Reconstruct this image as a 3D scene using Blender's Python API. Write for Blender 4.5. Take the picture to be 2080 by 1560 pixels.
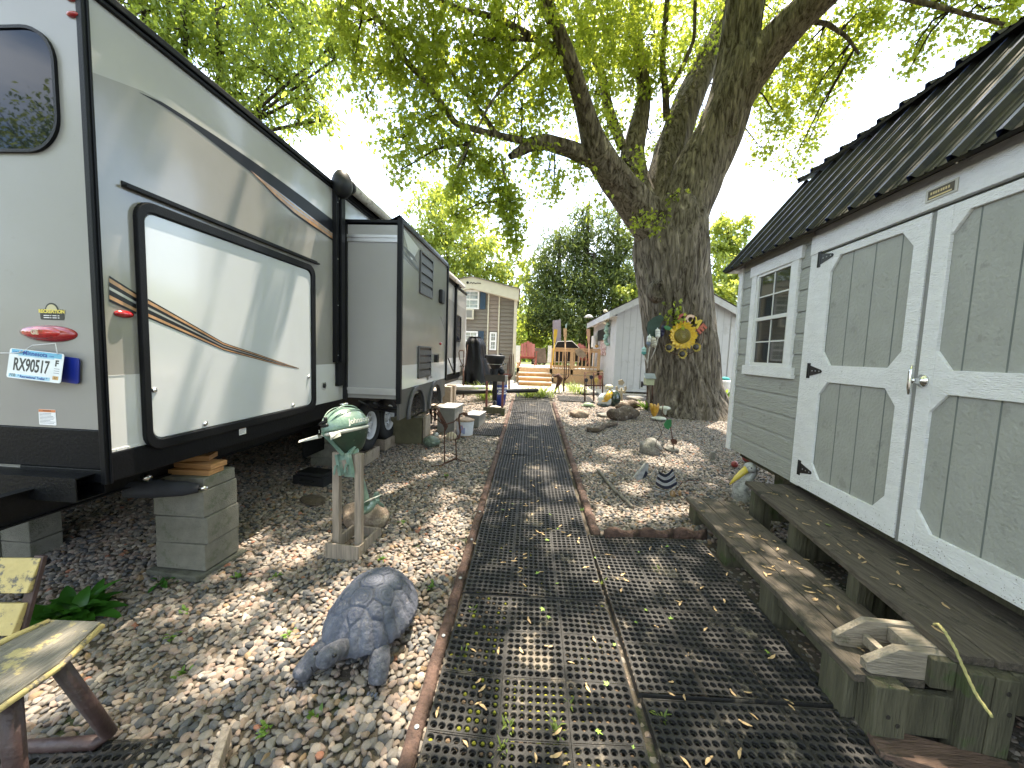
import bpy, math, random
import numpy as np
from mathutils import Matrix, Vector
for o in list(bpy.data.objects): bpy.data.objects.remove(o)
SC = bpy.context.scene; COL = SC.collection
rad = math.radians
# ---------------------------------------------------------------- camera
F = 781.; H = 1.65; PIT = rad(4.7); ROL = rad(2.0)
cam = bpy.data.cameras.new('camera'); camo = bpy.data.objects.new('camera', cam); COL.objects.link(camo)
cam.sensor_width = 36; cam.lens = F/2080*36; cam.clip_start = .05; cam.clip_end = 1500
CR = Matrix.Rotation(math.pi/2-PIT, 4, 'X') @ Matrix.Rotation(ROL, 4, 'Z')
camo.matrix_world = Matrix.Translation((0, 0, H)) @ CR
SC.camera = camo
SC.render.resolution_x = 1024; SC.render.resolution_y = 768
# ---------------------------------------------------------------- world and sun
SUN = Vector((.155, .36, 1)).normalized()
SEL = math.asin(SUN.z); SAZ = math.atan2(SUN.x, SUN.y)
w = bpy.data.worlds.new('World'); SC.world = w; w.use_nodes = True
nt = w.node_tree; N = nt.nodes; LK = nt.links
for n in list(N): N.remove(n)
wo = N.new('ShaderNodeOutputWorld'); bg = N.new('ShaderNodeBackground'); bg.inputs[1].default_value = .15
sky = N.new('ShaderNodeTexSky'); sky.sky_type = 'NISHITA'; sky.sun_disc = False
sky.sun_elevation = SEL; sky.sun_rotation = SAZ; sky.air_density = 1.2; sky.dust_density = 1.6; sky.ozone_density = 1.0
tc = N.new('ShaderNodeTexCoord'); mp = N.new('ShaderNodeMapping'); mp.inputs['Scale'].default_value = (1, 1, 2.6)
no = N.new('ShaderNodeTexNoise'); no.inputs['Scale'].default_value = 2.6; no.inputs['Detail'].default_value = 8; no.inputs['Roughness'].default_value = .58
cr = N.new('ShaderNodeValToRGB'); cr.color_ramp.elements[0].position = .40; cr.color_ramp.elements[1].position = .62
mx = N.new('ShaderNodeMix'); mx.data_type = 'RGBA'; mx.inputs['B'].default_value = (5.6, 6.0, 6.6, 1)
LK.new(tc.outputs['Generated'], mp.inputs[0]); LK.new(mp.outputs[0], no.inputs['Vector']); LK.new(no.outputs['Fac'], cr.inputs[0])
LK.new(cr.outputs[0], mx.inputs['Factor']); LK.new(sky.outputs[0], mx.inputs['A']); LK.new(mx.outputs['Result'], bg.inputs[0]); LK.new(bg.outputs[0], wo.inputs[0])
sl = bpy.data.lights.new('sun', 'SUN'); sl.energy = 3.7; sl.angle = rad(.53); sl.color = (1, .88, .72)
so = bpy.data.objects.new('sun', sl); COL.objects.link(so); so.rotation_euler = SUN.to_track_quat('Z', 'Y').to_euler(); so.location = (0, 0, 30)
SC.view_settings.view_transform = 'Standard'; SC.view_settings.look = 'None'; SC.view_settings.gamma = 1
SC.view_settings.exposure = 2.2
try:
    SC.cycles.transparent_max_bounces = 16; SC.cycles.max_bounces = 8; SC.cycles.diffuse_bounces = 4; SC.cycles.transmission_bounces = 5
except Exception: pass
# ---------------------------------------------------------------- photograph geometry (point on a plane seen at a pixel)
CRM = CR.to_3x3()
CP = Vector((0, 0, H))
def ray(px, py): return CRM @ Vector(((px-1040)/F, (780-py)/F, -1))
def zg(x, y):
    t = min(1, max(0, (-x-.6)/1.6)); t = t*t*(3-2*t)
    return .045*min(y, 14) - .03 - .10*t
def zgn(x, y):
    t = np.clip((-x-.6)/1.6, 0, 1); t = t*t*(3-2*t)
    return .045*np.minimum(y, 14) - .03 - .10*t
def G(px, py, dz=0):
    d = ray(px, py); t = 2.
    for i in range(60):
        p = CP+d*t; t = ((zg(p.x, p.y)+dz)-H)/d.z*.5+t*.5
    return CP+d*t
def Y(px, py, y):
    d = ray(px, py); return CP+d*(y/d.y)
def V(px, py, p0, az):
    a = rad(az); n = Vector((math.cos(a), -math.sin(a), 0)); d = ray(px, py)
    return CP+d*(n.dot(Vector((p0[0], p0[1], H))-CP)/n.dot(d))
def frame(x, y, z, az, tilt=0, roll=0):
    return Matrix.Translation((x, y, z)) @ Matrix.Rotation(-rad(az), 4, 'Z') @ Matrix.Rotation(rad(tilt), 4, 'X') @ Matrix.Rotation(rad(roll), 4, 'Y')
# ---------------------------------------------------------------- materials
def ramp(nt, fac, stops, interp='LINEAR'):
    r = nt.nodes.new('ShaderNodeValToRGB'); r.color_ramp.interpolation = interp
    e = r.color_ramp.elements
    while len(e) < len(stops): e.new(.5)
    for i, (p, c) in enumerate(stops):
        e[i].position = p; e[i].color = (*c, 1) if len(c) == 3 else c
    nt.links.new(fac, r.inputs[0]); return r.outputs[0]
MATS = {}
def mat(name, col, rough=.6, metal=0., var=.12, vs=6., bump=0., bs=60., stretch=(1, 1, 1), rot=0, dirt=None, dthr=.6, ds=4., coat=0., spec=.5, alt=None, emis=None):
    if name in MATS: return MATS[name]
    m = bpy.data.materials.new(name); m.use_nodes = True; nt = m.node_tree; b = nt.nodes['Principled BSDF']
    tc = nt.nodes.new('ShaderNodeTexCoord'); mp = nt.nodes.new('ShaderNodeMapping'); mp.inputs['Scale'].default_value = stretch; mp.inputs['Rotation'].default_value = (0, 0, rad(rot))
    nt.links.new(tc.outputs['Object'], mp.inputs[0])
    n1 = nt.nodes.new('ShaderNodeTexNoise'); n1.inputs['Scale'].default_value = vs; n1.inputs['Detail'].default_value = 6; n1.inputs['Roughness'].default_value = .6
    nt.links.new(mp.outputs[0], n1.inputs['Vector'])
    c2 = alt if alt else tuple(min(1, c*(1+var)) for c in col); c1 = tuple(c*(1-var) for c in col)
    out = ramp(nt, n1.outputs['Fac'], [(.32, c1), (.68, c2)])
    if dirt:
        n2 = nt.nodes.new('ShaderNodeTexNoise'); n2.inputs['Scale'].default_value = ds; n2.inputs['Detail'].default_value = 8; n2.inputs['Roughness'].default_value = .7
        nt.links.new(tc.outputs['Object'], n2.inputs['Vector'])
        f = ramp(nt, n2.outputs['Fac'], [(dthr-.03, (0, 0, 0)), (dthr+.03, (1, 1, 1))])
        x = nt.nodes.new('ShaderNodeMix'); x.data_type = 'RGBA'; nt.links.new(f, x.inputs['Factor']); nt.links.new(out, x.inputs['A']); x.inputs['B'].default_value = (*dirt, 1); out = x.outputs['Result']
    nt.links.new(out, b.inputs['Base Color'])
    b.inputs['Roughness'].default_value = rough; b.inputs['Metallic'].default_value = metal
    b.inputs['Specular IOR Level'].default_value = spec; b.inputs['Coat Weight'].default_value = coat; b.inputs['Coat Roughness'].default_value = .08
    if bump:
        n3 = nt.nodes.new('ShaderNodeTexNoise'); n3.inputs['Scale'].default_value = bs; n3.inputs['Detail'].default_value = 5
        nt.links.new(mp.outputs[0], n3.inputs['Vector'])
        bp = nt.nodes.new('ShaderNodeBump'); bp.inputs['Strength'].default_value = min(1, bump); bp.inputs['Distance'].default_value = .01*max(1, bump)
        nt.links.new(n3.outputs['Fac'], bp.inputs['Height']); nt.links.new(bp.outputs[0], b.inputs['Normal'])
    MATS[name] = m; return m
def leafmat(name, c0, c1, trans, tw=.5, rough=.5):
    if name in MATS: return MATS[name]
    m = bpy.data.materials.new(name); m.use_nodes = True; nt = m.node_tree
    for n in list(nt.nodes): nt.nodes.remove(n)
    out = nt.nodes.new('ShaderNodeOutputMaterial'); g = nt.nodes.new('ShaderNodeNewGeometry')
    c = ramp(nt, g.outputs['Random Per Island'], [(0, c0), (1, c1)])
    d = nt.nodes.new('ShaderNodeBsdfDiffuse'); nt.links.new(c, d.inputs[0])
    t = nt.nodes.new('ShaderNodeBsdfTranslucent')
    c2 = ramp(nt, g.outputs['Random Per Island'], [(0, tuple(v*.75 for v in trans)), (1, trans)]); nt.links.new(c2, t.inputs[0])
    m1 = nt.nodes.new('ShaderNodeMixShader'); m1.inputs[0].default_value = tw; nt.links.new(d.outputs[0], m1.inputs[1]); nt.links.new(t.outputs[0], m1.inputs[2])
    gl = nt.nodes.new('ShaderNodeBsdfGlossy'); gl.inputs['Roughness'].default_value = rough; gl.inputs[0].default_value = (.6, .62, .6, 1)
    m2 = nt.nodes.new('ShaderNodeMixShader'); m2.inputs[0].default_value = .045
    nt.links.new(m1.outputs[0], m2.inputs[1]); nt.links.new(gl.outputs[0], m2.inputs[2]); nt.links.new(m2.outputs[0], out.inputs[0])
    MATS[name] = m; return m
# ---------------------------------------------------------------- mesh builder
class MB:
    def __init__(s, T=None): s.v = []; s.f = []; s.m = []; s.s = []; s.T = T or Matrix()
    def add(s, vs, fs, mi=0, sm=False, T=None):
        X = s.T @ T if T is not None else s.T; k = len(s.v)
        s.v += [X @ Vector(v) for v in vs]
        for f in fs: s.f.append([i+k for i in f]); s.m.append(mi); s.s.append(sm)
        return s
    def box(s, x0, x1, y0, y1, z0, z1, mi=0, T=None):
        return s.add([(x, y, z) for z in (z0, z1) for y in (y0, y1) for x in (x0, x1)], [(0, 2, 3, 1), (4, 5, 7, 6), (0, 1, 5, 4), (2, 6, 7, 3), (0, 4, 6, 2), (1, 3, 7, 5)], mi, False, T)
    def bar(s, a, b, wd, th, mi=0, up=(0, 0, 1)):
        a = Vector(a); b = Vector(b); d = b-a; l = d.length; z = d.normalized(); u = Vector(up)
        if abs(z.dot(u)) > .98: u = Vector((0, 1, 0))
        x = u.cross(z).normalized(); y = z.cross(x)
        M = Matrix((x, y, z)).transposed().to_4x4(); M.translation = a
        return s.box(-wd/2, wd/2, -th/2, th/2, 0, l, mi, M)
    def tube(s, path, r, n=8, mi=0, cap=True, closed=False, T=None):
        P = [Vector(p) for p in path]; L = len(P); R = r if hasattr(r, '__len__') else [r]*L
        vs = []; fs = []; u = None
        for i in range(L):
            if closed: t = P[(i+1) % L]-P[i-1]
            else: t = P[min(i+1, L-1)]-P[max(i-1, 0)]
            if t.length < 1e-9: t = Vector((0, 0, 1))
            t.normalize()
            if u is None:
                u = Vector((0, 0, 1)) if abs(t.z) < .9 else Vector((1, 0, 0))
            u = (u-t*u.dot(t)).normalized(); w_ = t.cross(u)
            for k in range(n):
                a = 2*math.pi*k/n; vs.append(P[i]+(u*math.cos(a)+w_*math.sin(a))*R[i])
        for i in range(L if closed else L-1):
            j = (i+1) % L
            for k in range(n):
                k2 = (k+1) % n; fs.append((i*n+k, i*n+k2, j*n+k2, j*n+k))
        if cap and not closed: fs.append(tuple(range(n-1, -1, -1))); fs.append(tuple((L-1)*n+k for k in range(n)))
        return s.add(vs, fs, mi, True, T)
    def lathe(s, prof, n=24, mi=0, T=None, sx=1, sy=1, cap=True):
        vs = []; fs = []
        for r, z in prof:
            for k in range(n):
                a = 2*math.pi*k/n; vs.append((r*math.cos(a)*sx, r*math.sin(a)*sy, z))
        for i in range(len(prof)-1):
            for k in range(n):
                k2 = (k+1) % n; fs.append((i*n+k, i*n+k2, (i+1)*n+k2, (i+1)*n+k))
        if cap: fs.append(tuple(range(n-1, -1, -1))); fs.append(tuple((len(prof)-1)*n+k for k in range(n)))
        return s.add(vs, fs, mi, True, T)
    def ell(s, c, r, mi=0, T=None, nu=16, nv=10, fn=None):
        vs = [(0, 0, -1)]; fs = []
        for j in range(1, nv):
            a = math.pi*j/nv-math.pi/2
            for k in range(nu):
                b = 2*math.pi*k/nu; vs.append((math.cos(a)*math.cos(b), math.cos(a)*math.sin(b), math.sin(a)))
        vs.append((0, 0, 1)); e = len(vs)-1
        for k in range(nu):
            k2 = (k+1) % nu; fs.append((0, 1+k2, 1+k)); fs.append((e, 1+(nv-2)*nu+k, 1+(nv-2)*nu+k2))
            for j in range(nv-2): fs.append((1+j*nu+k, 1+j*nu+k2, 1+(j+1)*nu+k2, 1+(j+1)*nu+k))
        o = []
        for v in vs:
            q = fn(v) if fn else v
            o.append((c[0]+q[0]*r[0], c[1]+q[1]*r[1], c[2]+q[2]*r[2]))
        return s.add(o, fs, mi, True, T)
    def prism(s, poly, z0, z1, mi=0, T=None, sm=False):   # polygon in XY extruded along Z
        n = len(poly); vs = [(p[0], p[1], z0) for p in poly]+[(p[0], p[1], z1) for p in poly]
        fs = [tuple(range(n-1, -1, -1)), tuple(range(n, 2*n))]
        fs += [(i, (i+1) % n, n+(i+1) % n, n+i) for i in range(n)]
        return s.add(vs, fs, mi, sm, T)
    def ring(s, outer, inner, z0, z1, mi=0, T=None):       # frame between two loops with equal count
        n = len(outer); vs = [(*p, z0) for p in outer]+[(*p, z1) for p in outer]+[(*p, z0) for p in inner]+[(*p, z1) for p in inner]
        fs = []
        for i in range(n):
            j = (i+1) % n
            fs += [(i, j, n+j, n+i), (2*n+j, 2*n+i, 3*n+i, 3*n+j), (n+i, n+j, 3*n+j, 3*n+i), (j, i, 2*n+i, 2*n+j)]
        return s.add(vs, fs, mi, False, T)
    def text(s, txt, size, T, mi=0, th=.001, bold=0., shear=0.):
        cu = bpy.data.curves.new('t', 'FONT'); cu.body = txt; cu.size = size; cu.extrude = th; cu.offset = bold; cu.resolution_u = 3; cu.shear = shear
        cu.align_x = 'CENTER'; cu.align_y = 'CENTER'
        ob = bpy.data.objects.new('t', cu); COL.objects.link(ob); bpy.context.view_layer.update()
        me = bpy.data.meshes.new_from_object(ob.evaluated_get(bpy.context.evaluated_depsgraph_get()))
        s.add([v.co.copy() for v in me.vertices], [tuple(p.vertices) for p in me.polygons], mi, False, T)
        bpy.data.objects.remove(ob); bpy.data.curves.remove(cu); bpy.data.meshes.remove(me); return s
    def build(s, name, mats, parent=None, bev=0., seg=2, sub=0):
        me = bpy.data.meshes.new(name); o = Vector((0, 0, 0))
        if parent is not None: o = Vector(parent['o'])
        me.from_pydata([v-o for v in s.v], [], s.f)
        if not isinstance(mats, (list, tuple)): mats = [mats]
        for m in mats: me.materials.append(m)
        me.polygons.foreach_set('material_index', s.m); me.polygons.foreach_set('use_smooth', s.s); me.update()
        ob = bpy.data.objects.new(name, me); COL.objects.link(ob)
        if parent is not None: ob.parent = parent
        ob['o'] = tuple(o)
        if sub:
            q = ob.modifiers.new('sub', 'SUBSURF'); q.levels = sub; q.render_levels = sub
        if bev:
            q = ob.modifiers.new('bev', 'BEVEL'); q.width = bev; q.segments = seg; q.limit_method = 'ANGLE'; q.angle_limit = rad(35)
        return ob
    def solo(s, name, mats, label, cat, group=None, **k):   # a thing that is one mesh; origin moved to its base
        n = len(s.v); c = sum((v for v in s.v), Vector())/n; c.z = min(v.z for v in s.v)
        s.v = [v-c for v in s.v]; ob = s.build(name, mats, None, **k); ob.location = c; tag(ob, label, cat, group); return ob
def tag(o, label=None, cat=None, group=None, kind=None):
    if label: o['label'] = label
    if cat: o['category'] = cat
    if group: o['group'] = group
    if kind: o['kind'] = kind
    return o
def thing(name, label, cat, loc, group=None):
    o = bpy.data.objects.new(name, None); COL.objects.link(o); o.location = loc; o['o'] = tuple(loc); o.empty_display_size = .1
    return tag(o, label, cat, group)
def copy_tree(o, parent=None):
    c = o.copy(); COL.objects.link(c)
    if parent is not None: c.parent = parent
    for ch in [x for x in o.children]: copy_tree(ch, c)
    return c
def rrect(x0, x1, y0, y1, r, k=5):
    p = []
    for cx, cy, a0 in ((x1-r, y1-r, 0), (x0+r, y1-r, 90), (x0+r, y0+r, 180), (x1-r, y0+r, 270)):
        for i in range(k+1): a = rad(a0+90*i/k); p.append((cx+r*math.cos(a), cy+r*math.sin(a)))
    return p
def npmesh(name, vs, fs_flat, counts, mats, smooth=False, mi=None, parent=None):
    me = bpy.data.meshes.new(name); me.vertices.add(len(vs)); me.vertices.foreach_set('co', np.asarray(vs, np.float32).ravel())
    me.loops.add(len(fs_flat)); me.loops.foreach_set('vertex_index', np.asarray(fs_flat, np.int32))
    me.polygons.add(len(counts)); st = np.concatenate([[0], np.cumsum(counts)[:-1]]).astype(np.int32)
    me.polygons.foreach_set('loop_start', st); me.polygons.foreach_set('loop_total', np.asarray(counts, np.int32))
    if smooth: me.polygons.foreach_set('use_smooth', np.ones(len(counts), bool))
    if mi is not None: me.polygons.foreach_set('material_index', np.asarray(mi, np.int32))
    me.update(); me.validate()
    for m in (mats if isinstance(mats, (list, tuple)) else [mats]): me.materials.append(m)
    ob = bpy.data.objects.new(name, me); COL.objects.link(ob)
    if parent is not None: ob.parent = parent
    ob['o'] = tuple(parent['o']) if parent is not None else (0, 0, 0)
    return ob
rng = np.random.default_rng(7); random.seed(5)
# vertical-face frame: local x runs along dir, y up, z out of the face
def face_T(p, along, out): 
    a = Vector(along).normalized(); o = Vector(out).normalized(); M = Matrix((a, Vector((0, 0, 1)), o)).transposed().to_4x4(); M.translation = p; return M
# ---------------------------------------------------------------- palette
BLK = mat('black_trim', (.005, .0055, .007), .42, 0, .2, 5, bump=.15, bs=120, spec=.22)
BLKP = mat('black_plastic', (.010, .0105, .012), .5, 0, .15, spec=.35)
STEEL = mat('galvanised_steel', (.45, .46, .47), .35, .9, .1, 20)
CHROME = mat('chrome', (.7, .7, .7), .12, 1, .02)
WHITE = mat('white_paint', (.76, .77, .78), .55, 0, .05, 18, bump=.5, bs=70, stretch=(1, 4, 1))
CONC = mat('concrete_block_grey', (.185, .178, .15), .92, 0, .14, 14, bump=1, bs=130, dirt=(.13, .135, .10), dthr=.60, ds=5)
CONC2 = mat('concrete_tan', (.33, .27, .21), .92, 0, .16, 14, bump=1, bs=130)
WOODG = mat('weathered_wood', (.088, .072, .054), .85, 0, .42, 4, bump=1.0, bs=9, stretch=(18, 1.2, 18), rot=7, dirt=(.035, .032, .022), dthr=.58, ds=6)
WOODM = mat('mossy_post_wood', (.078, .072, .044), .85, 0, .35, 3, bump=.9, bs=12, stretch=(9, 9, 1), dirt=(.055, .07, .025), dthr=.58, ds=5)
WOODN = mat('new_cut_wood', (.42, .22, .09), .75, 0, .3, 5, bump=.5, bs=12, stretch=(3, 1, 14))
WOODD = mat('deck_lumber', (.50, .33, .19), .75, 0, .2, 5, bump=.4, bs=15, stretch=(3, 3, 8))
WOODA = mat('ash_grey_wood', (.30, .25, .20), .85, 0, .35, 3, bump=.9, bs=10, stretch=(22, 22, 1.2))
RUST = mat('rusty_steel', (.085, .04, .028), .85, .2, .4, 25, bump=.5, bs=80)
# ================================================================ ground
def axis(a, b, fine, lo, hi):
    c = list(np.arange(lo, hi+1e-6, fine)); s = fine; x = hi
    while x < b: s *= 1.35; x += s; c.append(min(x, b))
    s = fine; x = lo; l = []
    while x > a: s *= 1.35; x -= s; l.append(max(x, a))
    return np.array(l[::-1]+c)
gx = axis(-400, 400, .5, -12, 14); gy = axis(-400, 600, .5, -6, 24)
XX, YY = np.meshgrid(gx, gy); ZZ = zgn(XX, YY)-.022
nx, ny = len(gx), len(gy)
ii = np.arange(nx*ny).reshape(ny, nx)
q = np.stack([ii[:-1, :-1], ii[:-1, 1:], ii[1:, 1:], ii[1:, :-1]], -1).reshape(-1, 4)
GM = mat('dark_soil', (.075, .058, .042), .95, 0, .4, 3, bump=1, bs=60, alt=(.12, .10, .075), dirt=(.035, .045, .018), dthr=.6, ds=2.2)
g = npmesh('ground', np.stack([XX, YY, ZZ], -1).reshape(-1, 3), q.ravel(), np.full(len(q), 4), GM, True); tag(g, kind='structure')
def patch(name, x0, x1, y0, y1, m, dz, step=.5, keep=None):
    a = np.arange(x0, x1+.01, step); b = np.arange(y0, y1+.01, step); X, Y_ = np.meshgrid(a, b); Z = zgn(X, Y_)+dz
    I = np.arange(X.size).reshape(X.shape); q = np.stack([I[:-1, :-1], I[:-1, 1:], I[1:, 1:], I[1:, :-1]], -1).reshape(-1, 4)
    if keep is not None:
        cx = (X[:-1, :-1]+X[1:, 1:])/2; cy = (Y_[:-1, :-1]+Y_[1:, 1:])/2; q = q[keep(cx, cy).ravel()]
    return npmesh(name, np.stack([X, Y_, Z], -1).reshape(-1, 3), q.ravel(), np.full(len(q), 4), m, True)
LAWN = mat('lawn_green', (.06, .085, .02), .95, 0, .4, 5, bump=1, bs=90, alt=(.12, .13, .05))
tag(patch('lawn', -40, 45, 18.5, 70, LAWN, -.012, 2), kind='structure')
YARD = mat('pale_yard_gravel', (.46, .41, .34), .95, 0, .25, 30, bump=1, bs=120, alt=(.55, .5, .42))
tag(patch('pale_yard', -6, 12, 11.6, 18.5, YARD, -.008, .5), kind='structure')
# ---------------------------------------------------------------- pebbles (nobody could count them)
def pebble_mat():
    m = bpy.data.materials.new('river_pebble'); m.use_nodes = True; nt = m.node_tree; b = nt.nodes['Principled BSDF']
    oi = nt.nodes.new('ShaderNodeObjectInfo')
    c = ramp(nt, oi.outputs['Random'], [(0, (.17, .16, .15)), (.12, (.24, .215, .19)), (.24, (.29, .25, .21)), (.32, (.07, .075, .082)), (.385, (.26, .205, .175)), (.48, (.34, .30, .26)), (.58, (.20, .19, .18)), (.67, (.21, .165, .13)), (.74, (.30, .235, .20)), (.79, (.11, .115, .125)), (.87, (.25, .235, .21)), (.93, (.43, .39, .34)), (.965, (.27, .19, .11)), (.988, (.30, .14, .09))], 'CONSTANT')
    tc = nt.nodes.new('ShaderNodeTexCoord'); n = nt.nodes.new('ShaderNodeTexNoise'); n.inputs['Scale'].default_value = 55; n.inputs['Detail'].default_value = 6
    nt.links.new(tc.outputs['Object'], n.inputs['Vector'])
    f = ramp(nt, n.outputs['Fac'], [(.3, (.50, .475, .45)), (.7, (1.15, 1.09, 1.03))])
    x = nt.nodes.new('ShaderNodeMix'); x.data_type = 'RGBA'; x.blend_type = 'MULTIPLY'; x.inputs['Factor'].default_value = 1
    nt.links.new(c, x.inputs['A']); nt.links.new(f, x.inputs['B']); nt.links.new(x.outputs['Result'], b.inputs['Base Color'])
    b.inputs['Roughness'].default_value = .72
    bp = nt.nodes.new('ShaderNodeBump'); bp.inputs['Strength'].default_value = .4; bp.inputs['Distance'].default_value = .003
    nt.links.new(n.outputs['Fac'], bp.inputs['Height']); nt.links.new(bp.outputs[0], b.inputs['Normal'])
    return m
PEB = pebble_mat()
def gn_pebbles(ob, dist, dens, smin, smax, seed):
    t = bpy.data.node_groups.new('pebbles', 'GeometryNodeTree')
    t.interface.new_socket('Geometry', in_out='INPUT', socket_type='NodeSocketGeometry'); t.interface.new_socket('Geometry', in_out='OUTPUT', socket_type='NodeSocketGeometry')
    A = t.nodes; L = t.links
    gi = A.new('NodeGroupInput'); go = A.new('NodeGroupOutput')
    dp = A.new('GeometryNodeDistributePointsOnFaces'); dp.distribute_method = 'POISSON'
    dp.inputs['Distance Min'].default_value = dist; dp.inputs['Density Max'].default_value = dens; dp.inputs['Seed'].default_value = seed
    L.new(gi.outputs[0], dp.inputs['Mesh'])
    js = A.new('GeometryNodeJoinGeometry')
    for k, (sx, sy, sz) in enumerate(((1, .74, .5), (1, .62, .42), (1, .86, .6), (1, .7, .36), (1, .52, .45), (.9, .8, .5))):
        ic = A.new('GeometryNodeMeshIcoSphere'); ic.inputs['Radius'].default_value = 1; ic.inputs['Subdivisions'].default_value = 3
        nz = A.new('ShaderNodeTexNoise'); nz.inputs['Scale'].default_value = .75; nz.inputs['Detail'].default_value = 1
        po = A.new('GeometryNodeInputPosition'); ad = A.new('ShaderNodeVectorMath'); ad.operation = 'ADD'; ad.inputs[1].default_value = (k*7.3, k*3.1, k*5.7)
        L.new(po.outputs[0], ad.inputs[0]); L.new(ad.outputs[0], nz.inputs['Vector'])
        sb = A.new('ShaderNodeVectorMath'); sb.operation = 'SUBTRACT'; sb.inputs[1].default_value = (.5, .5, .5); L.new(nz.outputs['Color'], sb.inputs[0])
        sc = A.new('ShaderNodeVectorMath'); sc.operation = 'SCALE'; sc.inputs['Scale'].default_value = 1.15; L.new(sb.outputs[0], sc.inputs[0])
        sp = A.new('GeometryNodeSetPosition'); L.new(ic.outputs['Mesh'], sp.inputs['Geometry']); L.new(sc.outputs[0], sp.inputs['Offset'])
        tr = A.new('GeometryNodeTransform'); tr.inputs['Scale'].default_value = (sx, sy, sz); L.new(sp.outputs[0], tr.inputs['Geometry'])
        ss = A.new('GeometryNodeSetShadeSmooth'); L.new(tr.outputs[0], ss.inputs['Geometry'])
        sm = A.new('GeometryNodeSetMaterial'); sm.inputs['Material'].default_value = PEB; L.new(ss.outputs[0], sm.inputs['Geometry'])
        ti = A.new('GeometryNodeGeometryToInstance'); L.new(sm.outputs[0], ti.inputs[0]); L.new(ti.outputs[0], js.inputs[0])
    ip = A.new('GeometryNodeInstanceOnPoints'); L.new(dp.outputs['Points'], ip.inputs['Points']); L.new(js.outputs[0], ip.inputs['Instance']); ip.inputs['Pick Instance'].default_value = True
    ri = A.new('FunctionNodeRandomValue'); ri.data_type = 'INT'; [s for s in ri.inputs if s.name == 'Max' and s.type == 'INT'][0].default_value = 5
    L.new([s for s in ri.outputs if s.type == 'INT'][0], ip.inputs['Instance Index'])
    rr = A.new('FunctionNodeRandomValue'); rr.data_type = 'FLOAT_VECTOR'; rr.inputs['Min'].default_value = (-.45, -.45, 0); rr.inputs['Max'].default_value = (.45, .45, 6.283)
    L.new(rr.outputs['Value'], ip.inputs['Rotation'])
    rs = A.new('FunctionNodeRandomValue'); rs.data_type = 'FLOAT'
    fi = [s for s in rs.inputs if s.type == 'VALUE']; fi[0].default_value = smin; fi[1].default_value = smax
    L.new([s for s in rs.outputs if s.type == 'VALUE'][0], ip.inputs['Scale'])
    L.new(ip.outputs[0], go.inputs[0])
    md = ob.modifiers.new('pebbles', 'NODES'); md.node_group = t
def pathx(y): return .05+(y-1.5)*.047-.36+.36      # centre line of the long mat path
def lx(y): return -.345+(y-1.36)*.046               # left edge
def rx(y): return .625+(y-1.36)*.046
def keepL(cx, cy): return (cx < -.36+(cy-1.36)*.046)
gl = patch('gravel', -9, .4, .6, 11.6, GM, -.014, .1, lambda x, y: (x < -.35+(y-1.36)*.046) & (x > -2.6-y*1.1))
tag(gl, kind='stuff', label='river pebbles spread left of the mat path and under the trailer'); gn_pebbles(gl, .0205, 2200, .0145, .028, 1)
gr = patch('gravel', .6, 7.5, 3.15, 11.6, GM, -.014, .1, lambda x, y: (x > .68+(y-1.36)*.046) & (x < .6+y*.9))
tag(gr, kind='stuff', label='river pebbles filling the bed between the path and the shed'); gn_pebbles(gr, .0205, 2200, .0145, .027, 2)
gs = patch('gravel', .62, 3.2, .5, 3.15, GM, -.028, .1)
tag(gs, kind='stuff', label='pale pebbles lying under the wide mats and the wooden step'); gn_pebbles(gs, .024, 1300, .013, .024, 3)
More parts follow.
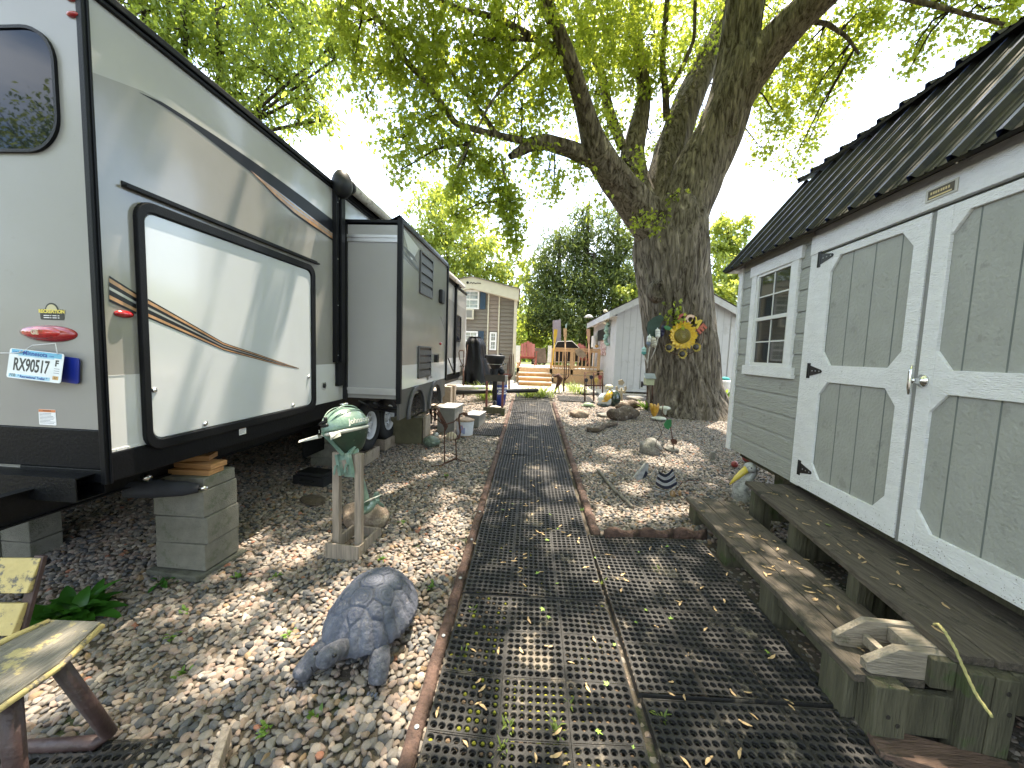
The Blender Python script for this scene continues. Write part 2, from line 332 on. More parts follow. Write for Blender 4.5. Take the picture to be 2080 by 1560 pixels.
# ---------------------------------------------------------------- rubber mats
RUB = mat('black_rubber', (.011, .011, .012), .55, 0, .35, 9, bump=.5, bs=200, alt=(.028, .026, .024), dirt=(.15, .125, .095), dthr=.585, ds=3.2, spec=.4)
def mat_mesh(nxt, nyt, tw=.305, tl=.292, nc=8, nr=7, th=.02):
    V_ = []; Fc = []; K = 14
    cw = (tw-.014)/nc; cl = (tl-.014)/nr; r = min(cw, cl)*.39
    ang = [2*math.pi*(k+.5)/K for k in range(K)]
    def sq(a, hx, hy):
        c, s = math.cos(a), math.sin(a); m = max(abs(c)/hx, abs(s)/hy); return c/m, s/m
    pr = [('sq', 0)]
    for ti in range(nxt):
        for tj in range(nyt):
            x0 = ti*tw; y0 = tj*tl
            # seam frame strips, slightly sunk
            dz = random.uniform(-.0012, .0012)
            for i in range(nc):
                for j in range(nr):
                    cx = x0+.007+cw*(i+.5); cy = y0+.007+cl*(j+.5); k0 = len(V_)
                    for a in ang: q_ = sq(a, cw/2, cl/2); V_.append((cx+q_[0], cy+q_[1], th+dz))
                    for rr_, zz in ((r*1.16, th+dz), (r, th-.0025), (r*.96, .009), (r*.72, .008), (r*.72, 0)):
                        for a in ang: V_.append((cx+rr_*math.cos(a), cy+rr_*math.sin(a), zz))
                    for l in range(5):
                        for k in range(K):
                            k2 = (k+1) % K; Fc.append((k0+l*K+k, k0+l*K+k2, k0+(l+1)*K+k2, k0+(l+1)*K+k))
                    # corners of the cell
                    for sx, sy in ((1, 1), (-1, 1), (-1, -1), (1, -1)):
                        b = len(V_); V_.append((cx+sx*cw/2, cy+sy*cl/2, th+dz))
                        best = sorted(range(K), key=lambda k: (V_[k0+k][0]-V_[b][0])**2+(V_[k0+k][1]-V_[b][1])**2)[:2]
                        Fc.append((b, k0+best[0], k0+best[1]))
            for (a0, a1, b0, b1) in ((x0+.0015, x0+.007, y0, y0+tl), (x0+tw-.007, x0+tw-.0015, y0, y0+tl), (x0+.007, x0+tw-.007, y0+.0015, y0+.007), (x0+.007, x0+tw-.007, y0+tl-.007, y0+tl-.0015)):
                b = len(V_); V_.extend([(a0, b0, th+.001), (a1, b0, th+.001), (a1, b1, th+.001), (a0, b1, th+.001)]); Fc.append((b, b+1, b+2, b+3))
    W, L = nxt*tw, nyt*tl
    V_ = [(x+.0025*math.sin(y*5+x*3), y+.003*math.sin(x*6+1+y*2), z+.0035*math.sin(x*7+y*3)+.003*math.sin(y*9-x*4)+.008*math.exp(-min(x, W-x, y, L-y)/.03)*max(0, math.sin(x*4+y*2.3))) for x, y, z in V_]
    b = len(V_); sk = .006
    V_.extend([(0, 0, th), (W, 0, th), (W, L, th), (0, L, th), (-sk, -sk, 0), (W+sk, -sk, 0), (W+sk, L+sk, 0), (-sk, L+sk, 0)])
    for i in range(4): j = (i+1) % 4; Fc.append((b+4+i, b+4+j, b+j, b+i))
    for ti in range(1, nxt): b = len(V_); x = ti*tw; V_.extend([(x-.002, 0, th-.006), (x+.002, 0, th-.006), (x+.002, L, th-.006), (x-.002, L, th-.006)]); Fc.append((b, b+1, b+2, b+3))
    for tj in range(1, nyt): b = len(V_); y = tj*tl; V_.extend([(0, y-.002, th-.006), (W, y-.002, th-.006), (W, y+.002, th-.006), (0, y+.002, th-.006)]); Fc.append((b, b+1, b+2, b+3))
    return V_, Fc
V_, Fc = mat_mesh(3, 5)
mm = bpy.data.meshes.new('rubber_mat'); mm.from_pydata(V_, [], Fc); mm.materials.append(RUB); mm.update()
V_, Fc = mat_mesh(3, 3); ms = bpy.data.meshes.new('rubber_mat'); ms.from_pydata(V_, [], Fc); ms.materials.append(RUB); ms.update()
def place_mat(x, y, az, label, me=mm, lift=0, grp='black rubber mats laid as a path', tilt=2.58, sx=1):
    o = bpy.data.objects.new('rubber_mat', me); COL.objects.link(o)
    M = Matrix.Translation((x, y, zg(max(x, -.5), y)-.008+lift)) @ Matrix.Rotation(-rad(az), 4, 'Z') @ Matrix.Rotation(rad(tilt), 4, 'X')
    o.matrix_world = M @ Matrix.Diagonal((sx, 1, 1, 1)); tag(o, label, 'rubber mat', grp); return o
ML = ['path mat nearest the viewer at the bottom edge, yellow moss in its holes', 'path mat right of the grey tortoise statue', 'path mat level with the wooden step and red scalloped edging', 'path mat beside the green outboard motor stand', 'path mat passing the driftwood stick', 'path mat beside the small black side mat', 'farthest path mat ending at the grass clumps']
for k in range(7):
    y = .91+1.466*k; place_mat(lx(y)+.028, y, 2.65, 'black perforated '+ML[k], lift=.002*(k % 2))
SM = 'black perforated mats spread before the wooden step'
place_mat(.652, 1.70, 1.6, 'black perforated mat in front of the step, behind the red edging corner', lift=.004, grp=SM, sx=1.03)
place_mat(.612, .225, 1.9, 'black perforated mat at the bottom edge beside the lower step post', lift=.001, grp=SM, sx=1.03)
place_mat(1.605, .28, 1.6, 'black perforated mat running under the fallen plank at bottom right', me=ms, lift=-.004, grp=SM, sx=.6)
p = G(1000, 868); place_mat(-1.0, 6.35, 3, 'small black mat lying left of the path beside the painted bucket', me=ms, grp=None, sx=.9)
place_mat(1.25, 10.0, 3, 'short black mat crossing right at the far end of the path', me=ms, grp=None)
p = G(250, 1530); place_mat(-2.02, .565, -4, 'black ringed mat under the yellow bench at bottom left', me=ms, lift=-.04, grp=None, tilt=1)
MOSS = mat('yellow_moss', (.15, .19, .015), .95, 0, .5, 25, bump=1, bs=200, alt=(.36, .34, .03))
LITT = mat('leaf_litter', (.10, .06, .035), .95, 0, .4, 25, bump=1, bs=200, alt=(.26, .18, .11))
mb = MB()
for i in range(8*3):
    for j in range(7*8):
        x = (i//8)*.305+.007+(.291/8)*(i % 8+.5); y = .91+(j//7)*.292+.007+(.278/7)*(j % 7+.5)
        X = lx(.91)+.028+x+(y-.91)*.046; d = math.exp(-((X-.18)**2/.07+(y-1.72)**2/.22))
        if random.random() < .22+.95*d and y < 3:
            mb.ell((X, y, zg(0, y)-.005), (.0125, .0125, random.uniform(.007, .014)), 0 if random.random() < .3+.65*d else 1, None, 7, 4)
tag(mb.build('moss', [MOSS, LITT]), 'yellow green moss and litter growing up through the mat holes', kind='stuff')
a = G(462, 1500); b_ = G(425, 1600); m = MB(); m.bar(a+Vector((0, 0, .03)), b_+Vector((0, 0, .0)), .035, .07); m.solo('board_end', WOODA, 'grey board end standing beside the ringed mat at the bottom edge', 'board', bev=.004)
# ---------------------------------------------------------------- edging pieces
EDG = mat('red_brown_edging', (.06, .036, .028), .9, 0, .3, 14, bump=2, bs=35, alt=(.115, .066, .05), dirt=(.045, .028, .02), dthr=.62, ds=6)
NAIL = mat('nail_head', (.42, .42, .42), .5, .6, .1)
def edging(pts, wd, ht, label, grp, nails=0, scal=0, seed=0):
    rs = random.Random(seed); P = [Vector(p) for p in pts]; mbx = MB(); vs = []; fs = []; n = 14; K = 12
    rings = []
    tot = P[-1]-P[0]; L = tot.length; n = max(6, int(L/.06)); d = tot.normalized(); side = Vector((d.y, -d.x, 0)).normalized()
    prof = [(-.5, -.5), (-.52, .2), (-.4, .42), (-.15, .5), (.15, .5), (.4, .42), (.52, .2), (.5, -.5)]
    for i in range(n+1):
        t = i/n; c = P[0].lerp(P[-1], t)
        hh = ht*(1+(.16*math.sin(t*L/.13*math.pi) if scal else 0)+rs.uniform(-.03, .03)); jj = rs.uniform(-.004, .004)
        sh = .95 if i in (0, n) else 1
        for (a, b) in prof: vs.append(c+side*(a*wd*sh+jj)+Vector((0, 0, (b+.5)*hh*sh-.04)))
    m = len(prof)
    for i in range(n):
        for k in range(m): fs.append((i*m+k, i*m+(k+1) % m, (i+1)*m+(k+1) % m, (i+1)*m+k))
    fs.append(tuple(range(m-1, -1, -1))); fs.append(tuple(n*m+k for k in range(m)))
    mbx.add(vs, fs, 0, True)
    ob = None
    root = thing('landscape_edging', label, 'edging', tuple(P[0]), grp)
    mbx.build('edging_strip', EDG, root)
    for k in range(nails):
        c = P[0].lerp(P[-1], (k+.5)/nails)+side*.006; mn = MB(); mn.lathe([(.011, 0), (.011, .004), (.007, .006)], 12, 0, Matrix.Translation(c+Vector((0, 0, ht-.041)))); mn.build('nail', NAIL, root)
    return root
EW = .062
segs = [.75, 2.25, 3.75, 5.3, 6.9, 8.5, 10.1]
LL = ['red brown edging log at bottom centre, left of the nearest mat', 'red brown edging log right of the tortoise, with nail heads', 'red brown edging log level with the outboard motor stand', 'edging log left of the path near the wire bird stand', 'edging log left of the path beside the small side mat', 'farthest edging log on the left of the path']
for i in range(6):
    a, b = segs[i], segs[i+1]-.01
    def pl(y): return Vector((lx(y)-.018, y, zg(0, y)-.01))
    edging([pl(a), pl(b)], EW, .065+.012, LL[i], 'red brown logs edging the left of the path', nails=(3 if i < 2 else 0), seed=i)
segs = [3.16, 4.3, 5.6, 6.9, 8.2, 9.6]
for i in range(5):
    a, b = segs[i], segs[i+1]-.012
    def pr_(y): return Vector((rx(y)+.055, y, zg(1, y)-.01))
    edging([pr_(a), pr_(b)], EW+.01, .085, ['nearest edging piece on the right of the path, at the corner', 'second edging piece on the right, left of the driftwood stick', 'middle edging piece on the right of the path', 'edging piece right of the path level with the broken log', 'farthest edging piece on the right of the path'][i], 'red brown pieces edging the right of the path', seed=20+i, scal=1, nails=1 if i == 0 else 0)
xs = [.83, 1.13, 1.43, 1.73]
for i in range(3):
    edging([Vector((xs[i], 3.155+.02*i, zg(1, 3.15)-.012)), Vector((xs[i+1]-.008, 3.175+.02*i, zg(1, 3.15)-.012))], .05, .125, ['scalloped red edging block at the path corner', 'middle scalloped red edging block before the gravel', 'scalloped red edging block ending at the wooden step'][i], 'scalloped red edging blocks', seed=40+i, scal=1)
# ================================================================ travel trailer
RO = (-2.155, 2.0); AZ = 3.8; TR = frame(RO[0], RO[1], 0, AZ)
RN = (TR.to_3x3() @ Vector((1, 0, 0))); RF = (TR.to_3x3() @ Vector((0, 1, 0)))
def rs_(px, py, off=0.): return V(px, py, RO, AZ)+RN*off
def rr_(px, py, off=0.): return V(px, py, RO, AZ+90)-RF*off
RVW = mat('trailer_cream', (.275, .268, .25), .30, 0, .03, 3, coat=.25, dirt=(.24, .232, .21), dthr=.62, ds=2, bump=.12, bs=350)
RVG = mat('trailer_taupe_gloss', (.28, .272, .255), .2, 0, .04, 3, coat=.45, bump=.06, bs=9)
RVWH = mat('trailer_white_gloss', (.60, .61, .62), .18, 0, .02, 3, coat=.5, bump=.03, bs=9)
SWB = mat('swoosh_black', (.008, .009, .013), .3, 0, .05, spec=.35); SWT = mat('swoosh_tan', (.42, .24, .13), .25, 0, .3, 9, coat=.4); SWS = mat('swoosh_silver', (.36, .36, .37), .2, .3, .05, coat=.4)
SWG = mat('swoosh_grey', (.06, .06, .065), .3, 0, .05)
GLASS = mat('tinted_glass', (.004, .007, .016), .02, 0, .02, spec=.22)
REDL = mat('red_lens', (.30, .008, .012), .12, 0, .15, 30, coat=.8)
root = thing('travel_trailer', 'long grey travel trailer with swoosh graphics and a slide-out, raised on concrete blocks', 'travel trailer', (TR @ Vector((-1.2, 5, 0)))[:])
LEN = 10.0; ZB = .885; ZT = 3.36
# side wall: white lower band, taupe middle below the curve, cream above
S2 = lambda P: [(TR.inverted() @ p) for p in P]
crv = [(205, 160), (240, 166), (290, 185), (330, 207), (380, 243), (430, 275), (500, 320), (560, 365), (620, 405), (676, 450)]
C = [(v.y, v.z) for v in S2([rs_(*p) for p in crv])]
C[0] = (0, C[0][1]); ye = C[-1][0]
def sideT(off): 
    M = TR @ Matrix(((0, 0, 1, off), (1, 0, 0, 0), (0, 1, 0, 0), (0, 0, 0, 1))); return M      # (a,b,c) -> local (c+off, a, b)
b = MB()
# main shell (rear, floor, roof, far side and inner backing)
b.box(-2.44, -.03, .02, LEN, ZB+.02, ZT-.02, 0, TR)
b.build('body', RVW, root)
b = MB()
b.box(-2.44, 0, 0, .02, 1.165, ZT, 0, TR); b.build('rear_wall', RVW, root)
b = MB()
b.box(-2.44, .004, -.004, .018, .95, 1.163, 0, TR); b.box(-.5, .004, .0, .018, .875, .949, 0, TR); b.box(-.03, .008, .019, LEN-.8, .875, 1.035, 0, TR)
b.build('lower_skirt', mat('skirt_black', (.004, .0045, .006), .45, 0, .2, 6, bump=.2, bs=60, spec=.18), root, bev=.006)
b = MB(sideT(0)); W0, W1 = -.03, 0
b.prism([(.02, 1.45), (LEN, 1.45), (LEN, 1.035), (.02, 1.035)][::-1], W0, W1, 0)
# taupe and cream
tau = [(.02, 1.45), (LEN, 1.45), (LEN, C[-1][1]-.1)]+[(max(.02, y), z) for y, z in reversed(C)]
b.prism(tau, W0, W1, 1)
cr_ = [(max(.02, y), z) for y, z in C]+[(LEN, C[-1][1]-.1), (LEN, ZT), (.02, ZT)]
b.prism(cr_, W0, W1, 2)
b.build('side_wall', [RVWH, RVG, mat('trailer_offwhite_gloss', (.40, .395, .37), .2, 0, .03, 3, coat=.6)], root)
m = MB(sideT(0)); m.box(.03, 2.28, 1.4485, 1.4525, .0, .0015); m.box(.03, .19, 1.036, 1.05, 0, .004); [m.ell((y, 1.046, .004), (.004, .004, .003), 0, None, 8, 5) for y in (.06, .12, .17)]; m.build('seam_strip', RVWH, root)
# trims
b = MB(); b.box(-.018, .014, -.007, .03, .87, ZT+.02, 0, TR); b.box(-.01, .024, .012, .020, .87, ZT, 0, TR); b.build('corner_trim', BLK, root, bev=.008)
b = MB(); b.box(-.05, .035, -.01, LEN, ZT-.005, ZT+.035, 0, TR); b.box(-.03, .02, -.01, LEN, ZT-.03, ZT-.006, 0, TR); b.box(-2.44, -.05, -.03, .03, ZT-.01, ZT+.035, 0, TR)
b.box(-2.4, -.06, 0, LEN, ZT, ZT+.07, 0, TR); b.build('roof_trim', BLK, root, bev=.006)
b = MB(); b.box(-.62, -.2, .25, .7, ZT+.071, ZT+.2, 0, TR); b.build('roof_vent', BLKP, root, bev=.03); b = MB(); b.box(-.95, -.35, 3.2, 4.0, ZT+.071, ZT+.22, 0, TR); b.build('roof_vent', BLKP, root, bev=.03)
# graphics: strips between two traced edges
def strip(m, top, bot, x0, x1, f0, f1, mi, off, n=26):
    def ev(P, x):
        for (a, b_) in zip(P, P[1:]):
            if a[0] <= x <= b_[0]: t = (x-a[0])/(b_[0]-a[0]); return a[1]+(b_[1]-a[1])*t
        return P[-1][1] if x > P[-1][0] else P[0][1]
    A = []; B = []
    for i in range(n+1):
        x = x0+(x1-x0)*i/n; t, bb = ev(top, x), ev(bot, x)
        A.append(rs_(x, t+(bb-t)*f0, off)); B.append(rs_(x, t+(bb-t)*f1, off))
    k = len(A); m.add(A+B, [(i, i+1, k+i+1, k+i) for i in range(k-1)], mi, True)
m = MB()
T1 = [(281, 187), (330, 208), (370, 233), (430, 271), (500, 318), (560, 360), (620, 404), (676, 447)]
B1 = [(281, 187), (330, 215), (380, 248), (450, 303), (540, 374), (600, 424), (676, 482)]
strip(m, T1, B1, 281, 676, 0, 1, 0, .002)
T2 = [(508, 346), (560, 385), (620, 431), (676, 474)]; B2 = [(508, 346), (560, 402), (600, 438), (676, 489)]
for f0, f1, mi in ((0, .12, 2), (.12, .3, 1), (.3, .42, 2), (.42, .8, 1), (.8, 1, 0)): strip(m, T2, B2, 508, 676, f0, f1, mi, .003)
T3 = [(221, 560), (290, 604), (360, 644), (450, 696), (520, 719), (560, 733), (603, 747.5)]
B3 = [(221, 612), (293, 646), (380, 682), (450, 712), (520, 730.5), (560, 741), (603, 749)]
LAY = ((0, .09, 0), (.09, .25, 1), (.25, .42, 0), (.42, .54, 2), (.54, .75, 0), (.75, .90, 1), (.90, 1, 0))
for f0, f1, mi in LAY: strip(m, T3, B3, 221, 276, f0, f1, mi, .003, 8)
m.build('swoosh_graphic', [SWB, SWT, SWS, SWG], root)
# cargo door
def loc(p): return TR.inverted() @ p
d0, d1, e0, e1 = .242, 1.855, 1.055, 2.378
fr = MB(sideT(0)); fr.ring(rrect(d0-.043, d1+.065, e0-.062, e1+.058, .10, 6), rrect(d0, d1, e0, e1, .06, 6), .001, .03)
df = fr.build('door_frame', BLK, root, bev=.006)
dr = MB(sideT(0)); dr.prism(rrect(d0+.006, d1-.006, e0+.006, e1-.006, .06, 6), .002, .018); cd = dr.build('cargo_door', mat('door_white_gloss', (.54, .57, .60), .16, 0, .02, 3, coat=.7, bump=.03, bs=6), root, bev=.003)
m = MB()
for f0, f1, mi in LAY: strip(m, T3, B3, 294, 603, f0, f1, mi, .0195)
m.build('swoosh_graphic', [SWB, SWT, SWS], cd)
for yy, zz in ((.262, 1.354), (1.80, 1.34), (.603, 1.09), (1.55, 1.09)):
    m = MB(sideT(.018)); m.lathe([(.016, 0), (.016, .006), (.009, .012), (.008, .016)], 14, 0, Matrix.Translation((yy, zz, 0))); m.box(yy-.003, yy+.02, zz-.012, zz+.012, 0, .003); m.build('door_lock', CHROME, cd)
m = MB(sideT(0)); m.box(.15, 1.99, 2.468, 2.480, 0, .034); m.box(.15, 1.99, 2.480, 2.50, 0, .006); m.build('drip_rail', BLK, root)
m = MB(sideT(0)); m.ell((.13, 1.785, .004), (.052, .021, .018), 0, None, 18, 8); m.build('marker_light', REDL, root)
# rear lights and window
def rearT(off): return TR @ Matrix(((1, 0, 0, 0), (0, 0, -1, -off), (0, 1, 0, 0), (0, 0, 0, 1)))   # (x, z, out)
for px, py in ((150, 31), (148, -2)):
    p = loc(rr_(px, py)); m = MB(rearT(0)); m.ell((p.x, p.z, .003), (.033, .014, .016), 0, None, 18, 8); m.build('marker_light', REDL, root)
tl = MB(rearT(0)); tl.ell((-.265, 1.663, .0), (.155, .045, .028), 0, None, 28, 8); t0 = tl.build('tail_light', REDL, root)
m = MB(rearT(0)); m.ell((-.295, 1.668, .012), (.125, .036, .028), 0, None, 28, 8); m.build('lens', mat('red_lens_bright', (.42, .012, .014), .1, 0, .4, 60, coat=1), t0)
m = MB(rearT(.038)); m.text('GE', .034, Matrix.Translation((-.30, 1.668, .002)), 0, .0008, .001); m.build('lens_mark', mat('pale_gold', (.6, .5, .35), .4), t0)
wf = MB(rearT(0)); wf.ring(rrect(-1.75, -.135, 2.565, 3.16, .17, 8), rrect(-1.735, -.15, 2.58, 3.145, .155, 8), .001, .016); wo_ = wf.build('rear_window', BLK, root)
m = MB(rearT(0)); m.prism(rrect(-1.735, -.15, 2.58, 3.145, .155, 8), .002, .008); m.build('glass', GLASS, wo_)
# stickers and plate
st = MB(rearT(.001)); st.prism(rrect(-.315, -.18, 1.735, 1.79, .008, 3), 0, .0008, 0)
st.prism([(-.248+.038*math.cos(rad(a)), 1.783+.04*math.sin(rad(a))) for a in range(0, 181, 15)], 0, .0010, 0)
st.prism([(-.248+.031*math.cos(rad(a)), 1.783+.032*math.sin(rad(a))) for a in range(0, 181, 15)], .001, .0013, 2)
st.text('RECREATION', .0245, Matrix.Translation((-.248, 1.778, .0018)), 1, .0002, .0012)
[st.box(a, b_, z-.002, z+.002, .0011, .0014, 3) for z in (1.757, 1.746) for a, b_ in ((-.295, -.262), (-.258, -.252), (-.245, -.222), (-.216, -.206))]
st.build('dealer_sticker', [mat('sticker_black', (.015, .015, .018), .3), mat('sticker_yellow', (.75, .62, .12), .4), mat('sticker_cream', (.55, .5, .3), .4), mat('sticker_white', (.8, .8, .8), .4)], root)
sw = MB(rearT(.001)); sw.prism(rrect(-.362, -.262, 1.178, 1.262, .004, 2), 0, .0006, 0); sw.box(-.361, -.263, 1.247, 1.261, .0006, .0009, 1)
sw.text('WARNING', .010, Matrix.Translation((-.312, 1.254, .001)), 2, .0001)
for i in range(8): sw.box(-.357, -.267-random.uniform(0, .03), 1.239-i*.0075, 1.2415-i*.0075, .0006, .0009, 3)
WS = [mat('sticker_white', (.8, .8, .8)), mat('sticker_orange', (.65, .22, .08), .5), mat('sticker_black', (.015,)*3), mat('print_grey', (.25, .25, .28), .5)]
sw.build('warning_sticker', WS, root)
sw = MB(sideT(.009)); sw.box(.915, .985, .94, 1.0, 0, .0006, 0); sw.box(.917, .983, .988, .998, .0006, .0009, 1); [sw.box(.922, .978, .979-i*.006, .981-i*.006, .0006, .0009, 3) for i in range(6)]; sw.build('warning_sticker', WS, root)
bl = MB(rearT(0)); bl.prism(rrect(-.36, -.094, 1.415, 1.55, .014, 4), .012, .018, 0, Matrix.Translation((-.2, 1.48, 0)) @ Matrix.Rotation(rad(-5), 4, 'Z') @ Matrix.Translation((.2, -1.48, 0)))
bl.build('plate_bracket', mat('bracket_blue', (.006, .02, .22), .35), root)
PT = rearT(.05) @ Matrix.Translation((-.292, 1.497, 0)) @ Matrix.Rotation(rad(-4), 4, 'Z') @ Matrix.Rotation(rad(-6), 4, 'X')
pl = MB(PT)
pl.prism(rrect(-.152, .152, -.076, .076, .012, 4), 0, .0015, 0); pl.box(-.140, .140, .048, .073, .0015, .0019, 1); pl.box(-.140, .09, -.071, -.053, .0015, .0019, 4); pl.box(-.1, .1, .041, .048, .0015, .0018, 4)
pl.text('Minnesota', .033, Matrix.Translation((-.008, .0585, .0022)), 2, .0002, .0006); pl.text('EXPLORE', .012, Matrix.Translation((-.106, .058, .0022)), 2, .0001); pl.text('.com', .014, Matrix.Translation((.084, .057, .0022)), 2, .0001)
pl.text('RX90517', .075, Matrix.Translation((-.022, -.006, .002)) @ Matrix.Diagonal((.70, 1.22, 1, 1)), 3, .0006, .0012)
pl.text('FEB', .022, Matrix.Translation((-.118, -.061, .0022)), 3, .0002); pl.text('* Recreational Trailer *', .0175, Matrix.Translation((-.006, -.063, .0022)), 2, .0002, .0005)
pl.text('F', .042, Matrix.Translation((.118, .022, .002)), 3, .0003, .0015); pl.box(.104, .136, -.061, -.042, .0015, .002, 5); pl.text('27', .016, Matrix.Translation((.120, -.0515, .0024)), 3, .0001)
for i in range(3): pl.box(.106, .136, -.006-i*.011, -.003-i*.011, .0015, .0018, 6)
pl.build('license_plate', [mat('plate_white', (.72, .75, .77), .3, coat=.3), mat('plate_sky', (.14, .42, .62), .35), mat('plate_ink_blue', (.01, .05, .28), .4), mat('sticker_black', (.015,)*3), mat('plate_pale_blue', (.35, .58, .72), .35), mat('plate_tan', (.55, .33, .12), .4), mat('print_grey', (.25, .25, .28))], root)
zt = MB(rearT(0)); zt.tube([(-.9, 1.545, .03), (-.6, 1.552, .04), (-.44, 1.556, .045), (-.38, 1.56, .048), (-.37, 1.57, .052)], .0025, 6); zt.tube([(-.37, 1.56, .05), (-.33, 1.60, .03), (-.2, 1.615, .03), (-.165, 1.56, .05)], .002, 6); zt.build('zip_tie', mat('nylon_white', (.7, .7, .7), .4), root)
# bumper tube and frame rails
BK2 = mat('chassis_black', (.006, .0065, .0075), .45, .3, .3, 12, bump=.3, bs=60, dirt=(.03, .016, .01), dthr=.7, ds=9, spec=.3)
m = MB(TR); m.ring([(-2.3, .80), (-.115, .80), (-.115, .925), (-2.3, .925)], [(-2.3, .808), (-.115, .808), (-.115, .917), (-2.3, .917)], 0, .12)
vs = []
m = MB(TR)
for (a, b_, c, d) in ((-.085, .04, .802, .808), (-.085, .04, .922, .928)): m.box(-2.3, -.055, a, b_, c, d)
m.box(-2.3, -.055, -.091, -.085, .802, .928); m.box(-2.3, -.055, .04, .046, .802, .928)
m.build('bumper', BK2, root)
m = MB(TR)
for x in (-.32, -2.0): m.box(x-.03, x+.03, -.24, LEN+.6, .70, .706); m.box(x-.004, x+.004, -.24, LEN+.6, .706, .86); m.box(x-.03, x+.03, -.24, LEN+.6, .855, .862)
for y in (1.2, 2.6, 5.4, 7.2): m.box(-2.0, -.3, y, y+.05, .80, .86)
m.box(-2.3, -.15, .0, LEN, .86, .88); m.build('chassis_frame', BK2, root)
m = MB(TR); m.box(-2.43, -2.40, .3, LEN, .05, .88); m.build('far_light_blocker', BK2, root)  # unseen panel added to keep light out from under the trailer
m = MB(TR); m.bar((-.40, -.2, .78), (-.36, 1.1, .60), .13, .018); m.build('stabiliser_jack', BK2, root)
# wheels
TYRE = mat('tyre_rubber', (.014, .014, .015), .8, 0, .3, 12, bump=.5, bs=60); RIM = mat('rim_white', (.62, .63, .64), .35, 0, .05, coat=.3)
def wheel(x, y, z):
    M = TR @ Matrix.Translation((x, y, z)) @ Matrix.Rotation(rad(90), 4, 'Y')
    t = MB(M); t.lathe([(.19, -.1), (.30, -.105), (.335, -.085), (.342, -.05), (.342, .05), (.335, .085), (.30, .105), (.20, .10), (.192, .08), (.19, -.1)], 40, 0, cap=False)
    for k in range(3): t.tube([(.3435*math.cos(2*math.pi*i/40), .3435*math.sin(2*math.pi*i/40), -.04+.04*k) for i in range(40)], .004, 5, 1, closed=True)
    w_ = t.build('wheel', [TYRE, BLKP], root)
    r = MB(M); r.lathe([(.192, .09), (.19, .1), (.182, .098), (.165, .06), (.16, .02)], 36, 0, cap=False); r.lathe([(.165, -.02), (.165, .0)], 30, 1)
    for i in range(8):
        a = 2*math.pi*i/8; q = []
        for (rr2, ww) in ((.055, .042), (.165, .022)):
            for s in (-1, 1): q.append((rr2*math.cos(a)-s*ww*math.sin(a), rr2*math.sin(a)+s*ww*math.cos(a)))
        r.prism([q[0], q[2], q[3], q[1]], .03, .045, 0)
    r.lathe([(.075, .03), (.075, .05), (.04, .055), (.038, .09), (.028, .095)], 20, 0)
    for i in range(5): a = 2*math.pi*i/5; r.lathe([(.009, .05), (.009, .066)], 6, 2, Matrix.Translation((.058*math.cos(a), .058*math.sin(a), 0)))
    r.build('rim', [RIM, BLKP, CHROME], w_)
pw = loc(G(752, 905, .22)); 
for y in (3.14, 3.80): wheel(-.04, y, .60)
for y in (3.14, 3.80): wheel(-2.25, y, .60)
m = MB(TR); m.tube([(-2.25, 3.14, .60), (-.1, 3.14, .60)], .035, 10); m.tube([(-2.25, 3.80, .60), (-.1, 3.80, .60)], .035, 10); m.box(-.42, -.36, 2.6, 4.5, .66, .78); m.box(-.5, -.47, 2.5, 5.0, .30, .86); m.build('axle_and_dark_panel', BK2, root)  # axles, plus a black panel added behind the wheels to darken the space
# slide-out
s0, s1, zo, zi, X = 2.53, 4.78, 1.03, 3.06, .665
sb = MB(TR)
sb.box(0, X-.012, s0+.012, s1, zo+.02, zi-.02, 0)
so_ = sb.build('slide_out', RVG, root)
m = MB(TR); m.box(.0, X-.013, s0, s0+.011, zo+.1, zi-.02, 0); m.build('slide_end_wall', mat('slide_end_grey', (.33, .325, .32), .35, 0, .03, 2, coat=.15), so_)
m = MB(sideT(X-.012)); m.prism([(s0, 1.45), (s1, 1.45), (s1, 1.16), (s0, 1.16)][::-1], 0, .012, 0); m.prism([(s0, 1.45), (s1, 1.45), (s1, zi), (s0, zi)], 0, .012, 1)
def sp_(px, py): q_ = TR.inverted() @ V(px, py, (-1.327, 4.512), AZ); return (q_.y, q_.z)
m.prism([sp_(*p) for p in ((817, 462), (850, 505), (842, 520), (835, 530), (826, 500))][::-1], .012, .0135, 0)
m.prism([sp_(*p) for p in ((817, 497), (840, 520), (846, 532), (828, 517))], .0135, .015, 2); m.prism([sp_(*p) for p in ((817, 507), (850, 545), (850, 552), (817, 513))], .0135, .015, 2); m.prism([sp_(*p) for p in ((817, 518), (848, 552), (817, 521))], .0135, .015, 2)
m.prism([sp_(*p) for p in ((894, 643), (903, 662), (903, 668))], .0135, .015, 2)
[m.box(sp_(866, 771)[0]+d_, sp_(866, 771)[0]+d_+.035, 1.20, 1.27, .0135, .0145, 2) for d_ in (0, .05)]; m.box(sp_(873, 770)[0], sp_(873, 770)[0]+.10, 1.222, 1.245, .0135, .0145, 2)
m.build('slide_front_wall', [RVWH, RVG, SWG], so_)
m = MB(TR)
m.box(X-.03, X+.028, s0-.02, s0+.03, zo-.03, zi+.06); m.box(X-.03, X+.028, s1-.03, s1+.02, zo+.1, zi+.05); m.box(.0, X+.028, s0-.015, s1, zi-.0, zi+.035)
m.add([(X+.0, s0-.02, zi+.09), (X+.03, s0-.02, zi+.0), (X+.03, s1+.02, zi-.0), (X+.0, s1+.02, zi+.09), (X-.12, s0-.02, zi+.03), (X-.12, s1+.02, zi+.03)], [(0, 1, 2, 3), (4, 0, 3, 5)])
m.build('slide_trim', BLK, so_, bev=.005)
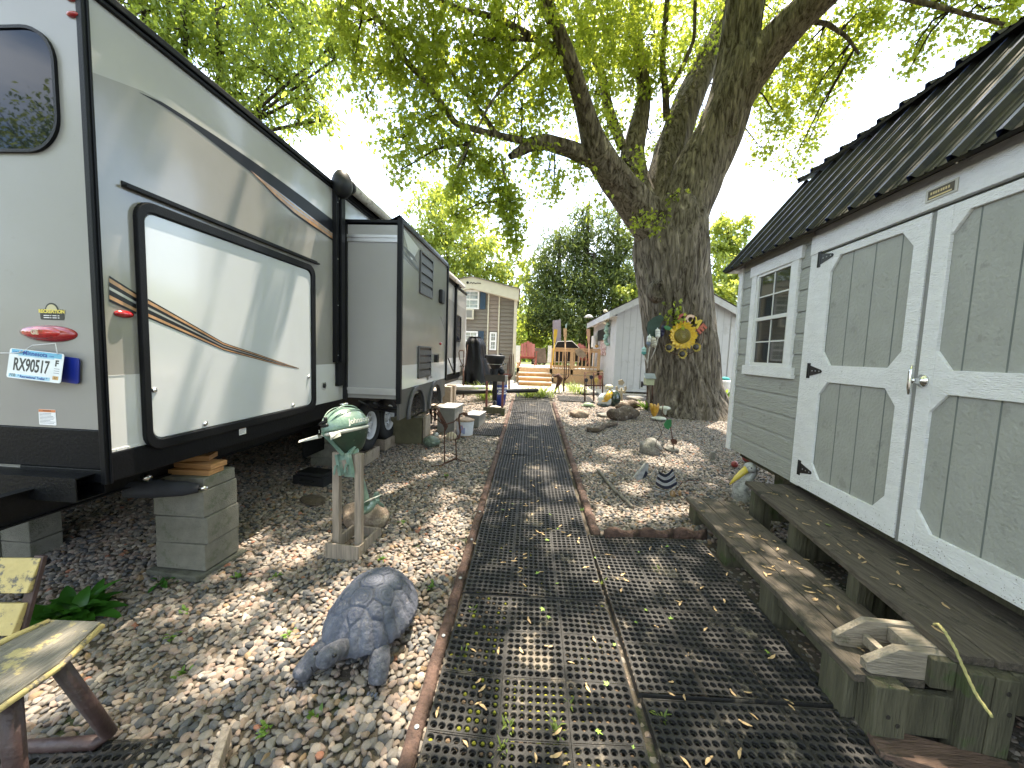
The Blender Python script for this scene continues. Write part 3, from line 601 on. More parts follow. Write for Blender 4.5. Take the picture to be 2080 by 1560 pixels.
for za, zb_ in ((zi-.21, zi-.165), (zo+.07, zo+.115)): m = MB(TR); m.box(.0, X-.03, s0-.012, s0-.001, za, zb_+.004); m.box(0, X-.03, s0-.022, s0-.001, zb_, zb_+.03); m.build('slide_rail', mat('aluminium', (.55, .55, .55), .3, .6, .05), so_)
m = MB(TR); m.box(-.0, .05, s0-.03, s0-.001, zo, zi); m.build('slide_seal', BLKP, so_)
# skirt with wheel arches on the slide
def arch(c, r): return [(c+r*math.cos(rad(a)), .80+r*1.02*math.sin(rad(a))) for a in range(180, -1, -15)]
A1, A2 = 3.18, 4.10
m = MB(sideT(X-.012)); poly = [(s0+.03, 1.155), (s0+.03, .80)]+arch(A1, .30)+[(A1+.33, .82)]+arch(A2, .30)+[(s1, .86), (s1, 1.155)]
m.prism(poly, -.02, .010, 0); m.build('slide_skirt', mat('skirt_charcoal', (.075, .072, .066), .5, 0, .1), so_)
for c in (A1, A2):
    o_ = [(c+.385*math.cos(rad(a)), .78+.385*math.sin(rad(a))) for a in range(180, -1, -12)]; i_ = [(c+.30*math.cos(rad(a)), .80+.306*math.sin(rad(a))) for a in range(180, -1, -12)]
    m = MB(sideT(X)); n = len(o_); m.ring(o_+[(c+.385, .77), (c-.385, .77)], i_+[(c+.3, .77), (c-.3, .77)], 0, .035); m.build('fender', mat('fender_grey', (.06, .062, .068), .45, 0, .1), so_, bev=.012)
def vent(y0, y1, z0, z1, nm='fridge_vent', sl_=4):
    m = MB(sideT(X)); m.ring(rrect(y0, y1, z0, z1, .02, 3), rrect(y0+.03, y1-.03, z0+.03, z1-.03, .01, 3), 0, .022, 0); v = m.build(nm, mat('vent_charcoal', (.06, .06, .062), .45, 0, .15, 30, dirt=(.14, .13, .12), dthr=.6, ds=20), so_, bev=.005)
    m = MB(sideT(X)); h = (z1-z0-.06)/sl_
    for i in range(sl_): z = z0+.03+h*i; m.add([(y0+.03, z, .002), (y1-.03, z, .002), (y1-.03, z, .02), (y0+.03, z, .02), (y1-.03, z+h*.72, .014), (y0+.03, z+h*.72, .014), (y0+.03, z+h*.72, .0), (y1-.03, z+h*.72, .0)], [(0, 1, 2, 3), (3, 2, 4, 5), (5, 4, 7, 6)])
    m.box(y0+.03, y1-.03, z0+.03, z1-.03, -.002, .001, 1); m.build('louvre', [mat('vent_charcoal', (.06,)*3), mat('sticker_black', (.015,)*3)], v)
a = sp_(850, 620); b_ = sp_(873, 620); v0 = sp_(850, 505)[1]; v1 = sp_(850, 595)[1]
vent(a[0], b_[0]+.08, v1, v0); a2 = sp_(847, 730); b2 = sp_(873, 730)
vent(a2[0], b2[0], sp_(860, 765)[1]-.01, sp_(860, 703)[1])
m = MB(sideT(X)); a = sp_(893, 600); m.prism(rrect(a[0]-.08, a[0]+.1, a[1]-.13, a[1]+.09, .03, 3), 0, .06, 0); m.build('porch_light', BLKP, so_, bev=.015)
m = MB(sideT(X)); a = sp_(883, 728); m.prism(rrect(a[0]-.05, a[0]+.05, a[1]-.06, a[1]+.06, .01, 2), 0, .05, 0); m.build('outlet_box', BLKP, so_); m = MB(sideT(X)); a = sp_(893, 698); m.ell((a[0], a[1], .01), (.04, .025, .02), 0, None, 12, 6); m.build('side_light', REDL, so_)
# awning post, head, roller
ab = MB(TR); y0 = 2.285; ab.box(.0, .05, y0, y0+.05, 1.47, 3.38); ab.box(.05, .075, y0+.06, y0+.14, 1.47, 3.3); ab.box(0, .04, y0+.05, y0+.2, 1.2, 3.25); ab.box(.05, .056, y0+.02, y0+.025, 1.5, 3.3, 1)
for z in (1.55, 2.1, 2.6, 3.2): ab.ell((.052, y0+.02, z), (.006, .006, .006), 2, None, 8, 6)
aw = ab.build('awning_arm', [BLK, BLKP, STEEL], root, bev=.004)
m = MB(TR); m.ell((.085, y0+.05, 3.385), (.105, .12, .165), 0, None, 20, 12, lambda v: (v[0], v[1], v[2]*(1 if v[2] > 0 else .8))); m.lathe([(.07, 0), (.075, .05), (.06, .1)], 18, 0, Matrix.Translation((.095, y0+.14, 3.43)) @ Matrix.Rotation(rad(-90), 4, 'X')); m.build('awning_cap', BLKP, aw)
m = MB(TR); m.tube([(.10, y0+.23, 3.44), (.10, 9.0, 3.44)], .055, 16, 0); m.box(0, .05, y0+.1, 9.0, 3.40, 3.43, 1); m.build('awning_roll', [mat('awning_fabric', (.52, .49, .43), .8, 0, .15, 12, dirt=(.3, .27, .22), dthr=.56, ds=9), BLK], aw)
m = MB(TR); m.box(0, .06, 8.35, 8.45, 1.0, 3.3); m.box(0, .12, 8.3, 8.42, 3.3, 3.55); m.bar((.04, 8.3, 1.05), (.04, 7.6, 1.45), .03, .03); m.build('awning_arm', BLK, root, bev=.01)
# far front part of the trailer: window, lower mirror panel
m = MB(sideT(0)); m.ring(rrect(8.62, 9.25, 1.9, 2.62, .1, 5), rrect(8.66, 9.21, 1.94, 2.58, .08, 5), 0, .02, 0); wd = m.build('side_window', BLK, root); m = MB(sideT(0)); m.prism(rrect(8.66, 9.21, 1.94, 2.58, .08, 5), .001, .006); m.build('glass', GLASS, wd)
m = MB(sideT(.001)); m.box(s1+.2, LEN-.2, 1.04, 1.30, 0, .012); m.build('storage_door', RVWH, root)
m = MB(TR); m.add([(-2.44, LEN, ZB), (0, LEN, ZB), (0, LEN+.15, ZB+.8), (0, LEN, ZT), (-2.44, LEN, ZT), (-2.44, LEN+.15, ZB+.8)], [(0, 1, 2, 5), (5, 2, 3, 4), (1, 3, 2), (0, 5, 4)]); m.build('front_cap', RVWH, root)
m = MB(TR); m.tube([(.35, 2.55, 1.0), (.4, 2.7, .93), (.45, 3.0, .86), (.55, 3.1, .9), (.62, 3.0, 1.0), (.63, 2.7, 1.02)], .022, 8); m.tube([(.2, 2.5, 1.02), (.3, 2.7, .9), (.5, 2.9, .84), (.6, 3.2, .95)], .016, 8); m.build('slide_hose', BLKP, so_)
m = MB(sideT(.001)); m.prism(rrect(2.06, 2.13, 1.185, 1.26, .012, 3), 0, .012, 0); m.lathe([(.024, .012), (.024, .02), (.01, .024)], 14, 1, Matrix.Translation((2.095, 1.225, 0))); m.build('cable_inlet', [CHROME, BLKP], root)
# ================================================================ blocks under the trailer
def cblock(x, y, z, az, label, grp, l=.40, w=.20, h=.19, m=None, hollow=True, end=False):
    b = MB(); m = m or CONC
    if hollow:      # cores open upward; end faces flanged
        o = [(-w/2, -l/2), (w/2, -l/2), (w/2, l/2), (-w/2, l/2)]
        b.box(-w/2, w/2, -l/2, -l/2+.03, 0, h); b.box(-w/2, w/2, l/2-.03, l/2, 0, h); b.box(-w/2, w/2, -.015, .015, 0, h)
        b.box(-w/2, -w/2+.03, -l/2+.03, -.015, 0, h); b.box(w/2-.03, w/2, -l/2+.03, -.015, 0, h); b.box(-w/2, -w/2+.03, .015, l/2-.03, 0, h); b.box(w/2-.03, w/2, .015, l/2-.03, 0, h)
        for s in (-1, 1):
            b.box(-w/2, -w/2+.03, s*(l/2+.006)-.006, s*(l/2+.006)+.006, 0, h); b.box(w/2-.03, w/2, s*(l/2+.006)-.006, s*(l/2+.006)+.006, 0, h)
    else: b.box(-w/2, w/2, -l/2, l/2, 0, h)
    o = b.build('concrete_block', m, None, bev=.006); o.matrix_world = frame(x, y, z, az); tag(o, label, 'concrete block', grp); return o
GB = 'concrete blocks stacked under the rear frame of the trailer'
c0 = TR @ Vector((-.20, .76, 0)); zb = -.03
tag_ = ['bottom', 'second from bottom', 'third from bottom']
b = MB(); b.prism([(-.24, -.19), (.19, -.20), (.22, .20), (-.2, .2)], 0, .045); o = b.build('paving_slab', mat('slab_dark', (.10, .10, .08), .95, 0, .3, 9, bump=1, bs=60), None, bev=.008); o.matrix_world = frame(c0.x, c0.y, zb, 8); tag(o, 'cracked flat paving slab under the near block stack', 'slab')
for k in range(3):
    cblock(c0.x+[-.0, .006, -.004][k], c0.y, zb+.055+.195*k, 93+[2, -1, 1][k], f'plain grey concrete block, {tag_[k]} in the stack under the trailer corner', GB, l=.38, w=.30, hollow=False)
cblock(c0.x-.0, c0.y, zb+.64, 93, 'thin topmost block of the stack under the trailer corner', GB, h=.085, l=.36, w=.28, hollow=False)
for k, (dx, dz, az, l) in enumerate(((.0, .0, 90, .34), (.03, .04, 96, .30), (-.05, .08, 74, .26))):
    m = MB(); m.box(-.07, .07, -l/2, l/2, 0, .036); o = m.build('wood_shim', WOODN, None, bev=.003); o.matrix_world = frame(c0.x+dx, c0.y-.03+.03*k, zb+.727+dz, az); tag(o, ['widest orange wood shim lying on the near concrete stack', 'middle orange wood shim on the near concrete stack', 'short tilted wood shim topmost on the near stack'][k], 'shim', 'orange wood shims under the trailer frame')
# sleeve of hose / jack handle in front of stack
m = MB(); a = TR @ Vector((-.35, .40, .68)); b_ = TR @ Vector((-.02, .58, .64)); m.tube([a, a.lerp(b_, .4), a.lerp(b_, .8), b_], [.055, .06, .05, .03], 12, 0); m.tube([b_, b_+(b_-a).normalized()*.05], .014, 10, 1); m.tube([a+Vector((.12, .0, .09)), a+Vector((.17, -.02, .085))], .022, 10, 1)
m.solo('jack_handle', [mat('dark_cloth', (.02, .022, .03), .8, 0, .3, 12), CHROME], 'dark wrapped jack end with shiny tip in front of the near block stack', 'jack')
p = Y(0, 1130, 2.75)
for i, (x, az) in enumerate(((-3.90, 4), (-3.655, 4))):
    for k in range(3):
        cblock(x, 2.85, -.09+.205*k, 94, f"{['lowest','middle','upper'][k]} block of the {['left','right'][i]} column of the double stack behind the bumper", 'concrete blocks in the double stack at the far left', l=.24, w=.2, h=.2, hollow=False)
p = G(650, 955)
for k in range(3): cblock(-2.42, 5.1, -.01+.195*k, 90, f'{tag_[k]} tan concrete block in the stack left of the trailer wheels', 'concrete blocks left of the trailer wheels', l=.38, w=.3, hollow=False)
m = MB(); m.box(-.07, .07, -.17, .17, 0, .04); o = m.build('wood_shim', WOODN, None, bev=.003); o.matrix_world = frame(-2.40, 5.05, .575, 88); tag(o, 'orange wood shim on the stack left of the trailer wheels', 'shim')
for k, (y, az) in enumerate(((3.14, 5), (3.80, 4))):
    q = TR @ Vector((-.03, y, 0)); cblock(q.x, q.y, zg(q.x, q.y)+.0, az, ['concrete block under the nearer trailer tyre', 'concrete block under the farther trailer tyre'][k], 'concrete blocks under the trailer tyres', h=.16, w=.24, l=.42, m=CONC2, hollow=True)
q = V(845, 860, (-1.35, 4.5), 3.8)
m = MB(); m.box(-.25, .25, -.13, .13, 0, .42); o = m.build('support_box', mat('olive_painted_board', (.11, .10, .055), .7, 0, .2, 6, bump=.4, bs=20), None, bev=.01); o.matrix_world = frame(-1.62, 6.05, .16, 3.8); tag(o, 'olive brown box block standing behind the wheels below the slide-out', 'box')
m = MB(); m.box(-.022, .022, -.14, .14, 0, .44); o = m.build('timber_post', CONC2, None, bev=.005); o.matrix_world = frame(-1.335, 6.05, .16, 3.8); tag(o, 'pale upright board at the end of the olive box block', 'board')
for k, (x, y, h) in enumerate(((-1.45, 8.6, .5), (-1.42, 9.0, .5))): cblock(x, y, .34, 4, ['nearer', 'farther'][k]+' tall tan block post under the front part of the trailer', 'tan block posts under the trailer front', h=h, w=.2, l=.2, m=CONC2, hollow=False)
# step platform stool behind the wheels
m = MB(); m.box(-.22, .22, -.15, .15, .28, .33, 0); 
for sx in (-1, 1):
    for sy in (-1, 1): m.box(sx*.18-.02, sx*.18+.02, sy*.12-.02, sy*.12+.02, 0, .28, 1)
o = m.build('stool', [WOODA, BLKP]); o.matrix_world = frame(-1.28, 7.1, .30, 8); tag(o, 'low dark-legged stool with grey top under the trailer side', 'stool')
# black case in the gravel under trailer
m = MB(); m.box(-.2, .2, -.13, .13, 0, .10, 0); m.box(-.17, .17, -.1, .1, .10, .135, 0); m.tube([(-.08, -.13, .06), (-.08, -.17, .06), (.08, -.17, .06), (.08, -.13, .06)], .009, 8)
o = m.build('tool_case', BLKP, None, bev=.02, seg=3); p = G(632, 988); o.matrix_world = frame(p.x-.02, p.y+.15, p.z, 12); tag(o, 'flat black plastic case on the gravel behind the outboard motor stand', 'case')
# ================================================================ outboard motor on its stand
GRN = mat('aged_green_enamel', (.12, .22, .17), .38, 0, .25, 7, coat=.4, bump=.3, bs=60, dirt=(.32, .38, .31), dthr=.6, ds=12, alt=(.22, .33, .27))
WHE = mat('aged_white_enamel', (.62, .62, .55), .45, 0, .12, 12, dirt=(.35, .33, .25), dthr=.62, ds=18)
a, b_ = G(665, 1132), G(728, 1132)
bx = (a+b_)/2; sc_ = (b_-a).length
ST = frame(bx.x, bx.y, bx.z-.01, 8)
W = .125; Dp = .34; HT = .80
root = thing('motor_stand', 'grey two-post wooden stand holding the green outboard motor', 'stand', tuple(bx))
for nm, args in (('base_board', (-W-.01, W+.01, -.02, .0, 0, .115)), ('base_board', (-W, W, Dp, Dp+.02, .0, .09))):
    m = MB(ST); m.box(*args); m.build(nm, WOODA, root, bev=.003)
for s in (-1, 1): m = MB(ST); m.box(s*W+(-.02 if s > 0 else 0), s*W+(0 if s > 0 else .02), .001, Dp-.001, .005, .10); m.build('side_board', WOODA, root, bev=.003)
for s in (-1, 1):
    m = MB(ST); x = s*(W-.026); m.box(x-.02 if s < 0 else x-.035, x+.035 if s < 0 else x+.02, .05, .09, .0, HT, 0); m.build('post', WOODA, root, bev=.003)
m = MB(ST); m.box(-W+.045, W-.05, .058, .085, HT-.13, HT-.01); m.build('crossbar', WOODA, root, bev=.003)
MT = ST @ Matrix.Translation((-.01, .05, HT-.03)) @ Matrix.Rotation(rad(-16), 4, 'Z') @ Matrix.Rotation(rad(-14), 4, 'Y')
pm = thing('outboard_motor', 'old green outboard motor with white trim clamped on the wooden stand', 'outboard motor', tuple(MT @ Vector((0, 0, 0))))
def cowl(v): 
    x, y, z = v; z = max(z, -.22); k = 1-.18*max(0, -y)-.10*max(0, z); return (x*k, y, z*(1.0 if z > 0 else .35)+.10*(-y if y < 0 else -y*.9)*0)
m = MB(MT); m.ell((0, .05, .225), (.138, .195, .150), 0, None, 30, 18, cowl)
for s in (-1, 1):
    for k in (0.35, .8): m.tube([(s*.128*math.sin(k)*math.cos(t)*(1 if True else 1), .05+.185*math.sin(t)*.99*math.cos(k*.3), .235+.156*math.cos(k)*math.cos(t)) for t in np.linspace(-1.3, 1.35, 16)], .0045, 6, 0)
m.build('engine_cover', GRN, pm)
m = MB(MT); m.lathe([(.03, 0), (.03, .016), (.022, .02), (.0, .021)], 16, 0, Matrix.Translation((0, .075, .385))); m.build('fuel_cap', CHROME, pm)
m = MB(MT); m.ell((0, .05, .195), (.140, .198, .028), 0, None, 30, 8)
m.add([(-.10, -.09, .20), (-.06, -.15, .205), (-.20, -.20, .19), (-.19, -.215, .175), (-.10, -.09, .175), (-.06, -.15, .18)], [(0, 1, 2), (1, 5, 3, 2), (4, 3, 5), (0, 2, 3, 4)]); m.add([(.10, -.09, .20), (.06, -.15, .205), (.15, -.21, .17), (.14, -.215, .155), (.10, -.09, .165), (.06, -.15, .17)], [(0, 1, 2), (1, 5, 3, 2), (4, 3, 5), (0, 2, 3, 4)])
m.build('trim_band', WHE, pm)
m = MB(MT); m.ell((0, .065, .19), (.122, .178, .20), 0, None, 26, 14, lambda v: (v[0]*(1+.42*min(0, v[2])), v[1]*(1+.32*min(0, v[2]))-.12*v[2], max(-.86, min(v[2], .12)))); m.build('lower_cowl', mat('dark_green_enamel', (.025, .05, .03), .5, 0, .3, 12, dirt=(.12, .14, .1), dthr=.6, ds=10), pm)
m = MB(MT); m.tube([(-.045, -.128, .275), (.0, -.138, .285), (.03, -.13, .29)], [.012, .014, .012], 8); m.tube([(.02, -.13, .29), (.025, -.13, .32)], .013, 8); m.tube([(-.02, -.135, .255), (.04, -.14, .262)], .012, 8); m.build('choke_knob', BLKP, pm)
m = MB(MT); m.text('Johnson', .06, Matrix.Translation((.136, .06, .255)) @ Matrix.Rotation(rad(90), 4, 'Z') @ Matrix.Rotation(rad(78), 4, 'X'), 0, .0015, .0005, .2); m.build('lettering', WHE, pm); m = MB(MT); m.text('3', .03, Matrix.Translation((-.05, -.142, .225)) @ Matrix.Rotation(rad(80), 4, 'X'), 0, .001); m.build('lettering', WHE, pm)
m = MB(MT)
for s in (-1, 1):
    m.box(s*.055-.014, s*.055+.014, -.035, .0, -.13, .03); m.bar((s*.055, -.01, .02), (s*.05, .06, .07), .03, .02); m.tube([(s*.055, -.03, -.05), (s*.055, -.06, -.06)], .007, 8); m.bar((s*.055-.02, -.065, -.11), (s*.055+.012, -.06, -.045), .018, .006, up=(0, 1, 0))
m.bar((-.01, -.15, .22), (.02, -.03, .02), .028, .008, up=(1, 0, 0)); m.box(-.05, .05, -.01, .01, -.02, .02); m.build('clamp_bracket', GRN, pm, bev=.002)
MU = ST @ Matrix.Translation((.01, .12, 0))
m = MB(MU); m.tube([(-.0, -.02, .82), (.02, .03, .62), (.04, .10, .42), (.05, .12, .34)], [.05, .035, .03, .03], 12); m.box(-.06, .03, -.02, .02, .60, .67)
m.ell((.055, .14, .30), (.035, .11, .038), 0, None, 16, 10); m.build('drive_leg', GRN, pm)
m = MB(MU); m.prism([(0, 0), (.10, .02), (.14, .06), (.02, .05)], 0, .006, 0, Matrix.Translation((.06, .06, .37)) @ Matrix.Rotation(rad(-25), 4, 'Y')); m.build('cavitation_plate', WHE, pm, bev=.002)
m = MB(MU)
for k in range(3): a = 120*k; m.ell((0, .045, 0), (.028, .042, .006), 0, Matrix.Translation((.055, .27, .30)) @ Matrix.Rotation(rad(90), 4, 'X') @ Matrix.Rotation(rad(a), 4, 'Z') @ Matrix.Rotation(rad(30), 4, 'Y'), 12, 6)
m.lathe([(.022, -.03), (.022, .02), (.008, .035)], 12, 0, Matrix.Translation((.055, .27, .30)) @ Matrix.Rotation(rad(-90), 4, 'X')); m.build('propeller', GRN, pm)
# rocks
def rock(px, py, r, m, label, az=0, seed=1, sub=0, name='rock', cat='rock', grp=None, flat=.0):
    rs = random.Random(seed); ph = [rs.uniform(0, 6) for _ in range(6)]
    def fn(v):
        k = 1+.10*math.sin(3*v[0]+ph[0])*math.cos(2.3*v[1]+ph[1])+.07*math.sin(5*v[2]+4*v[0]+ph[2])+.04*math.sin(9*v[1]+ph[3])
        return (v[0]*k, v[1]*k, v[2]*k if v[2] > -.4 else -.4*k)
    p = G(px, py); b = MB(); b.ell((0, 0, 0), r, 0, None, 28, 18, fn); o = b.build(name, m); o.matrix_world = frame(p.x, p.y, p.z+r[2]*.3, az); tag(o, label, cat, grp); return o
ROCK = mat('granite_tan', (.21, .16, .12), .9, 0, .35, 14, bump=1.5, bs=40, dirt=(.32, .27, .2), dthr=.58, ds=7)
ROCKG = mat('granite_grey', (.2, .19, .17), .9, 0, .4, 40, bump=1, bs=60, dirt=(.3, .28, .24), dthr=.6, ds=14)
rock(742, 1062, (.21, .16, .15), ROCK, 'large tan rock lying beside the outboard motor stand', 20, 3)
rock(1320, 918, (.17, .15, .15), ROCKG, 'large speckled grey boulder in the right gravel bed', 10, 4)
rock(1365, 915, (.10, .09, .055), ROCKG, 'low flat grey stone at the foot of the metal flower stake', 0, 5)
rock(1176, 845, (.20, .17, .11), ROCK, 'rounded tan rock near the right edging', 0, 6)
rock(1228, 845, (.16, .13, .06), ROCKG, 'flat grey stone in front of the painted garden figure', 0, 16)
rock(1250, 822, (.30, .2, .09), ROCK, 'brown rock slab under the painted garden figure', 0, 17)
rock(1290, 812, (.25, .2, .1), ROCKG, 'pale stone between the log and the birdhouse', 0, 18)
rock(1195, 800, (.3, .22, .09), ROCKG, 'flat pale stone behind the metal tulip panel', 0, 19)
rock(635, 1018, (.17, .1, .035), mat('bark_dark', (.06, .045, .03), .95, 0, .4, 20, bump=1.5, bs=50), 'flat dark piece of bark under the trailer edge', 30, 8, name='bark_piece', cat='bark')
# tortoise
TURT = mat('tortoise_blue_grey', (.075, .085, .125), .75, 0, .28, 9, bump=.7, bs=70, alt=(.115, .125, .16), dirt=(.17, .165, .18), dthr=.62, ds=14)
p0 = G(752, 1262); TT = frame(-.735, 2.05, zg(-.75, 2.03)-.005, 186)   # local +y is the head end
root = thing('tortoise_statue', 'blue grey resin tortoise statue walking on the gravel beside the path edging', 'tortoise', tuple(TT @ Vector((0, 0, 0))))
# shell: dome as height field with scute grooves
sh = MB(TT); na, nr_ = 176, 84; vs = []; fs = []
A_, B_, Hh = .215, .295, .235
seeds = [(0, y) for y in (-.21, -.095, .02, .135, .225)]+[(s*.112, y) for s in (-1, 1) for y in (-.16, -.04, .08, .175)]
rim = [(s*.19*math.cos(t), .26*math.sin(t)) for s in (1,) for t in np.linspace(0, 2*math.pi, 23)[:-1]]
allS = seeds+[(1.0*x, 1.0*y) for x, y in rim]
for i in range(nr_+1):
    r = i/nr_
    for k in range(na):
        t = 2*math.pi*k/na; x = A_*r*math.cos(t); y = B_*r*math.sin(t)
        z = Hh*(max(0, 1-r**2.3))**.62
        ds = sorted((math.hypot(x-a, y-b) for a, b in allS))[:2]; g_ = ds[1]-ds[0]
        gr_ = -.011*math.exp(-(g_/.0075)**2)+.007*math.exp(-(ds[0]/.04)**2)-.004*math.exp(-(((ds[0] % .017)-.0085)/.003)**2)*(g_ > .012)
        if r > .9: z += .008*math.cos(t*22); x *= 1+(r-.9)*.9; y *= 1+(r-.9)*.7
        n_ = Vector((x/A_**2, y/B_**2, z/Hh**2+.01)).normalized(); vs.append(Vector((x, y, z*.93+.10))+n_*gr_)
for i in range(nr_):
    for k in range(na): k2 = (k+1) % na; fs.append((i*na+k, i*na+k2, (i+1)*na+k2, (i+1)*na+k))
base = len(vs)
for k in range(na): t = 2*math.pi*k/na; vs.append((A_*.9*math.cos(t), B_*.9*math.sin(t), .075))
for k in range(na): k2 = (k+1) % na; fs.append((nr_*na+k, nr_*na+k2, base+k2, base+k))
fs.append(tuple(base+k for k in range(na)))
sh.add(vs, fs, 0, True); sh.build('shell', TURT, root)
def skin(name, pts, edges, radii, m, parent, lv=2):
    o = Vector(parent['o']) if parent else Vector()
    me = bpy.data.meshes.new(name); me.from_pydata([Vector(p)-o for p in pts], edges, []); me.materials.append(m)
    ob = bpy.data.objects.new(name, me); COL.objects.link(ob); md = ob.modifiers.new('skin', 'SKIN'); md.use_smooth_shade = True
    for i, r in enumerate(radii): me.skin_vertices[0].data[i].radius = (r, r) if not isinstance(r, tuple) else r
    me.skin_vertices[0].data[0].use_root = True
    s = ob.modifiers.new('sub', 'SUBSURF'); s.levels = lv; s.render_levels = lv
    if parent: ob.parent = parent; ob['o'] = tuple(o)
    return ob
TSK = mat('tortoise_skin', (.07, .075, .10), .8, 0, .3, 30, bump=1.6, bs=38, alt=(.12, .125, .15), dirt=(.16, .15, .17), dthr=.6, ds=30)
P = [(0, -.05, .09), (0, .12, .085), (.01, .25, .105), (.02, .34, .155), (.035, .395, .17), (.05, .44, .145), (-.12, .17, .075), (-.165, .27, .065), (-.175, .31, .02), (-.175, .325, -.01), (.12, .17, .075), (.165, .29, .06), (.195, .335, .02), (.205, .355, -.008), (-.13, -.15, .07), (-.16, -.21, .0), (.13, -.15, .07), (.16, -.21, .0), (0, -.24, .06), (0, -.31, .03)]
P = [TT @ Vector(p) for p in P]
E_ = [(0, 1), (1, 2), (2, 3), (3, 4), (4, 5), (1, 6), (6, 7), (7, 8), (8, 9), (1, 10), (10, 11), (11, 12), (12, 13), (0, 14), (14, 15), (0, 16), (16, 17), (0, 18), (18, 19)]
R_ = [.09, .085, .055, .044, .054, .032, .05, .056, .050, .048, .05, .054, .048, .048, .05, .04, .05, .04, .04, .012]
tag(skin('body', P, E_, R_, TSK, root), None)
m = MB(TT)
for s in (-1, 1): m.ell((.035+s*.046, .405, .190), (.010, .010, .010), 0, None, 10, 8)
m.tube([(.005, .43, .140), (.045, .468, .138), (.085, .43, .140)], .003, 5)
for c in ((-.175, .35), (.208, .382)):
    for k in (-1, 0, 1): m.ell((c[0]+k*.018, c[1]+.02, -.012), (.008, .012, .008), 1, None, 8, 6)
m.build('eyes_and_claws', [mat('eye_dark', (.01, .01, .012), .3), TURT], root)
# ================================================================ grey storage shed on the right
TS = frame(2.1, 0, 0, 7); TSi = TS.inverted(); SN = TS.to_3x3() @ Vector((1, 0, 0))
def shT(off=0): return TS @ Matrix(((0, 0, -1, -off), (1, 0, 0, 0), (0, 1, 0, 0), (0, 0, 0, 1)))   # (y, z, out of the wall)
def sp2(px, py): q_ = TSi @ V(px, py, (2.1, 0), 7); return (q_.y, q_.z)
SG = mat('shed_grey_paint', (.31, .315, .285), .62, 0, .07, 2.5, bump=1.0, bs=11, stretch=(1, 1.2, 7), dirt=(.25, .25, .22), dthr=.62, ds=9)
SGP = mat('shed_grey_panel', (.315, .32, .29), .62, 0, .06, 2, bump=.6, bs=16, stretch=(1, 3.0, 3.2), dirt=(.26, .262, .235), dthr=.62, ds=7)
SW = mat('shed_white_trim', (.76, .76, .76), .6, 0, .06, 3, bump=1.0, bs=18, stretch=(1, 2.5, 9), dirt=(.50, .49, .46), dthr=.70, ds=18)
ROOFM = mat('ribbed_metal_roof', (.010, .0105, .010), .5, 0, .35, 3, bump=.1, bs=40, dirt=(.024, .022, .014), dthr=.5, ds=4, spec=.25)
ROOFSKY = mat('rib_sky_reflection', (.03, .042, .11), .35, 0, .15, 5)  # sky reflection on the ribs, painted in as blue
root = thing('storage_shed', 'grey storage shed with white trimmed double doors and a dark ribbed metal gambrel roof', 'shed', tuple(TS @ Vector((1.5, 2, .4))))
Y0, Y1 = -1.6, 4.66
m = MB(TS); m.box(.02, 3.2, Y0, Y1, .62, 2.72, 0); m.add([(0.02, y, z_) for y in (Y0, Y1) for z_ in (2.7,)]+[(.78, Y0, 3.7), (.78, Y1, 3.7), (2.4, Y0, 3.7), (2.4, Y1, 3.7), (3.2, Y0, 2.7), (3.2, Y1, 2.7), (1.6, Y0, 4.1), (1.6, Y1, 4.1)], [(0, 2, 8, 4, 6), (1, 3, 9, 5, 7)])
m.build('wall', SG, root)
m = MB(shT(0)); mn_ = MB(shT(0)); z = .60
lap = []
while z < 2.72:
    z1 = min(z+.187, 2.73)
    for a0, a1 in (((3.36, 4.60), (Y0, .9)) if (z1 < 1.62 or z > 2.56) else ((3.36, 3.58), (4.26, 4.60), (Y0, .9))):
        (m if a0 > 1 else mn_).add([(a0, z, .0), (a1, z, .0), (a1, z, .014), (a0, z, .014), (a1, z+.15, .010), (a0, z+.15, .010), (a1, z1, .001), (a0, z1, .001)], [(0, 1, 2, 3), (3, 2, 4, 5), (5, 4, 6, 7)])
    z += .187
m.build('siding', SG, root); mn_.build('siding', SG, root)
m = MB(shT(0)); m.box(4.585, 4.672, .58, 2.72, .0, .028); m.box(3.235, 3.34, .60, 2.55, 0, .028); m.box(-.4, 3.34, 2.545, 2.69, 0, .036); m.box(3.24, 3.345, 2.69, 2.70, 0, .03); m.build('trim_board', SW, root, bev=.002)
m = MB(shT(.0)); m.box(4.672, 4.676, .58, 2.72, -.1, .028); m.build('corner_board', SW, root)
# window
wy0, wy1, wz0, wz1 = 3.50, 4.35, 1.50, 2.66
m = MB(shT(0)); m.box(3.60-.10, 3.60, 1.60, 2.56, .0, .034); m.box(4.24, 4.34, 1.60, 2.56, 0, .034); m.box(3.46, 4.38, 2.56, 2.67, 0, .038); m.box(3.45, 4.39, 1.50, 1.60, 0, .040); wn = m.build('window', SW, root, bev=.002)
m = MB(shT(0)); VN = mat('vinyl_white', (.66, .66, .64), .35, 0, .02)
m.ring([(3.60, 1.60), (4.24, 1.60), (4.24, 2.56), (3.60, 2.56)], [(3.635, 1.635), (4.205, 1.635), (4.205, 2.535), (3.635, 2.535)], 0, .022)
m.box(3.635, 4.205, 2.07, 2.105, 0, .024)
for z in (1.85, 2.32): m.box(3.635, 4.205, z-.006, z+.006, .004, .012)
m.box(3.914, 3.926, 1.635, 2.535, .0045, .0115); m.build('window_frame', VN, wn)
m = MB(shT(0)); m.box(3.63, 4.21, 1.63, 2.54, -.002, .003); 
GLS = mat('shed_glass', (.03, .032, .028), .04, 0, .5, 2, spec=.6); m.build('glass', GLS, wn)
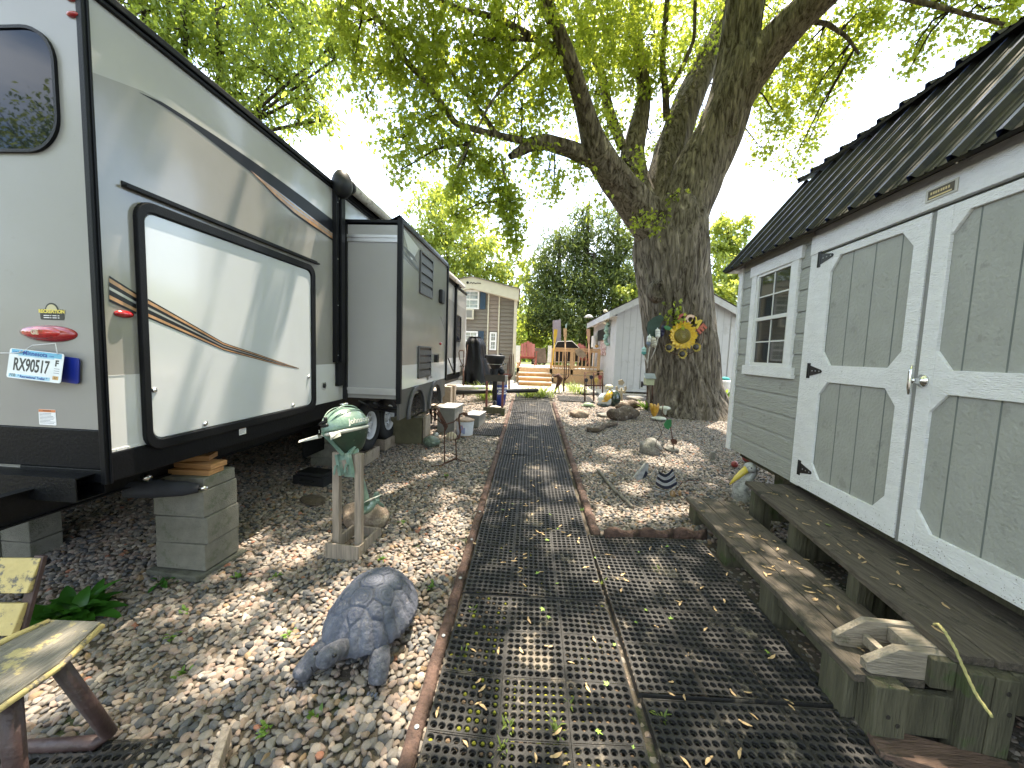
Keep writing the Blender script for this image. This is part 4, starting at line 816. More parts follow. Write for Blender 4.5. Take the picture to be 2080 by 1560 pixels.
# doors
def octo(y0, y1, z0, z1, c=.105): return [(y0+c*.85, z0), (y1-c*.85, z0), (y1, z0+c), (y1, z1-c), (y1-c*.85, z1), (y0+c*.85, z1), (y0, z1-c), (y0, z0+c)]
def door(y0, y1, inner, label, hinge_side, sw):
    d_ = MB(shT(0)); d_.box(y0, y1, .605, 2.525, .0, .018, 0)
    dr = d_.build('door', SGP, root); dr['label'] = label
    g = MB(shT(0)); yy = inner[0]+.10
    while yy < inner[1]: g.box(yy-.004, yy+.004, .64, 2.50, .017, .0188); yy += .203
    g.build('groove', mat('groove_shadow_paint', (.13, .145, .135), .8), dr)
    m = MB(shT(.018)); i0, i1 = inner; za, zb, zc, zd = .735, 1.505, 1.635, 2.465
    for (q0, q1) in ((za, zb), (zc, zd)):
        O = octo(i0, i1, q0, q1); 
    # frame boards: outline ring pieces with octagonal openings
    def board(poly, k=0.0): m.prism(poly, 0, .019+k)
    board([(y0+.004, .61), (i0, .61), (i0, 2.52), (y0+.004, 2.52)]); board([(i1, .61), (y1-.004, .61), (y1-.004, 2.52), (i1, 2.52)])
    for q0, q1 in ((.61, za), (zb, zc), (zd, 2.52)): board([(i0+.001, q0), (i1-.001, q0), (i1-.001, q1), (i0+.001, q1)], -.001)
    c = .105
    for q0, q1 in ((za, zb), (zc, zd)):
        for (yy, sy) in ((i0, 1), (i1, -1)):
            for (zz, sz) in ((q0, 1), (q1, -1)): board([(yy, zz), (yy+sy*c*.85, zz), (yy, zz+sz*c)], -.0015)
    m.build('door_frame', SW, dr, bev=.0018)
    return dr
d1_ = door(2.262, 3.232, (2.36, 3.07), 'left shed door with black strap hinges', 1, 0)
d2_ = door(1.0, 2.236, (1.10, 2.140), 'right shed door with the chrome handle', -1, 0)
HB = mat('black_iron', (.012, .012, .013), .45, .3, .1)
for z in (2.485, 1.585, .765):
    m = MB(shT(.037)); m.box(3.195, 3.215, z-.062, z+.062, 0, .005); m.prism([(3.19, z-.042), (3.19, z+.042), (3.06, z+.012), (3.05, z), (3.06, z-.012)], 0, .005)
    for q in (3.16, 3.12, 3.075): m.lathe([(.006, .005), (.005, .008)], 8, 1, Matrix.Translation((q, z, 0)))
    m.tube([(3.222, z-.062, .003), (3.222, z+.062, .003)], .007, 8); m.build('hinge', [HB, STEEL], d1_)
m = MB(shT(.037)); m.lathe([(.036, 0), (.036, .008), (.02, .014), (.014, .05), (.018, .055), (.018, .06)], 20, 0, Matrix.Translation((2.195, 1.57, 0))); m.tube([(2.195, 1.49, .062), (2.195, 1.53, .068), (2.195, 1.62, .068), (2.195, 1.655, .06)], [.008, .010, .010, .008], 10); m.build('door_handle', CHROME, d2_)
m = MB(shT(.0375))
for k in range(280):
    y = random.uniform(1.0, 3.22); z = .62+abs(random.gauss(0, .055)); r = random.uniform(.001, .003)
    if z < .73: m.prism([(y+r*math.cos(t)*random.uniform(.6, 1.2), z+r*math.sin(t)) for t in (0, 1.05, 2.1, 3.14, 4.2, 5.2)], 0, .0006)
tag(m.build('mud_specks', mat('mud_brown', (.22, .19, .15), .9), root), kind='stuff')
m = MB(shT(.0)); m.box(2.237, 2.261, .6, 2.52, .0, .03); m.build('astragal', mat('seal_grey', (.22, .22, .21), .7), root)
m = MB(shT(.0365)); m.box(2.13, 2.31, 2.585, 2.655, 0, .006, 0); m.box(2.145, 2.295, 2.595, 2.645, .006, .0075, 1)
MTX = TS @ Matrix(((0, 0, -1, -.045), (-1, 0, 0, 2.22), (0, 1, 0, 2.62), (0, 0, 0, 1)))
m2 = MB(MTX); [m2.box(a, a+.010, -.002, .012, 0, .0004, 2) for a in (-.058, -.043, -.030, -.016, 0, .013, .027, .042)]; m2.box(-.065, .065, -.022, -.014, 0, .0005, 2)
k0 = len(m.v); m.v += m2.v; m.f += [[i+k0 for i in f] for f in m2.f]; m.m += m2.m; m.s += m2.s
m.build('maker_plate', [mat('plate_clear', (.45, .43, .36), .3), mat('plate_bronze', (.07, .055, .03), .4, .3), mat('plate_gold', (.55, .43, .2), .4, .3)], root)
# roof
def roofpanel(pA, pB, ya, yb, name):
    A = Vector((pA[0], 0, pA[1])); B = Vector((pB[0], 0, pB[1])); d = (B-A); L = d.length; d.normalize(); n = Vector((-d.z, 0, d.x)); 
    m = MB(TS @ Matrix(((0, d.x, n.x, A.x), (1, 0, 0, 0), (0, d.z, n.z, A.z), (0, 0, 0, 1))))
    prof = []; y = yb; P = .229
    k = 0
    while y-P > ya:
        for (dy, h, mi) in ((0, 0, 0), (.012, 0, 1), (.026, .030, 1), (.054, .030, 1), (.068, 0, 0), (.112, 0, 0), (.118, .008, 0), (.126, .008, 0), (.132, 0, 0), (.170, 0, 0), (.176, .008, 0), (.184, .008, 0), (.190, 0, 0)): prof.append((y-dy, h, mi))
        y -= P
    n_ = len(prof); ns = 10; vs = []
    for i in range(ns+1):
        for (py, h, mi) in prof: vs.append((py, L*i/ns, h+.012))
    fs0 = []; fs1 = []
    for i in range(ns):
        for k in range(n_-1): (fs1 if (prof[k][2] == 1 and prof[k+1][2] == 1) or False else fs0).append((i*n_+k, i*n_+k+1, (i+1)*n_+k+1, (i+1)*n_+k))
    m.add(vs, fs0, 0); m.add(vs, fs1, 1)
    m.box(ya, yb+.0, 0.005, L-.005, -.012, .008, 0)
    return m.build(name, [ROOFM, ROOFSKY], root)
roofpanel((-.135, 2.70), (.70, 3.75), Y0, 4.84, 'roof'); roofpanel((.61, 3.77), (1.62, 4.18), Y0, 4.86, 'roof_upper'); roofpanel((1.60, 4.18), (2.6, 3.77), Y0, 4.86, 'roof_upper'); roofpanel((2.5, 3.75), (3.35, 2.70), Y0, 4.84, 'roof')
m = MB(TS); m.box(.01, .03, Y0, 4.8, 2.66, 2.76); m.prism([(-.10, 2.70), (0.02, 2.70), (.75, 3.70), (1.6, 4.12), (2.45, 3.70), (3.2, 2.7), (3.3, 2.70), (2.5, 3.76), (1.6, 4.18), (.70, 3.76)], 4.66, 4.83, 0, Matrix(((1, 0, 0, 0), (0, 0, 1, 0), (0, 1, 0, 0), (0, 0, 0, 1)))); m.build('fascia', SW, root)
m = MB(TS)
for yy in (-1., .6, 2.2, 3.8): 
    for x in (.3, 1.5, 2.9): m.box(x-.1, x+.1, yy-.2, yy+.2, zg(2.5, yy)-.03, .56)
m.box(.12, .22, Y0+.1, Y1-.05, .50, .62); m.box(1.5, 1.6, Y0+.1, Y1-.05, .50, .62); m.box(.12, 3.1, Y1-.2, Y1-.1, .5, .62); m.build('skid_beam', WOODM, root)
# ================================================================ wooden steps
sr = thing('wooden_step', 'weathered two-level plank step with mossy posts in front of the shed doors', 'step', tuple(TS @ Vector((-.3, 2.5, .1))))
TL = frame(1.545, 1.58, .298, 5.4); TU = frame(1.895, 1.56, .462, 9.3, 1.9)
def board(T, x0, x1, ya, yb, k, sag=0):
    m = MB(T); n = 14; vs = []
    for i in range(n+1):
        y = ya+(yb-ya)*i/n; w1 = random.uniform(-.0025, .0025); w2 = random.uniform(-.0025, .0025); dz = sag*math.sin(math.pi*i/n)+.0015*math.sin(i*2.1+k)
        for (x, zz) in ((x0+w1, -.034), (x1+w2, -.034), (x1+w2, -.004), (x1+w2-.006, 0), (x0+w1+.006, 0), (x0+w1, -.004)): vs.append((x, y, zz+dz))
    fs = [tuple(range(5, -1, -1)), tuple(n*6+q for q in range(6))]
    for i in range(n):
        for q in range(6): fs.append((i*6+q, i*6+(q+1) % 6, (i+1)*6+(q+1) % 6, (i+1)*6+q))
    m.add(vs, fs); return m.build('plank', WOODG, sr)
for k in range(3): board(TL, .1445*k, .1445*k+.139, [.0, .0, .13][k], 2.09+random.uniform(-.02, .02), k)
for k in range(5): board(TU, .1445*k, .1445*k+.139, -.05+random.uniform(-.015, .015), 1.98+random.uniform(-.02, .02), k+5)
def st(nm, T, *a, m_=None):
    m = MB(T); m.box(*a); return m.build(nm, m_ or WOODM, sr, bev=.006)
for y in (1.88, 1.25, .62): st('support_block', TL, .01, .16, y, y+.15, -.30, -.036)
for y in (1.80, 1.16, .52):
    st('post', TU, .012, .10, y, y+.09, -.48, -.036); st('post', TU, .104, .17, y+.012, y+.10, -.48, -.037); st('side_board', TU, .175, .5, y+.03, y+.065, -.3, -.038)
st('side_board', TL, .0, .10, .04, .20, -.27, -.036); st('post', TL, .045, .175, -.06, .035, -.32, .0); st('side_board', TL, .178, .56, -.03, .01, -.23, -.04)
st('side_board', TU, .0, .05, .03, .08, -.2, -.037)
st('post', TU, .02, .105, -.10, -.015, -.50, -.04); st('post', TU, .108, .19, -.105, -.02, -.50, -.042); st('side_board', TU, .195, .7, -.07, -.03, -.22, -.04); st('side_board', TU, -.07, .018, -.05, -.012, -.17, -.04)
st('stringer', TL, .03, .07, .2, 2.05, -.10, -.037); st('stringer', TL, .36, .40, .2, 2.05, -.16, -.038); st('stringer', TU, .45, .49, .05, 1.9, -.2, -.039)
DKH = mat('knot_dark', (.02, .016, .012), .9)
m = MB()
for (T, x, y, z) in ((TL, .10, -.062, -.13), (TL, .14, -.062, -.165), (TU, .15, -.107, -.10), (TU, .165, -.107, -.19)): p_ = T @ Vector((x, y, z)); m.ell(tuple(p_), (.010, .003, .010), 0, None, 10, 6)
m.build('bolt_hole', DKH, sr)
# loose boot-scraper like wooden bracket lying on the lower step
BR = TL @ Matrix.Translation((.275, .10, .003)) @ Matrix.Rotation(rad(-2), 4, 'Z')
br = thing('wooden_bracket', 'loose wooden bracket with chamfered side boards lying on the near end of the lower step', 'bracket', tuple(BR @ Vector((0, 0, 0))))
def ch(y0, y1, dx=0, zt=.125):
    m = MB(BR @ Matrix(((1, 0, 0, 0), (0, 0, 1, 0), (0, 1, 0, 0), (0, 0, 0, 1)))); m.prism([(-.22+dx, .012), (-.20+dx, .0), (.20+dx, 0), (.20+dx, zt), (-.10+dx, zt), (-.22+dx, .05)], y0, y1); return m.build('side_board', WOODA2, br, bev=.003)
WOODA2 = mat('bracket_wood', (.25, .215, .165), .85, 0, .3, 3, bump=1, bs=8, stretch=(1.2, 16, 16), rot=7, dirt=(.13, .12, .08), dthr=.6, ds=8)
ch(-.10, -.06); ch(.06, .095, -.02, .14); m = MB(BR); m.box(-.03, .205, -.058, .058, .06, .128); m.build('centre_block', WOODA2, br, bev=.004); m = MB(BR); m.box(-.13, -.10, -.058, .058, .03, .075); m.build('crosspiece', WOODA2, br, bev=.002)
m = MB(BR); m.ell((.07, -.101, .075), (.022, .004, .014), 0, None, 12, 6); m.ell((.08, -.102, .04), (.006, .004, .006), 1, None, 8, 6); m.build('knot', [DKH, NAIL], br)
pts = [Y(*p) for p in ((1897, 1268, 1.62), (1906, 1268, 1.50), (1920, 1284, 1.43), (1940, 1318, 1.40), (1962, 1368, 1.37), (1985, 1415, 1.34), (2020, 1462, 1.30))]
fine = []
for p_, q_ in zip(pts, pts[1:]): fine += [p_.lerp(q_, t/8) for t in range(8)]
m = MB()
for ph in (0, 2.09, 4.19): m.tube([p_+Vector((.003*math.cos(ph+i*.7), 0, .003*math.sin(ph+i*.7))) for i, p_ in enumerate(fine)], .0032, 6)
m.solo('rope', mat('yellow_rope', (.36, .33, .13), .7, 0, .3, 60), 'yellow twisted rope hanging from the upper step at bottom right', 'rope')
a, b_ = G(1760, 1500), G(2070, 1590)
m = MB(frame((a.x+b_.x)/2, (a.y+b_.y)/2, (a.z+b_.z)/2+.02, math.degrees(math.atan2(b_.x-a.x, b_.y-a.y)))); m.box(-.045, .095, -(b_-a).length/2, (b_-a).length/2+.1, -.02, .02); m.solo('loose_plank', mat('red_brown_plank', (.12, .075, .055), .85, 0, .4, 4, bump=1, bs=12, stretch=(1.5, 9, 9), dirt=(.05, .04, .03), dthr=.6, ds=8), 'reddish brown loose plank on the pebbles at bottom right', 'plank', bev=.003)
m = MB(TS); m.box(.08, .5, 1.1, 1.36, .05, .13); m.solo('rubber_block', BLKP, 'black rubber block beneath the rope end at the bottom right corner', 'block', bev=.02)
# ================================================================ bench, hosta
YEL = mat('peeling_yellow_paint', (.52, .41, .17), .75, 0, .12, 12, bump=.8, bs=30, dirt=(.13, .115, .10), dthr=.535, ds=11)
YELW = mat('worn_plank_grey', (.17, .155, .125), .85, 0, .35, 4, bump=1, bs=12, stretch=(14, 2, 4), rot=40, dirt=(.45, .37, .17), dthr=.585, ds=7)
BRN = mat('brown_painted_steel', (.055, .032, .03), .5, 0, .3, 12, bump=.5, bs=40, dirt=(.30, .23, .15), dthr=.70, ds=16)
bn = thing('garden_bench', 'brown framed garden bench with peeling yellow slats and arm, cut off at the left edge', 'bench', (-2.2, 1.5, -.06))
def slat(p, q, h, th, mt, dy=0):
    m = MB(); a = Y(*p, 1.78+dy); b_ = Y(*q, 1.78+dy); w_ = (b_-a); L_ = 1.3; d = Vector((1, .06, 0)).normalized(); c = b_; up = Vector((0, .45, 1)).normalized(); nn = d.cross(up)
    M = Matrix((d, up, nn)).transposed().to_4x4(); M.translation = Vector((a.x+(b_.x-a.x), b_.y, b_.z)); m.add([(-L_, 0, 0), (0, 0, 0), (0, h, 0), (-L_, h, 0), (-L_, 0, th), (0, 0, th), (0, h, th), (-L_, h, th)], [(0, 1, 2, 3), (4, 7, 6, 5), (0, 4, 5, 1), (2, 6, 7, 3), (1, 5, 6, 2), (0, 3, 7, 4)], 0, False, M); return m.build('slat', mt, bn, bev=.004)
slat((0, 1203), (68, 1203), .155, .032, YEL); slat((0, 1288), (38, 1288), .135, .032, YEL, -.06)
ar = [G(-160, 1400), ]
def PZ(px, py, z): d = ray(px, py); return CP+d*((z-H)/d.z)
ap = [PZ(-160, 1400, .50), PZ(100, 1258, .50), PZ(205, 1262, .50), PZ(120, 1345, .50), PZ(-60, 1470, .50)]
m = MB(); m.prism([(p_.x, p_.y) for p_ in ap], .475, .50, 0); m.build('arm_rest', YELW, bn, bev=.003)
m = MB(); e = [PZ(207, 1266, .50), PZ(120, 1349, .50), PZ(-60, 1474, .50)]; m.tube([v+Vector((0, 0, -.012)) for v in e], .011, 6); m.tube([PZ(-160, 1385, .502), PZ(20, 1296, .502), PZ(100, 1262, .502)], .012, 6); m.build('painted_edge', YEL, bn)
m = MB(); a = PZ(20, 1410, .47); m.tube([a, (a.x+.0, a.y+.0, -.08)], .028, 12); m.build('leg', BRN, bn)
m = MB(); a = PZ(115, 1345, .46); b_ = PZ(222, 1490, .01); m.tube([a, b_, b_+Vector((-.03, -.02, -.02)), PZ(20, 1520, -.02)], .026, 12); m.build('leg', BRN, bn)
m = MB(); a = Y(84, 1128, 1.83); b_ = Y(35, 1310, 1.72); m.bar(a, b_, .05, .02); m.bar(b_, PZ(20, 1400, .48), .05, .02); m.build('back_post', BRN, bn, bev=.003)
def leafblade(m, c, az, tilt, L, W, mi=0, droop=.3, n=5, curl=.15):
    d = Vector((math.sin(az), math.cos(az), 0)); s = Vector((d.y, -d.x, 0)); vs = []; 
    for i in range(n+1):
        t = i/n; w_ = W*math.sin(math.pi*min(1, t**.8*.96+.02))**.8; a = tilt-droop*t*2
        if i == 0: p_ = Vector(c)
        else: p_ = p_+(d*math.cos(a)+Vector((0, 0, 1))*math.sin(a))*L/n
        vs += [p_-s*w_/2+Vector((0, 0, curl*w_)), p_, p_+s*w_/2+Vector((0, 0, curl*w_))]
    fs = []
    for i in range(n):
        for q in range(2): fs.append((i*3+q, i*3+q+1, (i+1)*3+q+1, (i+1)*3+q))
    m.add(vs, fs, mi, True)
LG = leafmat('hosta_leaf', (.02, .075, .012), (.05, .16, .02), (.12, .32, .03), .25, .35)
def plant(px, py, n, L, W, label, m_=None, spread=.06, tl=(.5, 1.1), name='leafy_plant', cat='plant', grp=None, droop=.3, seed=0, loc=None):
    rs = random.Random(seed); p = loc or G(px, py); m = MB()
    for i in range(n):
        a = rs.uniform(0, 6.28); r = rs.uniform(0, spread); leafblade(m, (p.x+r*math.cos(a), p.y+r*math.sin(a), p.z-.01), rs.uniform(0, 6.28), rs.uniform(*tl), L*rs.uniform(.6, 1.1), W*rs.uniform(.7, 1.1), 0, droop)
    o = m.build(name, m_ or LG); tag(o, label, cat, grp); return o
plant(148, 1250, 80, .21, .085, 'broad leaved green hosta between the bench and the gravel', spread=.10, seed=3, droop=.45, tl=(.35, 1.25))
plant(330, 1185, 16, .06, .03, 'tiny weed sprouting before the near block stack', spread=.10, seed=4)
# ================================================================ ornaments near the shed
PW = mat('pelican_white', (.36, .36, .34), .5, 0, .3, 14, dirt=(.2, .2, .2), dthr=.55, ds=18, coat=.2)
pb = G(1508, 1012); root = thing('pelican_statue', 'grey and white pelican statue with a long yellow bill beside the wooden step', 'statue', tuple(pb))
def PY(px, py): return Y(px, py, pb.y)
m = MB(); m.tube([PY(1512, 1030), PY(1506, 1008), PY(1504, 990), PY(1520, 972), PY(1531, 958), PY(1528, 945)], [.09, .10, .075, .05, .042, .03], 16, 0); m.ell(tuple(PY(1524, 950)), (.062, .075, .058), 0, None, 18, 12); m.build('body', PW, root)
m = MB(); m.tube([PY(1519, 951), PY(1508, 960), PY(1496, 970), PY(1482, 984)], [.04, .034, .026, .006], 12); m.build('bill', mat('bill_yellow', (.62, .48, .07), .4, 0, .12, 12, coat=.3), root)
m = MB(); q = PY(1522, 947); m.ell((q.x-.02, q.y-.07, q.z), (.008, .008, .008), 0, None, 8, 6); m.build('eye', DKH, root)
RB = mat('faded_red', (.27, .045, .04), .45, 0, .2, 9, coat=.2)
q = G(1492, 948); m = MB(); m.ell((q.x, q.y, q.z+.035), (.045, .045, .045), 0, None, 18, 12); m.solo('ball', RB, 'faded red ball on the gravel left of the pelican statue', 'ball')
q = G(1508, 938); m = MB(); m.ell((q.x+.06, q.y, q.z+.05), (.06, .06, .05), 0, None, 18, 12); m.solo('ball', RB, 'darker red ball half hidden under the shed wall', 'ball')
q = G(1447, 934); m = MB(); m.prism(rrect(-.03, .03, 0, .13, .025, 3), -.02, .02, 0, Matrix.Translation((q.x, q.y, q.z-.01)) @ Matrix.Rotation(rad(90), 4, 'X')); m.solo('upright_stone', ROCKG, 'small upright grey stone near the shed corner', 'stone', bev=.006)
# tin pelican with striped wing
cb = G(1345, 1005); root = thing('metal_bird_ornament', 'flat wire and metal pelican ornament with a striped wing in the right gravel bed', 'ornament', tuple(cb))
def CY(px, py, dy=0): return Y(px, py, cb.y+dy)
TIN = mat('painted_tin_white', (.33, .35, .38), .35, .3, .3, 20); TINB = mat('painted_tin_navy', (.015, .02, .04), .35, .2, .2)
def plate(m, pts, mi, dy=0., th=.01, y=None):
    A = [CY(*p, dy) for p in pts]; n = len(A); B = [p_+Vector((0, th, 0)) for p_ in A]; m.add(A+B, [tuple(range(n)), tuple(range(2*n-1, n-1, -1))]+[(i, (i+1) % n, n+(i+1) % n, n+i) for i in range(n)], mi)
m = MB(); plate(m, [(1289, 968), (1312, 941), (1318, 943), (1316, 960), (1306, 972), (1295, 977)], 0); plate(m, [(1288, 969), (1312, 940), (1314, 942), (1292, 971)], 2, -.012, .03); plate(m, [(1305, 972), (1312, 956), (1316, 962), (1311, 970)], 1, -.008, .004); m.build('bill', [TIN, TINB, PW], root)
m = MB()
for k in range(5):
    o = [(1330+.6*k*3, 0)]
    xa, xb = 1332+k*1.5, 1375-k*2; y0_ = 988-k*5.5; P_ = []
    for i in range(11): t = i/10; P_.append((xa+(xb-xa)*t, y0_-4+12*math.sin(math.pi*t)*.8-4*t*(k*.3)))
    for i in range(11): t = 1-i/10; P_.append((xa+(xb-xa)*t, y0_-10+12*math.sin(math.pi*t)*.8-4*t*(k*.3)))
    plate(m, P_, k % 2, -.01-.002*k, .006)
m.build('wing', [TINB, TIN], root)
m = MB(); WR = mat('thin_wire', (.30, .30, .30), .4, .6, .2)
m.tube([CY(*p) for p in ((1314, 941), (1326, 941), (1332, 952), (1324, 965), (1318, 978), (1325, 990), (1340, 996), (1356, 999), (1372, 990), (1378, 976), (1370, 966), (1356, 962), (1342, 966), (1332, 973))], .006, 6); m.tube([CY(*p) for p in ((1350, 997), (1350, 1004), (1343, 1012), (1336, 1008))], .006, 6); m.tube([CY(*p) for p in ((1356, 997), (1362, 1010), (1348, 1017), (1342, 1014))], .006, 6)
plate(m, [(1334, 1005), (1348, 1002), (1344, 1011), (1341, 1009)], 0, 0, .006); plate(m, [(1340, 1016), (1362, 1010), (1348, 1019)], 0, 0, .006); m.build('wire_outline', WR, root)
m = MB(); m.tube([CY(1372, 998), CY(1385, 980), CY(1400, 976), CY(1425, 975)], .004, 6, 0); m.ell(tuple(CY(1366, 1005)), (.03, .03, .055), 1, None, 12, 8); m.ell(tuple(CY(1381, 1002)), (.018, .02, .035), 1, None, 12, 8); m.solo('shell_and_wire', [RUST, mat('shell_brown', (.28, .17, .08), .4, 0, .4, 20, coat=.4)], 'brown shells and rusty wire against the metal bird ornament', 'ornament')
# rusty flower stake
fb = G(1369, 918); root = thing('flower_stake', 'rusty metal flower stake with green and brown leaves in the right gravel bed', 'garden stake', tuple(fb))
def FY(px, py, dy=0): return Y(px, py, fb.y+dy)
m = MB(); m.tube([FY(*p) for p in ((1369, 918), (1366, 890), (1362, 868), (1355, 850), (1345, 838), (1347, 822))], .007, 6); m.build('stem', RUST, root)
FG = mat('enamel_leaf_green', (.03, .16, .06), .4, 0, .2, coat=.3)
def fplate(name, pts, mt, dy=0, fy=None):
    m = MB(); A = [(fy or FY)(*p, dy) for p in pts]; n = len(A); B = [p_+Vector((0, .006, 0)) for p_ in A]; m.add(A+B, [tuple(range(n)), tuple(range(2*n-1, n-1, -1))]+[(i, (i+1) % n, n+(i+1) % n, n+i) for i in range(n)]); return m.build(name, mt, root)
fplate('leaf', [(1348, 862), (1354, 853), (1364, 852), (1364, 864), (1358, 873), (1351, 869)], FG, -.01); fplate('leaf', [(1362, 893), (1369, 891), (1376, 896), (1374, 904), (1370, 902), (1365, 902)], RUST, -.012)
m = MB(); m.tube([G(1342, 968, .0)+Vector((0, 0, 0))]+[Y(px, py, 4.8) for px, py in ((1353, 935), (1345, 918), (1331, 906), (1334, 894), (1345, 882), (1338, 862), (1330, 850))], .004, 6); m.solo('bent_wire', RUST, 'thin bent rusty wire rising between the metal bird and the boulder', 'wire')
WT = mat('driftwood_grey', (.17, .15, .125), .85, 0, .3, 6, bump=.6, bs=30, stretch=(4, 1, 4))
def lying(pts, r, name, m_, label, cat, **k):
    P_ = [G(*p)+Vector((0, 0, r*.8)) for p in pts]; F_ = []
    for a, b_ in zip(P_, P_[1:]): F_ += [a.lerp(b_, t/4) for t in range(4)]
    F_.append(P_[-1]); m = MB(); rs = random.Random(3); m.tube([p_+Vector((rs.uniform(-.2, .2)*r,)*3) for p_ in F_], [r*rs.uniform(.8, 1.15) for _ in F_], 8); return m.solo(name, m_, label, cat)
lying([(1214, 955), (1245, 995), (1262, 1010), (1285, 1033)], .018, 'driftwood_stick', WT, 'grey driftwood stick lying in the right gravel bed', 'stick')
# ================================================================ middle distance: left side of the path
BK = mat('bark_log', (.085, .062, .045), .95, 0, .45, 14, bump=2, bs=40, dirt=(.22, .19, .16), dthr=.58, ds=10)
lying([(1192, 876), (1212, 878), (1230, 868), (1252, 864)], .045, 'bark_strip', BK, 'dark curled strip of bark lying beside the right edging', 'bark')
def logp(px0, px1, py, r, label, seed):
    a, b_ = G(px0, py), G(px1, py-6); rs = random.Random(seed); m = MB(); n = 14; P_ = [a.lerp(b_, i/n)+Vector((0, 0, r*.7+.03*math.sin(i*.9))) for i in range(n+1)]
    m.tube(P_, [r*(.45+.55*math.sin(math.pi*(i+1)/(n+2)))*rs.uniform(.88, 1.12) for i in range(n+1)], 14); return m.solo('broken_log', BK, label, 'log')
logp(1238, 1292, 854, .155, 'dark hollow broken log in front of the painted garden figure', 2)
logp(1252, 1300, 832, .10, 'smaller ragged piece of bark behind the broken log', 5)
# wire bird stand with a stone
wb = G(915, 945); root = thing('wire_bird_ornament', 'rusty wire bird on two legs holding a round stone, left of the path', 'ornament', tuple(wb))
def WY(px, py, dy=0): return Y(px, py, wb.y+dy)
m = MB(); m.tube([WY(*p) for p in ((903, 940), (903, 900), (903, 870), (905, 862), (922, 857), (929, 850))], .008, 8); m.tube([WY(*p) for p in ((927, 935), (926, 900), (925, 893), (932, 890), (935, 878), (932, 850), (934, 842), (941, 839), (946, 842))], [.008, .008, .01, .012, .012, .012, .012, .012, .01], 8); m.tube([WY(903, 941), WY(918, 935), WY(927, 930)], .012, 8); m.tube([WY(873, 948), WY(897, 945), WY(903, 941)], .007, 6); m.tube([WY(897, 945), WY(912, 953), WY(925, 959)], .007, 6); m.tube([WY(927, 931), WY(940, 937), WY(955, 940)], .006, 6)
m.ell(tuple(WY(945, 841)), (.035, .03, .025), 0, None, 12, 8); m.tube([WY(947, 842), WY(960, 850)], [.008, .002], 6); m.build('wire_body', RUST, root)
m = MB()
for (x0, y0, x1, y1, x2, y2) in ((905, 862, 880, 832, 890, 828), (903, 858, 888, 840, 893, 830), (905, 866, 875, 842, 882, 836)): m.tube([WY(x0, y0), WY(x1, y1), WY(x2, y2)], .008, 6)
A = [WY(*p, .01) for p in ((888, 830), (895, 838), (910, 866), (905, 876), (893, 850))]; m.add(A+[p_+Vector((0, .012, 0)) for p_ in A], [(0, 1, 2, 3, 4), (9, 8, 7, 6, 5)]); m.build('tail', RUST, root)
m = MB(); q = WY(917, 886, .0); m.ell(tuple(q), (.068, .05, .055), 0, None, 20, 12); m.build('stone', mat('pale_stone', (.42, .36, .26), .85, 0, .2, 20, bump=.5, bs=60), root)
m = MB()
for k in (-.035, 0, .035): m.tube([(q.x+k+.0705*0, q.y+.054*math.cos(t), q.z+.06*math.sin(t)*(1-abs(k)*5)) for t in np.linspace(0, 6.283, 17)[:-1]], .0035, 5, closed=True)
m.build('wire_cage', RUST, root)
# carved stone head thing on the gravel
q = G(875, 905); m = MB(); m.ell((0, 0, .07), (.13, .11, .085), 0, None, 20, 14, lambda v: (v[0]*(1+.15*math.sin(4*v[1])), v[1], v[2]*(1+.1*math.cos(5*v[0])))); m.ell((-.02, .12, .07), (.12, .12, .09), 1, None, 18, 12); m.ell((.03, .13, .15), (.045, .05, .04), 2, None, 12, 8)
m.ell((.05, -.085, .07), (.05, .03, .02), 0, None, 10, 6); o = m.build('frog_figure', [mat('verdigris_green', (.09, .12, .09), .6, 0, .4, 14, dirt=(.2, .25, .2), dthr=.58, ds=14), ROCK, PW]); o.matrix_world = frame(q.x, q.y, q.z-.01, 10); tag(o, 'squat dark green stone figure between the trailer and the wire bird', 'figurine')
# bucket
bq = G(944, 884); root = thing('painted_bucket', 'white painted metal bucket with a rusty rim beside the grey box', 'bucket', tuple(bq)); M_ = Matrix.Translation(bq)
m = MB(M_); m.lathe([(.125, 0), (.13, .01), (.14, .13), (.15, .25), (.152, .262)], 28, 0); m.build('pail', mat('bucket_white', (.55, .56, .6), .45, 0, .1, 12), root)
m = MB(M_); m.lathe([(.132, 0), (.134, .015), (.130, .015)], 28, 0); m.lathe([(.153, .245), (.157, .255), (.153, .27), (.10, .285), (.0, .29)], 28, 0); m.tube([(.15*math.cos(t), -.02-.12*0, .262+.05*math.sin(t)) for t in np.linspace(0, math.pi, 10)], .004, 6); m.build('rim', mat('rust_cream', (.30, .22, .16), .7, .2, .4, 30), root)
m = MB(M_); m.box(-.075, -.02, -.143, -.139, .07, .19, 0); m.tube([(-.048+.032*math.cos(t), -.145, .15+.035*math.sin(t)) for t in np.linspace(0, 6.28, 14)[:-1]], .005, 5, 1, closed=True); m.box(-.02, .02, -.146, -.141, .05, .15, 0); m.text('paint', .06, Matrix.Translation((-.03, -.149, .10)) @ Matrix.Rotation(rad(90), 4, 'X'), 1, .001, .002) if False else None; m.build('faded_print', [mat('faded_blue', (.22, .25, .4), .6), mat('faded_red_print', (.4, .12, .12), .6)], root)
